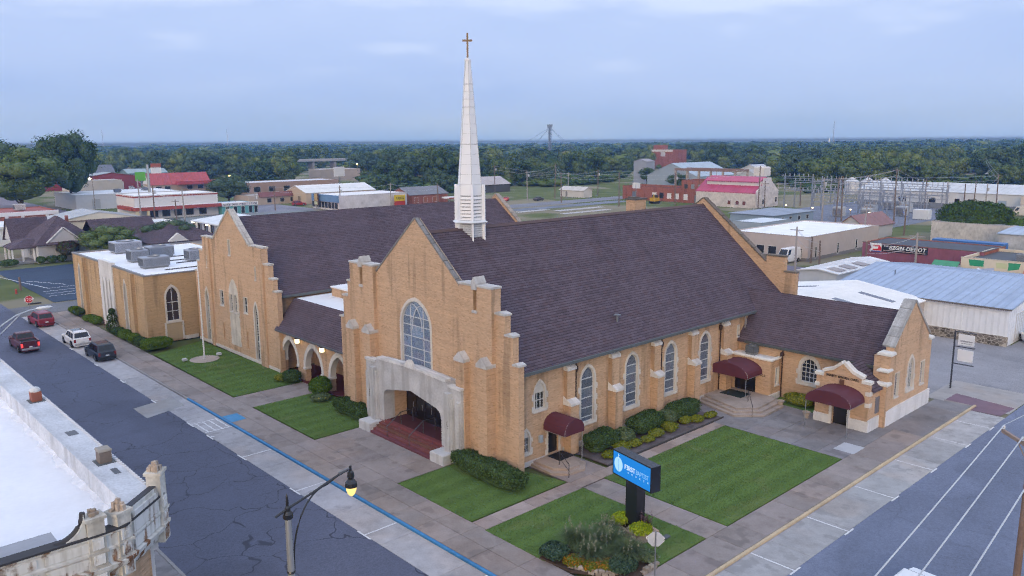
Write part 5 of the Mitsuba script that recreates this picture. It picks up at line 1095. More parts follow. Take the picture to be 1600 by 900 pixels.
def bld(name, label, x0, x1, y0, y1, h, wall, roof, cat='building', group=None, rb='roofmetal', wb='paint', ribs=0, ov=0.3, par=0.0, dirt=0.22):
    """A building: four walls, its roof, and later its windows. roof = (kind, ridge height, colour)."""
    k = thing(name, label, cat, group); kind, zr, rc = roof; t = 0.25
    W = [('west', rect(y0, y1, -0.2, h)), ('east', rect(y0, y1, -0.2, h)), ('south', rect(x0+t, x1-t, -0.2, h)), ('north', rect(x0+t, x1-t, -0.2, h))]
    if kind == 'gx':       # ridge along X: gables east and west
        c = (y0+y1)/2; g = Polygon([(y0, -0.2), (y0, h), (c, zr-0.12), (y1, h), (y1, -0.2)]); W[0] = ('west', g); W[1] = ('east', g)
    if kind == 'gy':
        c = (x0+x1)/2; g = Polygon([(x0+t, -0.2), (x0+t, h), (c, zr-0.12), (x1-t, h), (x1-t, -0.2)]); W[2] = ('south', g); W[3] = ('north', g)
    for s, P in W:
        fr = {'west': west(x0), 'east': east(x1), 'south': south(y0), 'north': (lambda v, y1=y1: (np.stack([v[:, 0], y1+v[:, 2], v[:, 1]], 1), True))}[s]
        put('wall', M().prism(P, fr, -t, 0), wb, wall, k, dirt=dirt)
    m = M(); r = None
    if kind == 'flat':
        m.box(x0+t, x1-t, y0+t, y1-t, h-0.35-par, h-0.12-par); r = put('roof', m, 'paint', rc, k, dirt=0.35)
        put('parapet_cap', M().box(x0-0.05, x0+t+0.03, y0-0.05, y1+0.05, h, h+0.08).box(x0+t+0.03, x1+0.05, y0-0.05, y0+t+0.03, h, h+0.08), 'paint', tuple(v*0.75 for v in wall) if wall else (0.11, 0.09, 0.09), k)
    elif kind in ('gx', 'gy'):
        a, b, c0, c1 = (y0-ov, y1+ov, x0-ov, x1+ov) if kind == 'gx' else (x0-ov, x1+ov, y0-ov, y1+ov)
        fr = east(0) if kind == 'gx' else ridgey; c = (a+b)/2; sl = (zr-h)/((b-a)/2-ov); e = zr-sl*(b-a)/2
        r = put('roof', M().prism(Polygon([(a, e), (c, zr), (b, e), (b, e-0.12), (c, zr-0.14), (a, e-0.12)]), fr, c0, c1), rb, rc, k, dirt=0.35)
        if ribs:
            m = M(); n = int((c1-c0)/ribs)
            for i in range(n+1):
                q = c0+(c1-c0)*i/n
                for s in (a, b):
                    p = [(s, e), (c, zr)]; w = 0.035
                    v, fl = fr(np.array([[p[0][0], p[0][1]+0.055, q-w], [p[1][0], p[1][1]+0.055, q-w], [p[1][0], p[1][1]+0.055, q+w], [p[0][0], p[0][1]+0.055, q+w], [p[0][0], p[0][1]-0.01, q-w*1.6], [p[1][0], p[1][1]-0.01, q-w*1.6], [p[1][0], p[1][1]-0.01, q+w*1.6], [p[0][0], p[0][1]-0.01, q+w*1.6]]))
                    m.add(v, [[0, 1, 2, 3], [4, 5, 1, 0], [3, 2, 6, 7]])
            kk = put('roof_rib', m, rb, tuple(v*0.93 for v in rc), r); labels[kk] = {'label': 'raised ribs of the metal roof', 'kind': 'stuff'}
    elif kind == 'hip':
        d = min(x1-x0, y1-y0)/2+ov; cx, cy = (x0+x1)/2, (y0+y1)/2; lx, ly = max(0.0, (x1-x0)/2+ov-d), max(0.0, (y1-y0)/2+ov-d)
        B = [(x0-ov, y0-ov), (x1+ov, y0-ov), (x1+ov, y1+ov), (x0-ov, y1+ov)]; Tt = [(cx-lx, cy-ly), (cx+lx, cy-ly), (cx+lx, cy+ly), (cx-lx, cy+ly)]
        m.add([[*p, h-0.05] for p in B]+[[*p, zr] for p in Tt]+[[*p, h-0.2] for p in B], [[0, 1, 5, 4], [1, 2, 6, 5], [2, 3, 7, 6], [3, 0, 4, 7], [4, 5, 6, 7], [8, 9, 1, 0], [9, 10, 2, 1], [10, 11, 3, 2], [11, 8, 0, 3], [11, 10, 9, 8]])
        r = put('roof', m, rb, rc, k, dirt=0.35)
    elif kind == 'sx':     # one slope, rising along X
        r = put('roof', M().prism(Polygon([(x0-ov, h), (x1+ov, zr), (x1+ov, zr-0.15), (x0-ov, h-0.15)]), ridgey, y0-ov, y1+ov), rb, rc, k, dirt=0.4)
    return k
def win(k, face, pos, u0, u1, z0, z1, c=(0.03, 0.035, 0.045), name='window', frame=None, bs='pane', lab=None, d=0.03):
    fr = {'w': west(pos), 's': south(pos)}[face]; fc = frame or (0.5, 0.5, 0.5)
    q = put(name, M().prism(rect(u0-0.08, u1+0.08, z0-0.08, z1+0.08).difference(rect(u0, u1, z0, z1)), fr, -0.05, d+0.05), 'paint', fc, k, lab)
    put('panel' if bs == 'paint' else 'pane', M().prism(rect(u0, u1, z0, z1), fr, -0.06, d), bs, c, q)
WH, DK = (0.66, 0.67, 0.69), (0.02, 0.022, 0.026)
# right side, near to far
k = bld('metal_warehouse', 'white ribbed metal warehouse with wide blue grey roof behind the chapel', 96, 122, 25.7, 45.2, 4.05, (0.68, 0.73, 0.81), ('gy', 5.6, (0.30, 0.385, 0.53)), 'warehouse', ribs=0.9)
m = M()
for y in np.arange(25.9, 45, 0.62): m.box(95.95, 96.0, y, y+0.2, 0.95, 3.95)
for x in np.arange(96.3, 121.8, 0.62): m.box(x, x+0.2, 25.65, 25.7, 0.3, 4.1)
kk = put('siding_rib', m, 'paint', (0.62, 0.67, 0.745), k); labels[kk] = {'label': 'raised ribs of the white siding', 'kind': 'stuff'}
put('rubble_base', M().box(95.72, 96, 25.6, 45, -0.2, 0.95), 'rock', None, k, 'dark rubble stone base')
put('gutter', M().box(95.5, 95.7, 25.4, 45.4, 3.85, 4.0), 'paint', (0.13, 0.12, 0.12), k)
for x in (98.5, 104, 110): win(k, 's', 25.7, x, x+3.4, 0.0, 3.0, (0.5, 0.52, 0.54), 'door', bs='paint')
put('vent_pipe', M().tube([[104, 41, 4.9], [104, 41, 5.6]], 0.07, 6), 'steel', (0.2, 0.22, 0.25), k)
k = bld('low_white_building', 'low building with a bright white roof and long grey skylights', 79, 95.9, 34.3, 50.3, 3.9, (0.42, 0.37, 0.34), ('gx', 5.1, (0.74, 0.74, 0.73)), rb='paint')
m = M()
for x, y0, y1 in ((84.5, 36, 39.8), (90.2, 35.6, 39.5), (84.5, 44.5, 47.5), (90, 44.5, 48.5)): 
    za, zb = [5.1-abs(y-42.3)*0.148+0.03 for y in (y0, y1)]; m.add([[x, y0, za], [x+0.9, y0, za], [x+0.9, y1, zb], [x, y1, zb], [x, y0, za-.1], [x+.9, y0, za-.1], [x+.9, y1, zb-.1], [x, y1, zb-.1]], [[0, 1, 2, 3], [4, 5, 1, 0], [5, 6, 2, 1], [6, 7, 3, 2], [7, 4, 0, 3]])
putall('skylight', m, 'paint', (0.20, 0.22, 0.27), k)
k = bld('metal_shed', 'grey metal shed with white streaked roof behind the low white building', 105.5, 121.5, 49.2, 54.6, 3.95, (0.52, 0.55, 0.60), ('gx', 4.35, (0.62, 0.64, 0.68)), 'shed', ribs=1.3)
for x in (108.5, 112.5, 116.5): win(k, 's', 49.2, x, x+1.1, 0.8, 3.2, (0.30, 0.26, 0.24), bs='paint')
for i, x in enumerate((106.5, 110, 114)): put('roof_patch', M().prism(Polygon([(49.4, 4.06), (51.2, 4.30), (51.2, 4.33), (49.4, 4.09)]), east(0), x, x+2.2), 'paint', (0.30, 0.28, 0.29), k)
SS = bld('sign_shop', 'purple red painted brick shop wall carrying a black sign', 133, 143, 39.8, 58, 5.05, None, ('flat', 0, (0.06, 0.065, 0.08)), 'shop', wb='redbrick', par=0.0)
put('paint_coat', M().prism(rect(39.8, 58, -0.2, 5.0).difference(rect(39.9, 45.6, -0.3, 2.9)), west(132.99), 0, 0.02), 'paint', (0.245, 0.09, 0.13), SS, dirt=0.8)
win(SS, 'w', 133, 42.2, 45.4, 0, 2.75, (0.50, 0.52, 0.55), 'door', bs='paint', frame=(0.6, 0.6, 0.6))
fw = west(132.9)
put('sign_board', M().prism(rect(47.7, 54.75, 3.85, 4.98), fw, -0.1, 0.12), 'gloss', (0.012, 0.014, 0.02), SS, 'black sign board reading THE SIGN DEPOT')
def wtext(key, txt, h, yl, z, d, c, wd=None, em=None, slant=0.0):
    t = meshkit.text_mesh(txt, h, 0.03, True); q = np.array(t.vertices); s = wd/q[:, 0].max() if wd else 1
    v, _ = fw(np.stack([yl-q[:, 0]*s-q[:, 1]*slant, z+q[:, 1], q[:, 2]+d], 1)); s_ = shape(M().add(v, t.faces), 'paint', c)
    if em: s_['emitter'] = {'type': 'area', 'radiance': {'type': 'rgb', 'value': em}}
    scene[fresh(key+'__lettering')] = s_
wtext(SS, 'THE', 0.24, 54.5, 4.62, 0.121, (0.8, 0.8, 0.8), 0.75, slant=0.2); wtext(SS, 'SIGN', 0.56, 53.7, 4.28, 0.121, (0.85, 0.86, 0.88), 2.35, slant=0.2); wtext(SS, 'DEPOT', 0.56, 51.0, 4.28, 0.121, (0.85, 0.86, 0.88), 3.05, slant=0.2)
put('sign_line', M().prism(rect(48.0, 54.5, 4.0, 4.08), fw, 0.121, 0.13), 'paint', (0.6, 0.45, 0.45), SS)
put('emblem_board', M().prism(Polygon([(54.85, 3.8), (56.3, 3.8), (56.6, 3.62), (56.75, 3.8), (56.45, 4.3), (56.75, 5.05), (54.85, 5.05)]), fw, -0.1, 0.12), 'paint', (0.75, 0.75, 0.76), SS, 'white and red emblem board beside the black sign')
put('emblem', M().prism(Polygon([(54.85, 3.9), (56.2, 3.9), (56.2, 4.1), (55.4, 4.2), (55.3, 4.55), (56.2, 4.62), (56.1, 4.8), (55.1, 4.75), (54.85, 4.4)]), fw, 0.121, 0.13), 'paint', (0.62, 0.03, 0.05), SS); put('emblem', M().prism(rect(54.9, 56.5, 3.72, 3.84), fw, 0.121, 0.13), 'paint', (0.05, 0.12, 0.4), SS)
put('roof_stripe', M().box(134.6, 135.2, 50.5, 53.5, 4.6, 4.66), 'paint', (0.7, 0.7, 0.7), SS)
MU = bld('mural_building', 'cream wall painted with large bright colour blocks', 126, 140, 25, 40.6, 5.0, (0.60, 0.54, 0.42), ('flat', 0, (0.07, 0.075, 0.085)), par=0.3)
fm = west(126)
for P, c in (([(39.4, 3.9), (37.6, 3.9), (37.6, 4.8), (39.6, 4.8)], (0.03, 0.27, 0.13)), ([(37.6, 2.4), (36, 2.6), (36.3, 3.9), (38, 3.6)], (0.42, 0.46, 0.62)), ([(36, 3.9), (34.6, 3.9), (34.6, 4.7), (36.1, 4.7)], (0.50, 0.52, 0.30)), ([(34.5, 3.7), (33.2, 4.0), (33, 4.8), (34.5, 4.8)], (0.04, 0.28, 0.14)), ([(35.6, 2.2), (34.2, 2.2), (34.4, 3.5), (35.8, 3.4)], (0.35, 0.48, 0.68)), ([(33, 1.8), (29, 1.8), (29.5, 4.6), (31.4, 4.8), (32.6, 3.9)], (0.62, 0.27, 0.13)), ([(33, 2.4), (31, 2.2), (31.5, 3.0), (32.8, 3.3)], (0.25, 0.03, 0.04)), ([(31.6, 1.7), (29.6, 1.7), (30.2, 2.6)], (0.66, 0.45, 0.06)), ([(38.8, 1.9), (37.2, 1.9), (37.4, 2.4), (38.7, 2.6)], (0.4, 0.12, 0.2))):
    put('mural_patch', M().prism(Polygon(P), fm, 0, 0.012), 'paint', c, MU)
k = thing('green_awning', 'green sloped awning roof beside the mural wall', 'awning')
put('canopy', M().prism(Polygon([(124, 3.1), (126, 4.3), (126, 4.2), (124, 3.0)]), ridgey, 40.7, 44.2), 'roofmetal', (0.05, 0.26, 0.14), k)
for y in (40.9, 44): put('post', M().tube([[124.1, y, -0.1], [124.1, y, 3.05]], 0.05, 5), 'paint', (0.5, 0.5, 0.5), k)
k = thing('white_tent', 'small white tent top before the mural wall', 'tent')
put('canopy', M().add([[122, 36, 3.0], [124.6, 36, 3.0], [124.6, 38.8, 3.0], [122, 38.8, 3.0], [123.3, 37.4, 4.1]], [[0, 1, 4], [1, 2, 4], [2, 3, 4], [3, 0, 4]]), 'paint', (0.62, 0.68, 0.78), k)
for x in (122.1, 124.5):
    for y in (36.1, 38.7): put('leg', M().tube([[x, y, -0.1], [x, y, 3.0]], 0.04, 5), 'steel', (0.5, 0.5, 0.5), k)
for i, (x, y, lab) in enumerate(((131, 34, 'dark rooftop unit at the back of the mural building'), (132.5, 29.5, 'rooftop unit near the right edge of the mural building'))): hvac(x, y, 4.6, 0.8, 0.8, 1.0, lab, c=(0.2, 0.22, 0.25))
TB = bld('tan_building', 'long tan building with flat white roof and narrow dark windows', 138.4, 168, 70.2, 86.5, 4.3, (0.46, 0.40, 0.37), ('flat', 0, (0.76, 0.78, 0.81)), par=0.05)
for x in (141.0, 149.8, 157.7): win(TB, 's', 70.2, x, x+0.55, 0.3, 2.3, DK)
for y, w in ((71.4, 1.5), (76.5, 1.6), (79, 1.6), (82, 1.6)): win(TB, 'w', 138.4, y, y+w, 0.6, 2.1, DK)
put('base_course', M().prism(rect(138.3, 168, -0.2, 0.5), south(70.2), 0, 0.06).prism(rect(70.1, 86.5, -0.2, 0.5), west(138.4), 0, 0.06), 'paint', (0.20, 0.185, 0.18), TB)
k = bld('small_gable_building', 'small grey gabled building with rusty red roof', 175, 190, 76.3, 82, 3.1, (0.44, 0.45, 0.46), ('gx', 5.3, (0.21, 0.085, 0.07)), ov=0.4)
win(k, 'w', 175, 78, 79, 0.0, 2.0, (0.3, 0.3, 0.3), 'door', bs='paint')
k = bld('blue_grey_shop', 'low blue grey metal building with flat slate roof', 187, 208, 104.6, 117, 2.9, (0.24, 0.32, 0.40), ('hip', 3.6, (0.20, 0.235, 0.30)), ov=0.5)
for x in (191, 195, 199.5, 204): win(k, 's', 104.6, x, x+1.2, 1.0, 2.0, DK)
k = bld('blue_grey_annex', 'low pale roofed lean to beside the blue grey shop', 172, 186, 99, 107, 2.4, (0.30, 0.36, 0.42), ('flat', 0, (0.55, 0.60, 0.66)))
OW = bld('old_white_building', 'old peeling white wall with a rough top edge', 186, 200, 51, 66.5, 4.1, (0.50, 0.48, 0.46), ('flat', 0, (0.25, 0.27, 0.3)), dirt=1.0)
k = bld('corrugated_building', 'blue grey corrugated roofed building right of the old white wall', 178, 196, 38, 51, 3.4, (0.44, 0.45, 0.47), ('sx', 4.6, (0.36, 0.44, 0.56)), dirt=0.9); win(k, 'w', 178, 43, 44, 1.4, 2.4, DK)
k = bld('pale_building', 'plain pale wall at the right edge beyond the sign shop', 164, 176, 25, 39, 3.0, (0.60, 0.62, 0.66), ('flat', 0, (0.62, 0.64, 0.68)))
k = thing('blue_container', 'long blue cargo container behind the sign shop', 'container')
put('body', M().cbox(166, 168.5, 46.5, 59, 0.0, 2.7, 0.04), 'roofmetal', (0.05, 0.15, 0.40), k)
m = M()
for y in np.arange(46.7, 58.9, 0.5): m.box(165.95, 166, y, y+0.25, 0.15, 2.5)
kk = put('corrugation', m, 'roofmetal', (0.06, 0.17, 0.44), k); labels[kk] = {'label': 'vertical corrugations', 'kind': 'stuff'}
k = bld('red_roofed_mill', 'white painted mill with magenta metal roof and stepped gable', 234, 247.5, 137.6, 160, 4.8, (0.58, 0.53, 0.50), ('gy', 9.2, (0.42, 0.06, 0.13)), dirt=0.9, ribs=1.2, ov=0.15)
put('stepped_gable', M().prism(Polygon([(234, 0), (234, 5.2), (236.5, 7.0), (237.5, 7.0), (238.4, 9.5), (242.5, 9.5), (243.3, 8.2), (247.5, 5.2), (247.5, 0)]), south(137.5), 0, 0.35), 'paint', (0.60, 0.56, 0.55), k, dirt=1.0)
put('clerestory', M().box(237.2, 244, 137.8, 158, 6.6, 8.3), 'paint', (0.6, 0.6, 0.6), k); put('upper_roof', M().prism(Polygon([(236.7, 8.2), (240.7, 9.75), (244.8, 8.2), (244.8, 8.0), (240.7, 9.5), (236.7, 8.0)]), ridgey, 137.9, 158.5), 'roofmetal', (0.44, 0.06, 0.135), k)
for x, z in ((237.5, 1.2), (245.5, 1.5)): win(k, 's', 137.1, x, x+1.0, z, z+1.4, DK)
for y in (141, 143.5, 146.5): win(k, 'w', 234, y, y+1.1, 0.8, 2.0, (0.16, 0.06, 0.05), bs='paint')
k = bld('rusty_lean_to', 'rusty sheet roofed lean to between the ruin and the mill', 236, 240, 152, 161.5, 4.2, (0.42, 0.38, 0.33), ('sx', 4.9, (0.27, 0.24, 0.23)), 'shed', dirt=1.0)
RU = bld('brick_ruin', 'roofless long red brick building with boarded openings', 240, 252, 170, 197, 4.9, None, ('flat', 0, (0.1, 0.09, 0.08)), wb='redbrick', par=2.2)
for y, c, n in ((190.5, (0.14, 0.16, 0.19), 'door'), (181.2, (0.66, 0.66, 0.66), 'window'), (178, (0.02, 0.02, 0.02), 'window'), (174.6, (0.66, 0.66, 0.66), 'window'), (171.3, (0.66, 0.66, 0.66), 'window')): win(RU, 'w', 240, y, y+1.9, 0.1 if n == 'door' else 0.9, 2.9, c, n, bs='paint', frame=(0.3, 0.14, 0.11))
R2 = bld('brick_ruin', 'two storey red brick block joined to the long ruin', 239.5, 250, 160.5, 170, 7.85, None, ('flat', 0, (0.1, 0.09, 0.08)), wb='redbrick', par=2.5)
for y in (161.5, 164.5, 167.3): win(R2, 'w', 239.5, y, y+1.5, 4.8, 6.4, (0.05, 0.05, 0.06) if y > 165 else (0.25, 0.27, 0.3), frame=(0.3, 0.14, 0.11))
win(R2, 'w', 239.5, 167.2, 169, 0.8, 2.9, (0.66, 0.66, 0.66), bs='paint', frame=(0.3, 0.14, 0.11)); win(R2, 'w', 239.5, 162, 164.4, 0, 2.6, (0.2, 0.22, 0.24), 'door', bs='paint', frame=(0.3, 0.14, 0.11))
k = thing('concrete_frame', 'bare concrete post and beam frame standing behind the brick ruin', 'frame')
for i in range(6):
    for x in (258, 266): put('post', M().box(x-0.3, x+0.3, 160+i*5.2-0.3, 160+i*5.2+0.3, -0.1, 10.2), 'stone', (0.36, 0.31, 0.27), k)
for x in (258, 266): put('beam', M().box(x-0.32, x+0.32, 159.6, 186.4, 10.2, 11.1), 'stone', (0.24, 0.17, 0.15), k)
putall('tie_beam', M().box(258.4, 265.6, 159.7, 160.3, 10.25, 10.9).box(258.4, 265.6, 185.7, 186.3, 10.25, 10.9), 'stone', (0.24, 0.18, 0.16), k)
k = thing('water_tank', 'square white water tank raised on legs behind the mill', 'tank'); put('tank', M().cbox(276, 280.5, 159, 163.5, 8.2, 11.6, 0.4), 'paint', (0.64, 0.63, 0.60), k)
for x in (276.4, 280):
    for y in (159.4, 163): put('leg', M().box(x-0.15, x+0.15, y-0.15, y+0.15, -0.1, 8.2), 'steel', (0.4, 0.4, 0.4), k)
k = bld('tall_brick_mill', 'tall plain dark red brick building among far trees', 517, 535, 376, 396, 14, None, ('flat', 0, (0.2, 0.2, 0.2)), 'building', wb='redbrick')
put('white_band', M().prism(rect(376, 396, 12.4, 14.02), west(517), 0, 0.2), 'paint', (0.58, 0.55, 0.53), k); put('tower', M().box(519, 527, 388, 396, 14, 17.5), 'redbrick', None, k); win(k, 'w', 517, 383, 387, 9, 12.2, (0.5, 0.5, 0.52), bs='paint')
k = bld('grey_mill_tower', 'tall narrow grey metal mill tower left of the far gable roof', 330, 337, 256, 264, 11, (0.30, 0.33, 0.39), ('gx', 12.2, (0.26, 0.24, 0.25)))
k = bld('grey_gable_shed', 'wide pale grey gabled metal shed behind the brick ruin', 300, 330, 205, 232, 6, (0.30, 0.36, 0.43), ('gx', 11.5, (0.33, 0.41, 0.49)), 'shed')
# grain elevator and its leg tower
EL = thing('grain_elevator', 'tall grain elevator leg tower held by guy cables', 'elevator')
ex, ey = 566, 556; m = M()
for sx in (-1.1, 1.1):
    for sy in (-1.1, 1.1): m.tube([[ex+sx, ey+sy, 0], [ex+sx, ey+sy, 35.5]], 0.2, 5)
putall('tower_leg', m, 'steel', (0.30, 0.33, 0.38), EL); m = M()
for z in np.arange(2, 35, 3): m.tube([[ex-1.1, ey-1.1, z], [ex+1.1, ey-1.1, z+3]], 0.1, 4).tube([[ex-1.1, ey-1.1, z], [ex-1.1, ey+1.1, z+3]], 0.1, 4).box(ex-1.2, ex+1.2, ey-1.2, ey+1.2, z-0.08, z+0.08)
kk = put('lattice', m, 'steel', (0.26, 0.29, 0.34), EL); labels[kk] = {'label': 'cross bracing of the tower', 'kind': 'stuff'}
put('head_house', M().box(ex-1.9, ex+1.9, ey-1.7, ey+1.7, 33.5, 36.5), 'roofmetal', (0.26, 0.29, 0.33), EL); put('shaft', M().box(ex-0.6, ex+0.6, ey-0.6, ey+0.6, 0, 34), 'steel', (0.28, 0.31, 0.36), EL)
m = M()
for dx, dy in ((-34, 30), (-26, 10), (26, -20), (14, -24), (-8, 26)): m.tube([[ex, ey, 34], [ex+dx, ey+dy, 5]], 0.12, 4)
putall('guy_cable', m, 'steel', (0.26, 0.28, 0.32), EL)
for y0, y1, lab in ((568, 594, 'broad grey sloped grain store roof left of the elevator tower'), (512, 545, 'broad grey sloped grain store roof right of the elevator tower')):
    bld('grain_store', lab, 552, 575, y0, y1, 5, (0.30, 0.30, 0.31), ('hip', 11.5, (0.30, 0.285, 0.31)), 'grain store', 'grain stores', ov=1)
k = thing('small_silo', 'small cone roofed grain bin at the left of the elevator', 'silo'); put('shell', M().lathe([(5, 0), (5, 5), (0.3, 9), (0, 9)], 552, 606, 16), 'roofmetal', (0.34, 0.37, 0.43), k)
for i, (x, y) in enumerate(((322, 146.5), (324, 141), (326, 135))):
    k = thing('grain_bin', ['leftmost of three white cone roofed grain bins', 'middle of three white cone roofed grain bins', 'rightmost of three white cone roofed grain bins'][i], 'silo', 'white grain bins')
    put('shell', M().lathe([(2.7, -0.1), (2.7, 4.9)], x, y, 20), 'roofmetal', (0.62, 0.64, 0.67), k); put('roof', M().lathe([(2.85, 4.85), (0.4, 6.4), (0.4, 6.6), (0, 6.65)], x, y, 20), 'roofmetal', (0.58, 0.60, 0.64), k)
LW = bld('long_warehouse', 'very long low white metal warehouse with grey base at far right', 273, 300, 60, 122, 5.2, (0.58, 0.60, 0.62), ('gy', 7.4, (0.52, 0.54, 0.56)), 'warehouse', ribs=2.4)
put('base_course', M().prism(rect(60, 122, -0.1, 1.6), west(273), 0, 0.08), 'paint', (0.20, 0.22, 0.25), LW)
for y, w, c in ((112, 1.5, WH), (106, 2.5, DK), (97, 2, DK), (90, 1.4, DK), (86, 1.6, DK), (77, 2.2, (0.3, 0.4, 0.5))): win(LW, 'w', 273, y, y+w, 1.7 if c is DK else 0.2, 3.2, c, bs='pane' if c is DK else 'paint')
k = bld('loading_bay', 'tan fronted bay at the right end of the long warehouse', 268, 274, 55, 72, 5.0, (0.52, 0.47, 0.41), ('flat', 0, (0.5, 0.5, 0.5))); win(k, 'w', 268, 60, 69, 0.3, 3.8, (0.40, 0.36, 0.31), 'door', bs='paint')
for i, (x, y, w) in enumerate(((415, 240, 14), (405, 226, 11), (350, 205, 9), (470, 130, 12))):
    bld('far_house', ['pale grey house among the far trees, leftmost behind the substation', 'white and rust roofed farm building among the far trees', 'small grey house with pointed roof behind the substation', 'low pale building in the far clearing at right'][i], x, x+w, y, y+w*1.2, 4, (0.5, 0.52, 0.55), ('gx', 7.5, [(0.42, 0.45, 0.5), (0.34, 0.26, 0.25), (0.35, 0.36, 0.38), (0.5, 0.5, 0.5)][i]), 'house')
# substation
def gantry(x, y0, y1, h, i):
    k = thing('substation_gantry', 'grey steel lattice frame of the electrical substation', 'gantry', 'substation frames'); n = max(2, int((y1-y0)/6)+1); m = M()
    for y in np.linspace(y0, y1, n):
        for s in (-0.25, 0.25): m.box(x+s-0.06, x+s+0.06, y-0.06, y+0.06, -0.1, h)
        for z in np.arange(0.4, h-0.5, 1.2): m.tube([[x-0.25, y, z], [x+0.25, y, z+0.6]], 0.03, 4)
    q = put('column', m, 'steel', (0.38, 0.40, 0.44), k); labels[q] = {'label': 'lattice columns', 'kind': 'stuff'}
    m = M()
    for z in (h-0.6, h, h*0.62): m.box(x-0.1, x+0.1, y0-0.5, y1+0.5, z, z+0.14)
    putall('beam', m, 'steel', (0.36, 0.38, 0.42), k); m = M()
    for y in np.arange(y0, y1+0.1, 1.5):
        m.lathe([(0.08, h+0.1), (0.14, h+0.3), (0.08, h+0.5), (0.14, h+0.7), (0.05, h+0.95)], x, y, 6); m.lathe([(0.08, h*0.62+0.1), (0.13, h*0.62+0.35), (0.05, h*0.62+0.8)], x, y, 6)
    q = put('insulator', m, 'gloss', (0.34, 0.36, 0.40), k); labels[q] = {'label': 'rows of grey insulators', 'kind': 'stuff'}
for i, (x, y0, y1, h) in enumerate(((222, 91, 112, 6.5), (229, 88, 116, 7.5), (236, 86, 110, 6), (243, 90, 120, 9.5), (250, 86, 108, 7), (257, 88, 114, 8), (264, 92, 122, 7), (233, 118, 127, 10.5), (247, 122, 131, 8.5), (270, 124, 136, 7))): gantry(x, y0, y1, h, i)
for i, (x, y) in enumerate(((226, 98), (226, 106), (240, 94), (240, 103), (253, 98), (260, 106))):
    k = thing('transformer', 'grey finned power transformer inside the substation', 'transformer', 'substation transformers')
    put('tank', M().cbox(x-1.1, x+1.1, y-1.5, y+1.5, 0, 2.7, 0.1), 'paint', (0.44, 0.47, 0.50), k); m = M()
    for q in np.arange(-1.3, 1.3, 0.3): m.box(x-1.7, x-1.1, y+q, y+q+0.1, 0.4, 2.3)
    q = put('cooling_fin', m, 'paint', (0.36, 0.38, 0.42), k); labels[q] = {'label': 'cooling fins', 'kind': 'stuff'}
    putall('bushing', M().lathe([(0.1, 2.7), (0.16, 3.0), (0.08, 3.3), (0.15, 3.6), (0.05, 4.1)], x, y-0.8, 6).lathe([(0.1, 2.7), (0.16, 3.0), (0.08, 3.3), (0.15, 3.6), (0.05, 4.1)], x, y+0.8, 6), 'gloss', (0.3, 0.24, 0.2), k)
k = thing('control_cabinet', 'white control cabinet at the front of the substation', 'cabinet'); put('body', M().cbox(232, 234.5, 84, 88, 0, 2.6, 0.05), 'paint', (0.62, 0.65, 0.68), k)
k = thing('chain_fence', 'tall wire fence along the front of the substation', 'fence'); m = M()
for y in np.arange(82, 128.1, 2.6): m.tube([[214, y, -0.1], [214, y, 2.4]], 0.05, 4)
putall('post', m, 'steel', (0.4, 0.42, 0.45), k); m = M()
for z in (0.1, 0.6, 1.2, 1.8, 2.35): m.box(213.98, 214.02, 82, 128, z, z+0.03)
q = put('wire', m, 'steel', (0.4, 0.42, 0.45), k); labels[q] = {'label': 'fence wires', 'kind': 'stuff'}
def pole_lamp(x, y, h, label, c=(60, 36, 14), r=0.22):
    t = thing('yard_lamp', label, 'lamp'); put('pole', M().tube([[x, y, -0.1], [x, y, h]], 0.1, 6), 'paint', (0.2, 0.17, 0.15), t)
    put('arm', M().tube([[x, y, h-0.15], [x-0.8, y-0.4, h+0.1]], 0.05, 5), 'steel', (0.4, 0.4, 0.4), t)
    s_ = shape(M().lathe([(0, h-r), (r, h-0.05), (r, h+0.05), (0, h+r*0.6)], x-0.9, y-0.45, 8), 'paint', (0.8, 0.7, 0.5)); s_['emitter'] = {'type': 'area', 'radiance': {'type': 'rgb', 'value': [v/55 for v in c]}}
    scene[t+'__bulb'] = s_
for x, y, h, lab in ((216, 117, 3.2, 'first lit orange lamp from the left at the substation fence'), (215, 108.5, 3.0, 'second lit orange lamp from the left at the substation fence'), (214.5, 97.5, 3.2, 'third lit orange lamp from the left at the substation fence'), (214.5, 92.5, 2.6, 'fourth lit lamp from the left, paler than the orange ones')): pole_lamp(x, y, h, lab)
pole_lamp(78.5, 281, 10.8, 'tall lit floodlight pole before the far white warehouse', (90, 72, 48), 0.45)
pole_lamp(146, 330, 8, 'lit orange lamp at the edge of the trees left of centre', (60, 34, 12), 0.4); pole_lamp(258, 410, 9, 'lit orange lamp beside the far tan building', (60, 34, 12), 0.5)
# left side
HS = bld('frame_house', 'grey clapboard house with steep purple brown hip roof and white gable', 36.8, 47.5, 170, 183, 3.3, (0.46, 0.47, 0.51), ('hip', 8.0, (0.075, 0.058, 0.072)), 'house', rb='shingle', ov=0.5)
m = M()
for z in np.arange(0.3, 3.2, 0.24): m.prism(rect(36.8, 47.5, z, z+0.2), south(170), 0, 0.03).prism(rect(170, 183, z, z+0.2), west(36.8), 0, 0.03)
q = put('clapboard', m, 'paint', (0.43, 0.44, 0.47), HS); labels[q] = {'label': 'horizontal clapboards', 'kind': 'stuff'}
put('front_gable', M().prism(Polygon([(38.6, 3.5), (44.2, 3.5), (41.4, 6.1)]), south(169.4), -1.2, 0), 'paint', (0.46, 0.46, 0.49), HS)
m = M(); coping(m, south(169.4), [(38.3, 3.4), (41.4, 6.25), (44.5, 3.4)], 0, 0.16, -0.1, 0.2); putall('barge_board', m, 'paint', (0.68, 0.68, 0.7), HS)
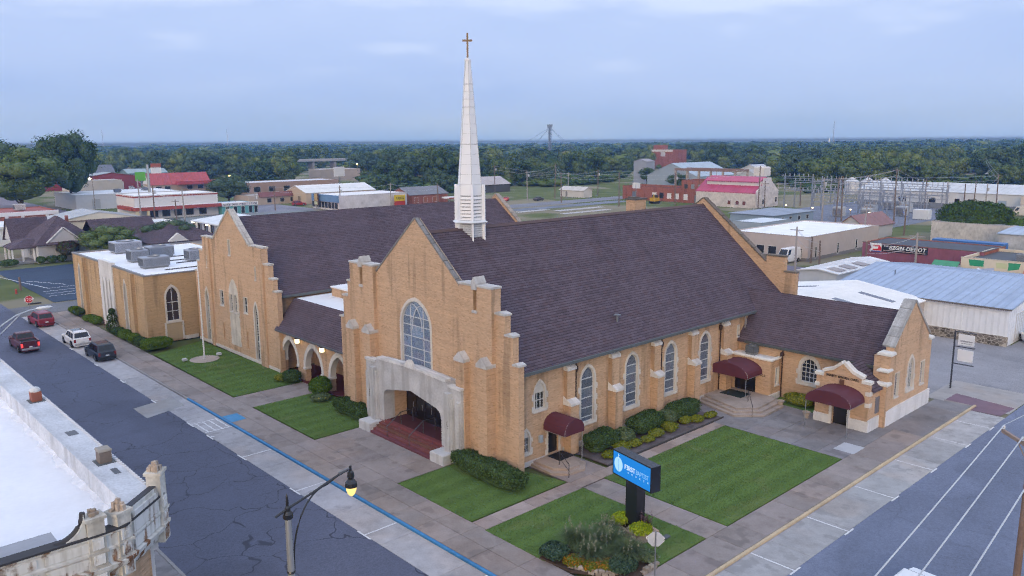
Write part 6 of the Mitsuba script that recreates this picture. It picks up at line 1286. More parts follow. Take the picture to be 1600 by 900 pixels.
put('gable_roof', M().prism(Polygon([(38.2, 3.45), (41.4, 6.4), (44.6, 3.45), (44.6, 3.3), (41.4, 6.2), (38.2, 3.3)]), ridgey, 169.5, 175), 'shingle', None, HS); put('pent_roof', M().prism(Polygon([(168.7, 3.3), (169.6, 3.75), (169.6, 3.6), (168.7, 3.15)]), east(0), 38.2, 44.6), 'shingle', None, HS)
win(HS, 's', 170, 39.9, 41.7, 0.9, 2.4, (0.5, 0.52, 0.5), frame=(0.66, 0.66, 0.66)); win(HS, 'w', 36.8, 174, 175.2, 1.0, 2.5, DK, frame=(0.66, 0.66, 0.66))
put('corner_board', M().box(36.72, 37.02, 169.92, 170.2, 0, 3.3).box(47.3, 47.55, 169.9, 170.05, 0, 3.3), 'paint', (0.7, 0.7, 0.7), HS)
P = put('porch_roof', M().add([[32.6, 170.5, 2.9], [37, 170.5, 2.9], [37, 177, 2.9], [32.6, 177, 2.9], [35.2, 172.6, 4.2], [37, 172.6, 4.2], [37, 175, 4.2], [35.2, 175, 4.2], [32.6, 170.5, 2.7], [37, 170.5, 2.7], [37, 177, 2.7], [32.6, 177, 2.7]], [[0, 1, 5, 4], [1, 2, 6, 5], [2, 3, 7, 6], [3, 0, 4, 7], [4, 5, 6, 7], [8, 9, 1, 0], [11, 8, 0, 3], [11, 10, 9, 8]]), 'shingle', None, HS)
m = M()
for x, y in ((32.9, 170.8), (34.6, 170.8), (36.4, 170.8), (32.9, 173.5), (32.9, 176.7)): m.box(x-0.12, x+0.12, y-0.12, y+0.12, 0, 2.75)
putall('porch_post', m, 'paint', (0.7, 0.7, 0.71), HS); put('porch_floor', M().box(32.6, 36.8, 170.5, 177, -0.1, 0.35), 'paint', (0.3, 0.3, 0.31), HS)
put('side_gable', M().prism(Polygon([(180, 3.3), (186.5, 3.3), (183.2, 7.2)]), west(34.9), -0.6, 0), 'paint', (0.5, 0.5, 0.52), HS); put('side_gable_roof', M().prism(Polygon([(179.6, 3.2), (183.2, 7.5), (186.9, 3.2), (186.9, 3.0), (183.2, 7.3), (179.6, 3.0)]), east(0), 34.6, 42), 'shingle', None, HS)
put('chimney', M().box(44.4, 44.9, 179.2, 179.7, 5.5, 7.7), 'redbrick', None, HS)
put('wing_roof', M().prism(Polygon([(171.5, 3.2), (177, 6.8), (182.5, 3.2), (182.5, 3.0), (177, 6.6), (171.5, 3.0)]), east(0), 47.6, 60), 'shingle', None, HS); put('wing_wall', M().box(47.6, 59.5, 172, 182, -0.1, 3.2), 'paint', (0.42, 0.43, 0.46), HS)
H2 = bld('brown_roof_house', 'house with low purple brown hip roof behind the annex', 54, 68, 160, 173, 3.0, (0.46, 0.46, 0.48), ('hip', 6.2, (0.1, 0.08, 0.09)), 'house', rb='shingle', ov=0.5)
put('gable', M().prism(Polygon([(57, 3.0), (61, 3.0), (59, 4.6)]), south(159.3), -0.8, 0), 'paint', (0.6, 0.6, 0.6), H2)
k = bld('brick_storefront', 'low brick storefront with white fascia behind the frame house', 30, 56, 232, 250, 5.0, None, ('flat', 0, (0.30, 0.10, 0.09)), wb='redbrick', par=0.1)
put('fascia', M().prism(rect(30, 56, 4.1, 5.1), south(232), 0, 0.4), 'paint', (0.60, 0.61, 0.64), k); put('canopy', M().box(28, 56, 228.5, 232, 1.6, 2.2), 'paint', (0.62, 0.64, 0.68), k)
for x in (36, 44, 47.5, 53): put('pier', M().box(x, x+0.7, 231.7, 232, -0.1, 4.1), 'paint', (0.6, 0.6, 0.62), k)
for x in (38.5, 49): win(k, 's', 232, x, x+2.2, 0.3, 3.6, DK)
hvac(49, 240, 5.0, 1.2, 1.2, 1.5, 'pale rooftop unit on the brick storefront', c=(0.6, 0.6, 0.6))
k = bld('long_white_building', 'long plain white building with pale flat roof left of the house', 20, 47, 204, 222, 3.9, (0.60, 0.63, 0.66), ('flat', 0, (0.66, 0.68, 0.71)))
win(k, 's', 204, 31, 31.9, 1.2, 2.6, DK); put('fascia', M().box(19.8, 47.2, 203.7, 204, 3.6, 4.1), 'paint', (0.66, 0.67, 0.68), k)
k = bld('cream_warehouse', 'cream metal building with pale grey low roof and brown eave', 51, 71, 216, 230, 3.4, (0.58, 0.55, 0.46), ('gy', 5.2, (0.42, 0.45, 0.49)), 'warehouse', ribs=1.5)
put('eave_trim', M().box(50.6, 71.4, 215.6, 215.75, 3.1, 3.4), 'paint', (0.16, 0.12, 0.10), k)
k = bld('cream_lean_to', 'low cream lean to with pale roof before the cream warehouse', 58, 76, 205, 215.5, 2.6, (0.60, 0.57, 0.50), ('flat', 0, (0.58, 0.60, 0.64)))
k = bld('white_warehouse', 'wide white warehouse with flat white roof beyond the flood lamp', 77, 112, 296, 322, 4.8, (0.56, 0.58, 0.62), ('flat', 0, (0.70, 0.72, 0.75)), 'warehouse'); win(k, 's', 296, 82, 84.5, 0, 3.2, (0.4, 0.42, 0.45), 'door', bs='paint'); win(k, 's', 296, 96, 100, 0, 3.4, (0.36, 0.38, 0.42), 'door', bs='paint')
hvac(93, 305, 4.7, 1, 1, 1.2, 'dark rooftop unit at the left of the white warehouse roof', c=(0.16, 0.17, 0.2)); hvac(104, 310, 4.7, 1, 1, 1.2, 'dark rooftop unit at the right of the white warehouse roof', c=(0.16, 0.17, 0.2))
TS = bld('thrift_store', 'cream store with red band and white upper block', 79.4, 104, 246, 262, 6.7, (0.60, 0.60, 0.61), ('flat', 0, (0.7, 0.71, 0.73)), 'shop')
put('red_trim', M().box(79.2, 104.1, 245.85, 246, 6.2, 6.5).box(79.2, 79.4, 245.9, 262, 6.2, 6.5), 'paint', (0.30, 0.07, 0.06), TS)
put('red_canopy', M().box(78.6, 104, 243.4, 245.9, 2.5, 3.5).box(78.2, 79.3, 246, 258, 2.5, 3.5), 'paint', (0.34, 0.075, 0.06), TS, 'dark red canopy band')
put('canopy_roof', M().box(78.7, 104, 243.5, 245.9, 3.5, 3.58), 'paint', (0.6, 0.6, 0.62), TS)
for x in (83.5, 87, 90.5, 94, 98): win(TS, 's', 246, x, x+2.2, 0.4, 2.2, DK, frame=(0.3, 0.3, 0.3))
put('corner_pier', M().box(78.8, 79.6, 243.5, 244.2, -0.1, 2.5).box(82, 82.6, 243.5, 244.2, -0.1, 2.5), 'paint', (0.6, 0.54, 0.36), TS)
TE = bld('teal_shop', 'teal fronted shop with white sign band at the end of the thrift store', 104.3, 116, 244, 256, 3.0, (0.12, 0.34, 0.36), ('flat', 0, (0.62, 0.63, 0.66)), 'shop')
put('sign_band', M().prism(rect(104.3, 116, 2.35, 3.4), south(243.7), -0.2, 0.05), 'paint', (0.72, 0.72, 0.74), TE, 'white sign band with dark lettering')
tm = meshkit.text_mesh('GOOD DEAL THRIFT STORE', 0.55, 0.03, True); q = np.array(tm.vertices); q[:, 0] *= 11.0/q[:, 0].max(); v, _ = south(243.6)(np.stack([104.6+q[:, 0], 2.6+q[:, 1], q[:, 2]], 1))
put('lettering', M().add(v, tm.faces), 'paint', (0.10, 0.10, 0.14), TE)
for x in (105.5, 108, 110.5, 113, 114.8): win(TE, 's', 244, x, x+1.1, 0, 2.1, DK, 'door', frame=(0.6, 0.62, 0.62))
CA = thing('car_wash', 'open white bay building with pale hipped roof behind the hall', 'building')
put('roof', M().add([[72.6, 170, 4.2], [88, 170, 4.2], [88, 188, 4.2], [72.6, 188, 4.2], [80.3, 176, 5.8], [80.3, 182, 5.8], [72.6, 170, 3.9], [88, 170, 3.9], [88, 188, 3.9], [72.6, 188, 3.9]], [[0, 1, 4, 4], [1, 2, 5, 4], [2, 3, 5, 5], [3, 0, 4, 5], [6, 7, 1, 0], [9, 6, 0, 3], [7, 8, 2, 1], [9, 8, 7, 6]]), 'roofmetal', (0.62, 0.66, 0.69), CA)
for i, y in enumerate((170.5, 174, 177.5, 181, 184.5, 187.5)):
    put('column', M().box(73, 73.35, y-0.15, y+0.15, -0.1, 3.9), 'paint', (0.07, 0.065, 0.07), CA)
    if i < 5: put('bay_panel', M().box(73.6, 73.7, y+0.2, y+3.1, -0.1, 3.9), 'paint', (0.56, 0.58, 0.62), CA)
put('end_wall', M().box(73.4, 87.5, 187.4, 187.7, -0.1, 3.9).box(73.4, 87.5, 170.4, 170.6, -0.1, 3.9), 'paint', (0.46, 0.47, 0.50), CA)
for y in (187.3, 179.4):
    s_ = shape(M().box(72.75, 73.1, y-0.35, y+0.35, 3.6, 3.8), 'paint', (0.8, 0.8, 0.8)); s_['emitter'] = {'type': 'area', 'radiance': {'type': 'rgb', 'value': [0.5, 0.4, 0.26]}}; scene[fresh(CA+'__lamp')] = s_
k = bld('red_roof_diner', 'low diner with bright red metal roof and white front gable', 129, 156, 376, 386, 3.4, (0.45, 0.34, 0.25), ('gx', 8.2, (0.42, 0.075, 0.08)), 'restaurant', ribs=2); put('front_panel', M().prism(Polygon([(377, 3.4), (381, 7.9), (385, 3.4)]), west(128.6), 0, 0.1), 'paint', (0.66, 0.66, 0.68), k)
put('porch_roof', M().box(140, 166, 372.5, 376, 3.0, 4.6), 'roofmetal', (0.44, 0.08, 0.085), k); put('porch_wall', M().box(156, 165.5, 373, 384, -0.1, 3.0), 'paint', (0.42, 0.32, 0.25), k)
for x in (131, 135, 145, 150, 158): win(k, 's', 376 if x < 156 else 373, x, x+2.5, 0.8, 2.4, DK)
k = bld('red_barn', 'long dark red metal building left of the diner', 112, 138, 416, 428, 6, (0.24, 0.055, 0.065), ('gy', 8, (0.26, 0.28, 0.31)), rb='roofmetal'); win(k, 's', 416, 126, 130, 0, 3.4, (0.5, 0.5, 0.5), 'door', bs='paint')
k = bld('red_roof_shop', 'small shop with faded red roof left of the red barn', 98, 112, 424, 436, 4, (0.24, 0.05, 0.06), ('gx', 7, (0.36, 0.10, 0.11)))
k = bld('green_metal_shop', 'dark grey green metal building right of the red barn', 140, 160, 440, 452, 6.5, (0.16, 0.22, 0.26), ('gx', 8.5, (0.25, 0.34, 0.38)))
k = bld('block_building', 'plain concrete block building behind the flood lamp', 100, 122, 392, 404, 5.4, (0.46, 0.44, 0.41), ('flat', 0, (0.4, 0.4, 0.4)))
k = bld('far_gabled_house', 'dark blue grey house high among the trees left', 146, 158, 520, 530, 5, (0.36, 0.36, 0.40), ('gx', 9, (0.14, 0.15, 0.19)), 'house')
k = bld('brick_strip_store', 'brick strip store with pale roof right of the dark round tree', 150, 200, 335, 352, 4.4, (0.36, 0.25, 0.21), ('flat', 0, (0.52, 0.55, 0.60)), 'shop')
for x in (153, 158, 165, 172): win(k, 's', 335, x, x+3, 0.4, 2.6, DK)
# centre
k = bld('tan_office', 'low tan office with dark red mansard roof', 126, 146, 272, 284, 3.2, (0.46, 0.38, 0.30), ('flat', 0, (0.4, 0.37, 0.35))); put('mansard', M().prism(Polygon([(271.2, 2.6), (272.4, 4.3), (272.8, 4.3), (272.8, 2.6)]), east(0), 130, 146.5), 'roofmetal', (0.20, 0.075, 0.07), k)
for x in (133, 138, 142): win(k, 's', 272, x, x+1.6, 0.6, 2.0, DK)
k = bld('tan_gable_store', 'tan metal store with broad white gable roof', 143, 172, 262, 277, 4.0, (0.50, 0.40, 0.30), ('gx', 6.3, (0.70, 0.72, 0.74)), rb='paint'); win(k, 'w', 143, 266, 268, 0, 2.6, (0.2, 0.16, 0.13), 'door', bs='paint')
BS = bld('blue_front_store', 'long white block store with blue front band', 136.8, 163.5, 229.4, 246, 4.6, (0.55, 0.54, 0.57), ('flat', 0, (0.68, 0.69, 0.72)), 'shop', dirt=0.7)
put('blue_band', M().prism(rect(229.4, 246.2, 2.5, 4.75), west(136.8), 0, 0.5), 'paint', (0.14, 0.25, 0.44), BS, 'blue fascia above the shop windows')
for y in np.arange(230.2, 245, 2.1): win(BS, 'w', 136.8, y, y+1.75, 0.4, 2.3, DK, frame=(0.4, 0.4, 0.42))
t = thing('shop_sign', 'tall dark shop sign with tan picture panel before the blue band', 'sign'); put('board', M().box(135.2, 135.6, 240, 242.6, 1.2, 5.2), 'paint', (0.10, 0.07, 0.06), t); put('panel', M().box(135.15, 135.2, 240.3, 242.3, 2.6, 5.0), 'paint', (0.45, 0.33, 0.16), t); put('panel', M().box(135.15, 135.2, 240.3, 242.3, 1.4, 2.4), 'paint', (0.5, 0.52, 0.36), t); put('post', M().box(135.3, 135.5, 241.1, 241.5, -0.1, 1.2), 'paint', (0.3, 0.3, 0.3), t)
t = thing('taco_sign', 'square yellow and red sign reading TACO at the end of the white store', 'sign')
put('board', M().box(157.3, 161.6, 227.8, 228.1, 1.9, 3.9), 'paint', (0.62, 0.46, 0.03), t); put('lower_board', M().box(157.3, 161.6, 227.8, 228.1, 0.15, 1.88), 'paint', (0.42, 0.04, 0.03), t); put('post', M().tube([[159.4, 228.2, -0.1], [159.4, 228.2, 3.6]], 0.12, 6), 'paint', (0.2, 0.2, 0.2), t)
tm = meshkit.text_mesh('TACO', 0.85, 0.03, True); q = np.array(tm.vertices); q[:, 0] *= 3.4/q[:, 0].max(); v, _ = south(227.78)(np.stack([157.75+q[:, 0], 2.45+q[:, 1], q[:, 2]], 1)); put('lettering', M().add(v, tm.faces), 'paint', (0.05, 0.05, 0.02), t)
k = bld('brick_hall', 'brick building with dark grey gable roof right of the white store', 168, 185, 234, 246, 3.2, None, ('gx', 5.6, (0.15, 0.15, 0.17)), wb='redbrick')
for x in (170, 174, 178): win(k, 's', 234, x, x+1.8, 0.3, 2.2, (0.3, 0.12, 0.08), bs='paint')
k = thing('red_canopy', 'small white canopy with red edge before the brick hall', 'canopy'); put('deck', M().cbox(176, 190, 222, 226, 2.0, 2.5, 0.1), 'paint', (0.62, 0.64, 0.68), k); put('edge', M().box(175.9, 182, 221.9, 222, 2.0, 2.4), 'paint', (0.4, 0.06, 0.06), k); putall('post', M().box(177, 177.3, 223, 223.3, -0.1, 2.0).box(188, 188.3, 223, 223.3, -0.1, 2.0), 'steel', (0.5, 0.5, 0.5), k)
k = bld('far_tan_block', 'long tan flat building in the far clearing', 236, 262, 414, 428, 6.2, (0.40, 0.35, 0.32), ('flat', 0, (0.5, 0.5, 0.5)))
k = bld('open_barn', 'open sided barn with pale rusty gable roof', 226, 242, 262, 276, 3.4, (0.08, 0.08, 0.085), ('gx', 6.4, (0.40, 0.36, 0.36)), 'barn')
k = bld('white_shed', 'small white shed with pale gable roof in the grass', 234, 239, 211.5, 224, 2.7, (0.58, 0.56, 0.53), ('gy', 3.9, (0.52, 0.50, 0.47)), 'shed', ov=0.4); win(k, 'w', 234, 220, 221, 0, 2, (0.2, 0.2, 0.2), 'door', bs='paint')
k = thing('overpass', 'grey concrete road overpass crossing between far trees', 'bridge'); put('deck', M().box(300, 372, 590, 600, 6.0, 7.2), 'stone', (0.34, 0.35, 0.37), k); put('rail', M().box(300, 372, 590, 590.4, 7.2, 8.2), 'stone', (0.42, 0.43, 0.45), k)
for x in (310, 330, 350): put('pier', M().box(x, x+1.6, 591, 599, -0.1, 6.0), 'stone', (0.28, 0.28, 0.29), k)
# big roadside sign poles
t = thing('sign_pole', 'thick grey pole with green sign and white and orange sign before the diner', 'sign'); put('pole', M().tube([[99.5, 292, 4], [99.5, 292, 14.5]], 0.5, 8, r1=0.4), 'steel', (0.5, 0.52, 0.55), t)
put('green_sign', M().box(95.2, 98.6, 291.8, 292.2, 9.0, 12.0), 'paint', (0.13, 0.42, 0.06), t); put('white_sign', M().box(100.6, 104, 291.8, 292.2, 11.4, 13.4), 'paint', (0.7, 0.7, 0.72), t); put('orange_sign', M().box(100.6, 104, 291.8, 292.2, 13.5, 14.8), 'paint', (0.34, 0.11, 0.08), t)
t = thing('panel_sign', 'two white panel signs on a dark steel frame in the lot behind the chapel', 'sign')
put('post', M().tube([[76.2, 24.45, ZS], [76.2, 24.45, 5.15]], 0.075, 8), 'gloss', (0.03, 0.035, 0.05), t); putall('bar', M().box(76.15, 76.25, 22.75, 24.5, 5.07, 5.14).box(76.15, 76.25, 22.75, 24.5, 3.74, 3.82).box(76.15, 76.25, 22.75, 24.5, 2.17, 2.25), 'gloss', (0.03, 0.035, 0.05), t)
putall('panel', M().box(76.15, 76.25, 22.85, 24.15, 3.95, 4.92).box(76.15, 76.25, 22.85, 24.1, 2.5, 3.55), 'paint', (0.66, 0.70, 0.76), t, dirt=0.1)
putall('lettering', M().box(76.13, 76.15, 22.98, 23.95, 4.28, 4.38).box(76.13, 76.15, 23.05, 23.9, 4.1, 4.15), 'paint', (0.22, 0.24, 0.3), t)
t = thing('box_sign', 'twin white globe lamp post in the grass before the ruin', 'lamp'); put('pole', M().tube([[214, 170, -0.1], [214, 170, 6]], 0.1, 6), 'steel', (0.3, 0.3, 0.3), t)
putall('lamp', M().box(213.6, 214.4, 170.1, 171.2, 6, 7.8).box(213.6, 214.4, 168.6, 169.7, 6, 7.8), 'paint', (0.64, 0.66, 0.68), t)
t = thing('billboard_box', 'white sign box on a post in the far clearing', 'sign'); put('box', M().box(226, 232, 382, 383, 3.5, 8.5), 'paint', (0.66, 0.68, 0.72), t); put('post', M().box(228.7, 229.3, 382.3, 382.7, -0.1, 3.5), 'steel', (0.4, 0.4, 0.4), t)
for x, y, h, lab in ((1040, 2360, 59, 'thin radio mast on the skyline left of the steeple'), (1450, 700, 52, 'thin radio mast on the skyline right of the brick mill'), (730, 2480, 57, 'faint radio mast on the skyline at far left')):
    t = thing('radio_mast', lab, 'mast'); put('mast', M().tube([[x, y, -0.1], [x, y, h]], 0.55, 4), 'steel', (0.4, 0.42, 0.46), t)
t = thing('water_tower', 'small white spire shaped tower on the right skyline', 'tower'); put('shaft', M().lathe([(3.0, 0), (1.6, 14), (0.8, 22), (0, 23)], 2050, 1000, 10), 'paint', (0.8, 0.8, 0.8), t)
# ------------------------------------------------------------ vehicles
def car_parts(kind, col, lit=False):
    """Meshes of one vehicle, nose towards +x, wheels on z = 0."""
    spec = {'suv': (4.9, 0.96, 1.02, 1.74, [(-2.45, .62), (-2.38, 1.0), (0.95, 1.06), (1.2, 1.05), (2.2, .92), (2.42, .72)], (-2.36, 1.15), (-1.95, 0.30), 1.45),
            'pickup': (5.8, 0.99, 1.1, 1.86, [(-2.9, .72), (-2.88, 1.16), (1.05, 1.16), (1.3, 1.18), (2.65, 1.06), (2.88, .75)], (-0.85, 1.25), (-0.62, 0.45), 1.85),
            'van': (5.9, 1.0, 1.15, 2.65, [(-2.95, .5), (-2.93, 1.15), (1.7, 1.15), (2.0, 1.12), (2.75, .95), (2.93, .6)], (-2.93, 2.15), (-2.88, 1.2), 1.95),
            'sedan': (4.7, 0.91, 0.9, 1.44, [(-2.35, .55), (-2.3, .92), (-1.6, .98), (1.0, .92), (2.2, .80), (2.34, .58)], (-1.75, 1.15), (-1.0, 0.15), 1.4)}[kind]
    L, W, belt, H, top, gb, gt, wb = spec
    b = M(); xs = [t[0] for t in top]; ring = []
    for x, z in top:
        e = abs(x)/(L/2); w = W*(1-0.13*max(0, (e-0.75)/0.25)**2)
        ring.append([[x, -w*0.93, 0.24], [x, -w, 0.42], [x, -w, z-0.12], [x, -w*0.93, z], [x, w*0.93, z], [x, w, z-0.12], [x, w, 0.42], [x, w*0.93, 0.24]])
    b.add(np.vstack(ring), [[8*i+j, 8*i+8+j, 8*i+8+(j+1) % 8, 8*i+(j+1) % 8] for i in range(len(top)-1) for j in range(8)])
    n0 = len(top)-1
    b.add(ring[0], [[0, 1, 2, 7], [2, 3, 4, 5], [2, 5, 6, 7]]); b.add(ring[-1], [[7, 2, 1, 0], [5, 4, 3, 2], [7, 6, 5, 2]])
    # greenhouse
    zb = lambda x: float(np.interp(x, xs, [t[1] for t in top]))-0.02
    tw, bw = W*0.76, W*0.93; (bx0, bx1), (tx0, tx1) = gb, gt; zt = H
    lo = [[bx0, -bw, zb(bx0)], [bx1, -bw, zb(bx1)], [bx1, bw, zb(bx1)], [bx0, bw, zb(bx0)]]; hi = [[tx0, -tw, zt-0.05], [tx1, -tw, zt-0.05], [tx1, tw, zt-0.05], [tx0, tw, zt-0.05]]
    rf = [[tx0+0.15, -tw*0.86, zt], [tx1-0.2, -tw*0.86, zt], [tx1-0.2, tw*0.86, zt], [tx0+0.15, tw*0.86, zt]]
    b.add(lo+hi+rf, [[0, 1, 5, 4], [1, 2, 6, 5], [2, 3, 7, 6], [3, 0, 4, 7], [4, 5, 9, 8], [5, 6, 10, 9], [6, 7, 11, 10], [7, 4, 8, 11], [8, 9, 10, 11]])
    P = [('body', b, 'gloss', col)]
    def pane(a, b_, c, d, s0, s1, t0, t1, off):
        a, b_, c, d = map(np.array, (a, b_, c, d)); f = lambda s, t: (a*(1-s)+b_*s)*(1-t)+(d*(1-s)+c*s)*t; o = np.array(off)
        q = [f(s0, t0), f(s1, t0), f(s1, t1), f(s0, t1)]; m = M(); m.add([v+o for v in q]+[v-o for v in q], [[0, 1, 2, 3], [4, 5, 1, 0], [5, 6, 2, 1], [6, 7, 3, 2], [7, 4, 0, 3]]); return m
    gl = (0.012, 0.014, 0.018)
    P.append(('windscreen', pane(lo[1], lo[2], hi[2], hi[1], .05, .95, .08, .92, (.012, 0, .008)), 'pane', gl)); 
    if kind != 'van': P.append(('rear_window', pane(lo[3], lo[0], hi[0], hi[3], .07, .93, .22, .90, (-.012, 0, .008)), 'pane', gl))
    cuts = {'suv': ((.06, .33), (.36, .62), (.65, .90)), 'pickup': ((.08, .45), (.49, .88)), 'van': ((.76, .93),), 'sedan': ((.1, .48), (.52, .9))}[kind]
    for s0, s1 in cuts:
        P.append(('side_window', pane(lo[0], lo[1], hi[1], hi[0], s0, s1, .12 if kind != 'van' else .3, .88, (0, -.012, .004)), 'pane', gl)); P.append(('side_window', pane(lo[3], lo[2], hi[2], hi[3], s0, s1, .12 if kind != 'van' else .3, .88, (0, .012, .004)), 'pane', gl))
    R = 0.37 if kind != 'sedan' else 0.33
    for sx in (wb, -wb*(1.0 if kind != 'pickup' else 0.97)):
        for s in (-1, 1):
            y0, y1 = s*(W-0.24), s*(W+0.012); g = np.linspace(0, 2*PI, 21)[:-1]; m = M()
            pr = [(R-0.06, y0), (R, y0+s*0.04), (R, y1-s*0.04), (R-0.05, y1), (R-0.12, y1-s*0.02), (0.0, y1-s*0.03)]
            m.add([[sx+r*math.cos(a), y, R+r*math.sin(a)] for r, y in pr for a in g], [[i*20+j, i*20+(j+1) % 20, (i+1)*20+(j+1) % 20, (i+1)*20+j] for i in range(5) for j in range(20)])
            P.append(('wheel', m, 'paint', (0.018, 0.018, 0.02)))
            q = M()
            for k in range(5):
                a = k*2*PI/5; c, s_ = math.cos(a), math.sin(a); r1 = R-0.13
                q.add([[sx+r*c-t*s_, y1+s*0.004, R+r*s_+t*c] for r, t in ((0.03, -.05), (r1, -.045), (r1, .045), (0.03, .05))], [[0, 1, 2, 3]])
            P.append(('wheel_rim', q, 'steel', (0.35, 0.36, 0.38)))
    arch = M()
    for sx in (wb, -wb*(1.0 if kind != 'pickup' else 0.97)):
        for s in (-1, 1): arch.add([[sx, s*(W+0.004), R]]+[[sx+(R+.07)*math.cos(a), s*(W+0.004), R+(R+.07)*math.sin(a)] for a in np.linspace(-0.35, PI+0.35, 15)], [[0, i, i+1] for i in range(1, 15)])
    P.append(('wheel_arch', arch, 'paint', (0.01, 0.01, 0.012)))
    xr, xf = -L/2, L/2
    for s in (-1, 1):
        P.append(('tail_light', M().box(xr-0.015, xr+0.10, s*(W*0.84-0.14), s*(W*0.84+0.05), 0.68 if kind != 'van' else 0.9, {'pickup': 1.1, 'sedan': 0.86}.get(kind, 1.0)), 'glow' if lit else 'gloss', (0.22, 0.012, 0.012)))
        P.append(('headlight', M().box(xf-0.16, xf-0.02, s*(W*0.72-0.2), s*(W*0.72+0.1), 0.68, 0.82), 'gloss', (0.5, 0.52, 0.55))); P.append(('mirror', M().cbox(gb[1]-0.45, gb[1]-0.28, s*(W+0.1)-0.09, s*(W+0.1)+0.09, belt-0.02, belt+0.16, 0.03), 'gloss', col))
    P.append(('bumper', M().cbox(xr-0.05, xr+0.12, -W*0.86, W*0.86, 0.36, 0.56, 0.04), 'steel' if kind == 'pickup' else 'paint', (0.42, 0.42, 0.43) if kind == 'pickup' else tuple(v*0.5+0.01 for v in col)))
    P.append(('bumper', M().cbox(xf-0.12, xf+0.03, -W*0.8, W*0.8, 0.3, 0.5, 0.04), 'paint', (0.02, 0.02, 0.022))); P.append(('number_plate', M().box(xr-0.058, xr-0.02, -0.16, 0.16, 0.62, 0.76), 'paint', (0.6, 0.62, 0.64)))
    if kind == 'pickup':
        P.append(('cargo_bed', M().box(-2.75, -0.95, -W*0.78, W*0.78, 1.14, 1.168), 'paint', (0.012, 0.012, 0.013)))
        m = M().box(-2.85, -0.9, -W*0.93, -W*0.80, 1.15, 1.30).box(-2.85, -0.9, W*0.80, W*0.93, 1.15, 1.30).box(-2.9, -2.78, -W*0.93, W*0.93, 1.15, 1.30); P.append(('bed_side', m, 'gloss', col))
    if kind == 'suv':
        for s in (-1, 1): P.append(('roof_rail', M().tube([[-1.75, s*tw*0.88, zt+0.01], [-1.6, s*tw*0.9, zt+0.07], [0.0, s*tw*0.9, zt+0.07], [0.15, s*tw*0.88, zt+0.0]], 0.025, 5), 'steel', (0.2, 0.2, 0.21)))
    return P
def car(name, kind, col, x, y, deg, label, cat='car', z=ZS, lit=False, group=None, extra=None):
    t = thing(name, label, cat, group); tw = at(x, y, z, deg)
    for path, m, bs, c in car_parts(kind, col, lit)+(extra or []):
        g = bs == 'glow'; d = {**shape(m, 'gloss' if g else bs, c), 'to_world': tw}
        if g: d['emitter'] = {'type': 'area', 'radiance': {'type': 'rgb', 'value': [0.10, 0.006, 0.006]}}
        scene[fresh(f'{t}__{path}')] = d
    return t
def on_roof(z, c): return [('roof_cargo', M().cbox(-1.3, -0.1, -0.5, 0.5, z, z+0.1, 0.03), 'paint', c)]
car('parked_car', 'suv', (0.018, 0.026, 0.040), 24.15, 89.6, 90, 'dark navy parked SUV nearest the camera on the front street', group='cars parked along the front street', extra=[('sunroof', M().box(-1.2, 0.0, -0.55, 0.55, 1.741, 1.752), 'paint', (0.10, 0.05, 0.035))])
car('parked_car', 'suv', (0.70, 0.71, 0.73), 24.0, 97.6, 90, 'white parked SUV with roof rails between the navy and red cars', group='cars parked along the front street', extra=[('sunroof', M().box(-1.1, 0.0, -0.55, 0.55, 1.741, 1.75), 'pane', (0.03, 0.04, 0.05))])
car('parked_car', 'suv', (0.20, 0.012, 0.03), 23.7, 111.5, 92, 'dark red parked SUV farthest along the front street', group='cars parked along the front street')
car('pickup_truck', 'pickup', (0.085, 0.014, 0.02), 19.3, 99.6, 90, 'dark maroon pickup with glowing tail lights driving up the street', 'pickup', lit=True)
car('white_car', 'sedan', (0.72, 0.74, 0.77), 37.8, 13.1, 178, 'white car at the bottom edge of the right street', 'car')
car('white_car', 'suv', (0.70, 0.71, 0.73), 99.3, 23.9, 35, 'white SUV at the right edge beside the metal warehouse', 'car')
car('white_van', 'van', (0.70, 0.71, 0.74), 135.3, 72.4, 178, 'tall white delivery van before the tan building', 'van')
for i, (kd, c, x, y, dg, lab) in enumerate((('sedan', (0.66, 0.67, 0.7), 120, 397, 20, 'white car before the red barn'), ('suv', (0.66, 0.67, 0.7), 131, 408, 60, 'white vehicle with raised hood beside the red barn'), ('pickup', (0.66, 0.67, 0.7), 141, 292, 10, 'white pickup in the lot before the tan office'), ('suv', (0.30, 0.02, 0.025), 138.5, 259, -20, 'bright red car in the lot before the tan office'), ('sedan', (0.13, 0.02, 0.035), 146.5, 259.5, 10, 'dark maroon car beside the tan gable store'), ('sedan', (0.02, 0.022, 0.03), 127, 366, 20, 'dark car left of the diner'), ('sedan', (0.03, 0.03, 0.035), 93, 290, 0, 'dark car beside the white warehouse'), ('suv', (0.05, 0.06, 0.08), 168, 366, 20, 'dark vehicle right of the diner'), ('sedan', (0.5, 0.03, 0.04), 203, 222, 40, 'red car behind the far gable of the hall'), ('van', (0.66, 0.67, 0.7), 200, 244, 100, 'white van left of the open barn'), ('sedan', (0.06, 0.05, 0.05), 212, 214, 10, 'dark car on the concrete strip left of the white shed'), ('van', (0.5, 0.47, 0.42), 262, 70, 100, 'pale truck before the loading bay'), ('pickup', (0.35, 0.2, 0.1), 170, 62, 100, 'tan truck on the drive behind the sign shop'))):
    car('distant_car', kd, c, x, y, dg, lab, group='cars in the far lots')
t = thing('yellow_digger', 'small yellow digger parked before the brick ruin', 'digger')
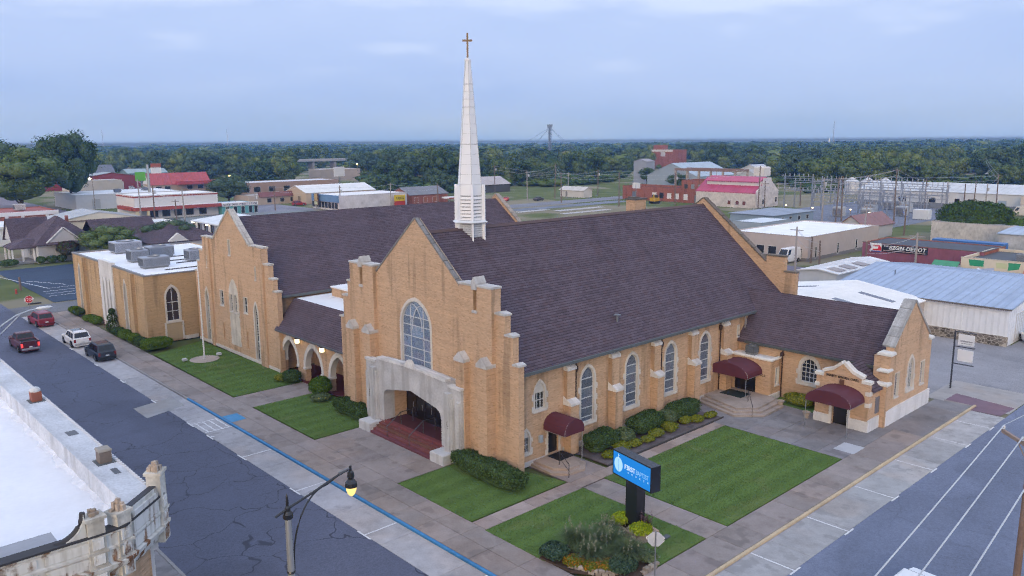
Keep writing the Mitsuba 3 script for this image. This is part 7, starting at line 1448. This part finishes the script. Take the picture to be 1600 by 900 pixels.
put('body', M().cbox(228, 231, 173, 175, 0.7, 1.9, 0.1), 'paint', (0.5, 0.30, 0.03), t); put('cab', M().cbox(229, 230.3, 173.2, 174.8, 1.9, 2.9, 0.1), 'pane', (0.05, 0.05, 0.05), t); put('track', M().box(227.8, 231.2, 172.8, 173.3, -0.1, 0.7).box(227.8, 231.2, 174.7, 175.2, -0.1, 0.7), 'paint', (0.03, 0.03, 0.03), t); put('arm', M().tube([[228.3, 174, 1.8], [227, 172.5, 3.0], [226.2, 171.6, 0.8]], 0.18, 6), 'paint', (0.5, 0.30, 0.03), t)
# ------------------------------------------------------------ poles and wires of the town
POLES = [(76, 231.1, 12.2), (77.4, 224.8, 10.7), (84.9, 229.3, 6.3), (77.7, 204.3, 10.6), (123.3, 246.8, 7.9), (138.1, 230.9, 7.9), (155.1, 227.0, 8.2), (192.3, 276.9, 6.6), (177.1, 229.6, 7.0), (210.9, 218.8, 10.7), (222.6, 215.9, 13.1), (210.3, 200.7, 10.7), (241.7, 226.8, 9), (247.2, 215.7, 10.2), (211.1, 174.8, 11.3), (324.3, 250, 7.4), (321.4, 244.2, 7.5), (228.1, 164.3, 10.8), (295.1, 192.2, 10.1), (229.8, 134, 13.6), (235.4, 135, 8.6), (211.6, 103.9, 11.6), (210.6, 99.6, 11.9), (213.5, 99.4, 12), (272.1, 128.7, 6.1), (300, 130.4, 8.5), (214.9, 86.1, 14.4), (172.6, 75.2, 8), (191.9, 74.4, 6.1), (270, 99.1, 9.3), (271, 93.1, 8.6), (271, 88, 8.0), (268.4, 84.5, 9.2), (259.3, 78.5, 9), (266.7, 77.8, 11.4), (414.2, 127.9, 14.6), (131.8, 49, 7.4), (131.5, 56.6, 5.4), (136.5, 67, 4.2), (127.3, 66.7, 7.4), (137.4, 69.1, 4.6), (233.1, 262.1, 11.5), (272.5, 151.1, 6.1), (283.8, 148.3, 5.9), (253.8, 132.5, 5.3), (116.6, 246.8, 6.2), (27.6, 140.4, 1.9)]
def near_thing(x, y):
    best = min(((k, v) for k, v in {'the substation': (235, 105), 'the brick ruin': (230, 175), 'the white shed': (236, 217), 'the thrift store': (80, 235), 'the blue front store': (140, 240), 'the long warehouse': (270, 88), 'the tan building': (136, 70), 'the red roofed mill': (234, 138), 'the open barn': (234, 268), 'the sign shop': (132, 52), 'the far tree belt': (330, 250), 'the grain bins': (285, 145)}.items()), key=lambda q: math.hypot(q[1][0]-x, q[1][1]-y))
    return best[0]
for i, (x, y, h) in enumerate(POLES):
    wood = (0.17, 0.13, 0.11) if i % 3 else (0.33, 0.31, 0.30)
    t = thing('utility_pole', f'{"brown" if i % 3 else "pale grey"} wooden utility pole near {near_thing(x, y)}', 'utility pole', f'town poles near {near_thing(x, y)}, {"brown" if i % 3 else "grey"}')
    ln = rng.uniform(-0.02, 0.02)*h
    put('post', M().tube([[x, y, -0.15], [x+ln, y-ln, h]], 0.21, 7, r1=0.14), 'paint', wood, t)
    if h > 5.5:
        a = rng.choice([0.2, 1.5]); ca, sa = math.cos(a), math.sin(a); m = M()
        m.box(-1.2, 1.2, -0.06, 0.06, h-0.65, h-0.52); m.v = [np.stack([x+ln+v[:, 0]*ca-v[:, 1]*sa, y-ln+v[:, 0]*sa+v[:, 1]*ca, v[:, 2]], 1) for v in m.v]; put('crossarm', m, 'paint', wood, t)
        if i % 4 == 1: put('transformer_can', M().lathe([(0, h-2.3), (0.28, h-2.3), (0.28, h-1.4), (0, h-1.3)], x+0.4, y-0.3, 8), 'paint', (0.45, 0.47, 0.5), t)
PW = [(0, 1), (1, 3), (0, 2), (4, 5), (5, 6), (6, 8), (9, 10), (10, 11), (11, 14), (13, 12), (12, 9), (14, 17), (17, 19), (19, 20), (15, 16), (18, 15), (21, 26), (22, 26), (23, 21), (26, 28), (24, 25), (29, 30), (30, 31), (31, 32), (32, 33), (33, 34), (34, 35), (26, 29), (25, 34), (36, 37), (38, 39), (39, 40), (13, 15), (14, 11), (20, 23), (42, 43), (41, 12)]
for a, b in PW:
    (x0, y0, h0), (x1, y1, h1) = POLES[a], POLES[b]
    for dz in (-0.5, -1.9): wire('town_wire', [(x0, y0, h0+dz), (x1, y1, h1+dz)], 0.028, 'thin dark utility wire strung between distant town poles', 'wires between the town poles', 0.6)
# ------------------------------------------------------------ trees
def crown_mesh(seed, nclump, nleaf, leaf, cols, tall=1.0, spread=1.0, low=0.25):
    """A crown in a unit box: radius about 0.5, from z = low to 1; leaves on many clumps, gaps between them."""
    r = np.random.default_rng(seed); C, R = [], []
    for i in range(nclump):
        u = r.uniform(-1, 1); a = r.uniform(0, 2*PI); q = math.sqrt(1-u*u); s = r.uniform(0.55, 1.0)**0.6
        c = np.array([0.39*q*math.cos(a)*spread, 0.39*q*math.sin(a)*spread, 0.33*u])*s*r.uniform(0.8, 1.1)
        if c[2] < 0: c[:2] *= 1-0.5*(-c[2]/0.3)
        C.append(c+[0, 0, low+0.46*(1-low)+0.06]); R.append(r.uniform(0.075, 0.20))
    per = nleaf//nclump; P, N = [], []
    for c, q in zip(C, R):
        d = r.normal(0, 1, (per, 3)); d /= np.linalg.norm(d, axis=1, keepdims=True); d[:, 2] = np.where(d[:, 2] < -0.3, -d[:, 2], d[:, 2])
        P.append(c+d*q*r.uniform(0.6, 1.18, (per, 1))*[1, 1, 0.85]); N.append(d)
    P, N = np.vstack(P), np.vstack(N); global rng
    keep = rng; rng = r; V, F, U = leafmesh(P, N+[0, 0, 0.3], leaf, cols, 0.5); rng = keep
    core = M()
    for c, q in zip(C, R):
        s = trimesh.creation.icosphere(1); core.add(np.array(s.vertices)*q*0.62+c, s.faces)
    return V, F, U, core, C
def trunk_mesh(C, low, seed):
    r = np.random.default_rng(seed); m = M(); m.tube([[0, 0, -0.02], [0.005, 0.0, low*0.6], [0.0, 0.01, low+0.25]], 0.026, 7, r1=0.014)
    for i in r.choice(len(C), min(6, len(C)), replace=False): m.tube([[0, 0, low*r.uniform(0.6, 1.2)], list(np.array(C[i])*[0.6, 0.6, 0.9]), list(C[i])], 0.010, 5, r1=0.004)
    return m
PAL = [grade((0.026, 0.050, 0.022), (0.085, 0.138, 0.058)), grade((0.050, 0.090, 0.028), (0.150, 0.215, 0.075)), grade((0.075, 0.110, 0.030), (0.215, 0.260, 0.085)), grade((0.032, 0.062, 0.036), (0.105, 0.165, 0.090))]
TREES = []
for i in range(8):
    V, F, U, core, C = crown_mesh(40+i, 38, 2700, 0.030, PAL[i % 4], low=(0.03, 0.10, 0.0)[i % 3], spread=(1.0, 1.15, 0.9)[i % 3])
    TREES.append([('crown', mikit.ply((V, F), 'bsdf_leaf', uv=U)), ('crown__boughs', shape(core, 'paint', tuple(np.mean(np.array(PAL[i % 4]), 0)), dirt=0.3)), ('trunk', shape(trunk_mesh(C, 0.24, i), 'paint', (0.055, 0.045, 0.038), dirt=0.6))])
BIG = []
for i in range(3):
    V, F, U, core, C = crown_mesh(90+i, 75, 14000, 0.0165, PAL[(1, 0, 3)[i]], low=(0.10, 0.08, 0.02)[i], spread=1.05)
    BIG.append([('crown', mikit.ply((V, F), 'bsdf_leaf', uv=U)), ('crown__boughs', shape(core, 'paint', tuple(np.mean(np.array(PAL[(1, 0, 3)[i]]), 0)), dirt=0.3)), ('trunk', shape(trunk_mesh(C, 0.2, 50+i), 'paint', (0.055, 0.045, 0.038), dirt=0.6))])
def tree(pr, x, y, h, w, label, group=None, cat='tree', z=-0.1, deg=None):
    return place(pr, 'tree', T().translate([x, y, z]).rotate([0, 0, 1], deg if deg is not None else rng.uniform(0, 360)).scale([w, w, h]), label, cat, group)
tree(BIG[0], 60, 290, 21, 30, 'broad lighter green tree in front at the far left'); tree(BIG[1], 80, 312, 27, 23, 'tallest dark green tree at the far left'); tree(BIG[2], 58, 322, 26, 26, 'dark tree behind the broad lighter tree at far left'); tree(BIG[1], 40, 300, 22, 22, 'dark tree at the very left edge')
tree(BIG[2], 125, 286, 10.5, 17, 'dark round tree right of the thrift store roof')
tree(BIG[0], 47.5, 163, 6.8, 12.5, 'dense round evergreen tree between the annex and the frame house'); tree(BIG[2], 61, 168, 7.0, 11.5, 'dense round evergreen tree behind the annex roof units')
shrub('crape_myrtle', 41.3, 167.3, 1.9, 1.8, 2.8, PURP+DARKHEDGE, 'purple leafed crape myrtle before the frame house', 'shrub', n=1400, p=2.1, size=0.16, z=1.1)
for x, a, lab in ((31.6, 1.7, 'dark foundation bush left of the frame house porch steps'), (36.9, 0.8, 'round foundation bush at the frame house corner'), (38.7, 0.9, 'round foundation bush under the frame house window'), (40.4, 0.8, 'round foundation bush beside the crape myrtle')): shrub('foundation_bush', x, 168.4, a, 0.8, 1.3, DARKHEDGE, lab, 'bush', 'foundation bushes of the frame house', n=500, p=2.5, size=0.12)
shrub('overgrown_shrub', 194, 60.5, 6, 7.5, 8.2, DARKHEDGE+LIGHTHEDGE[:4], 'large overgrown shrub spilling over the old white wall', 'shrub', n=6000, p=2.4, size=0.26)
shrub('wall_vine', 191, 49, 3, 5, 5.4, LIGHTHEDGE[:6], 'lower yellow green growth right of the overgrown shrub', 'shrub', n=2200, p=2.3, size=0.24)
EDGE = [(69, 447), (104, 488), (135, 524), (150, 518), (165, 488), (164, 418), (159, 375), (171, 361), (179, 344), (297, 551), (352, 618), (353, 565), (204, 322), (205, 294), (220, 277), (229, 280), (264, 303), (274, 282), (304, 255), (446, 360), (523, 387), (499, 330), (454, 281), (381, 212), (320, 164), (340, 155), (366, 139), (374, 129), (376, 100), (393, 82)]
_az = np.array([math.atan2(y, x) for x, y in EDGE]); _d = np.array([math.hypot(x, y) for x, y in EDGE]); _o = np.argsort(_az)
def wood_edge(x, y): return np.interp(np.arctan2(y, x), _az[_o], _d[_o])
BOXES = [(552-6, 575+6, 505, 600), (505, 545, 365, 405), (280, 345, 195, 270), (225, 270, 250, 285), (90, 170, 370, 460), (140, 210, 325, 360), (300, 380, 575, 610), (400, 430, 220, 262), (345, 365, 200, 225), (465, 490, 125, 150), (140, 165, 510, 540), (225, 275, 400, 440), (315, 335, 125, 155)]
def clear(x, y, m=3): return not any(a-m < x < b+m and c-m < y < d+m for a, b, c, d in BOXES)
cells = {}; spots = []; tries = 0
while len(spots) < 285 and tries < 20000:
    tries += 1; az = math.radians(rng.uniform(12, 83)); d0 = float(np.interp(az, _az[_o], _d[_o])); d = d0*(1+0.75*rng.uniform(0, 1)**1.5)+4
    x, y = d*math.cos(az), d*math.sin(az)
    if not clear(x, y): continue
    if any((x-a)**2+(y-b)**2 < 64 for a, b in cells.get((int(x//20), int(y//20)), [])): continue
    for i in (-1, 0, 1):
        for j in (-1, 0, 1): cells.setdefault((int(x//20)+i, int(y//20)+j), []).append((x, y))
    spots.append((x, y, d/d0))
for i, (x, y, q) in enumerate(spots):
    nz = float(meshkit.noise(np.array([x/70, y/70, 0.0]), 5)); v = int(np.clip(nz*4, 0, 3.99))+4*int(rng.integers(2)) if rng.uniform() < 0.6 else int(rng.integers(8)); h = rng.uniform(11.0, 19.0)*(1.0 if q > 1.05 else rng.uniform(0.7, 1.0))
    kind = ['dark green', 'mid green', 'light green', 'blue green'][v % 4]
    tree(TREES[v], x, y, h, h*rng.uniform(0.85, 1.3), f'{kind} leafy tree in the wooded belt behind the town', f'{kind} trees of the wooded belt')
# loose trees among the far buildings
for x, y, h, w, v, lab in ((498, 398, 16, 22, 1, 'round tree in front of the tall brick mill'), (318, 246, 9, 10, 0, 'dark tree between the grey mill tower and the gabled shed'), (296, 212, 8, 10, 3, 'dark low tree behind the brick ruin wall'), (530, 540, 13, 22, 1, 'broad tree before the grain stores'), (262, 590, 14, 16, 0, 'tree beside the overpass'), (300, 170, 8, 9, 2, 'small tree behind the concrete frame'), (236, 148, 3.4, 4.5, 2, 'small bush tree at the mill wall'), (182, 268, 9, 12, 0, 'dark tree right of the white gable roof'), (205, 262, 10, 12, 3, 'dark tree left of the open barn'), (255, 395, 6, 9, 1, 'low tree before the far tan block')): tree(TREES[v], x, y, h, w, lab)
# the woods beyond: too many to count
UNDER = []
for i in range(1500):
    az = math.radians(rng.uniform(9, 86)); d0 = float(np.interp(az, _az[_o], _d[_o])); d = d0*rng.uniform(0.975, 1.25); UNDER.append((d*math.cos(az), d*math.sin(az), rng.uniform(1.8, 5.0)))
FV, FF, FU = [], [], []; base = []
for i in range(6):
    V, F, U, core, C = crown_mesh(200+i, 14, 72, 0.13, PAL[i % 4], low=0.0, spread=1.1); cv, cf = core.arrays()
    ico = trimesh.creation.icosphere(1); cv = np.array(ico.vertices)*[0.40, 0.40, 0.38]+[0, 0, 0.45]; cf = np.array(ico.faces)
    cu = np.tile(pack(tuple(np.mean(np.array(PAL[i % 4]), 0))), (len(cv), 1)); base.append((np.vstack([V, cv]), np.vstack([F, cf+len(V)]), np.vstack([U, cu])))
BV, BF, BU, n0 = [], [], [], 0
for x, y, h in UNDER:
    if not clear(x, y, 2): continue
    V, F, U = base[int(rng.integers(6))]; a = rng.uniform(0, 2*PI); c, s = math.cos(a), math.sin(a); w = h*rng.uniform(1.4, 2.6)
    BV.append(np.stack([x+w*(V[:, 0]*c-V[:, 1]*s), y+w*(V[:, 0]*s+V[:, 1]*c), h*V[:, 2]-0.3], 1)); BF.append(F+n0); BU.append(U); n0 += len(V)
scene['undergrowth'] = mikit.ply((np.vstack(BV), np.vstack(BF)), 'bsdf_leaf', uv=np.vstack(BU)); labels['undergrowth'] = {'label': 'low tangled undergrowth along the edge of the woods', 'category': 'undergrowth', 'kind': 'stuff'}
n0 = 0
for i in range(5200):
    az = math.radians(rng.uniform(8, 86)); d0 = float(np.interp(az, _az[_o], _d[_o])); t = rng.uniform(0, 1); d = d0*1.45*(3000/(d0*1.45))**(t**0.85)
    x, y = d*math.cos(az), d*math.sin(az)
    if not clear(x, y, 5) or max(x, y) > 2560: continue
    h = rng.uniform(8.0, 15.5); w = h*rng.uniform(1.0, 1.6)*(1+d/2600)
    V, F, U = base[int(rng.integers(6))]; a = rng.uniform(0, 2*PI); c, s = math.cos(a), math.sin(a)
    z = float(hill(np.array(x), np.array(y)))-1.0
    FV.append(np.stack([x+w*(V[:, 0]*c-V[:, 1]*s), y+w*(V[:, 0]*s+V[:, 1]*c), z+h*V[:, 2]], 1)); FF.append(F+n0); FU.append(U); n0 += len(V)
scene['forest'] = mikit.ply((np.vstack(FV), np.vstack(FF)), 'bsdf_leaf', uv=np.vstack(FU)); labels['forest'] = {'label': 'far green woods rolling away to the horizon', 'category': 'forest', 'kind': 'stuff'}

# ------------------------------------------------------------ the evening haze
scene['haze_air'] = {'type': 'homogeneous', 'albedo': {'type': 'rgb', 'value': [0.80, 0.90, 1.0]}, 'sigma_t': {'type': 'rgb', 'value': [0.00006, 0.00012, 0.00025]}}
scene['haze'] = {'type': 'cube', 'to_world': T().translate([1050, 850, 45]).scale([1700, 1900, 52]), 'bsdf': {'type': 'null'}, 'interior': {'type': 'ref', 'id': 'haze_air'}}
labels['haze'] = {'kind': 'stuff', 'label': 'thin blue evening haze', 'category': 'haze'}
scene['camera']['medium'] = {'type': 'ref', 'id': 'haze_air'}
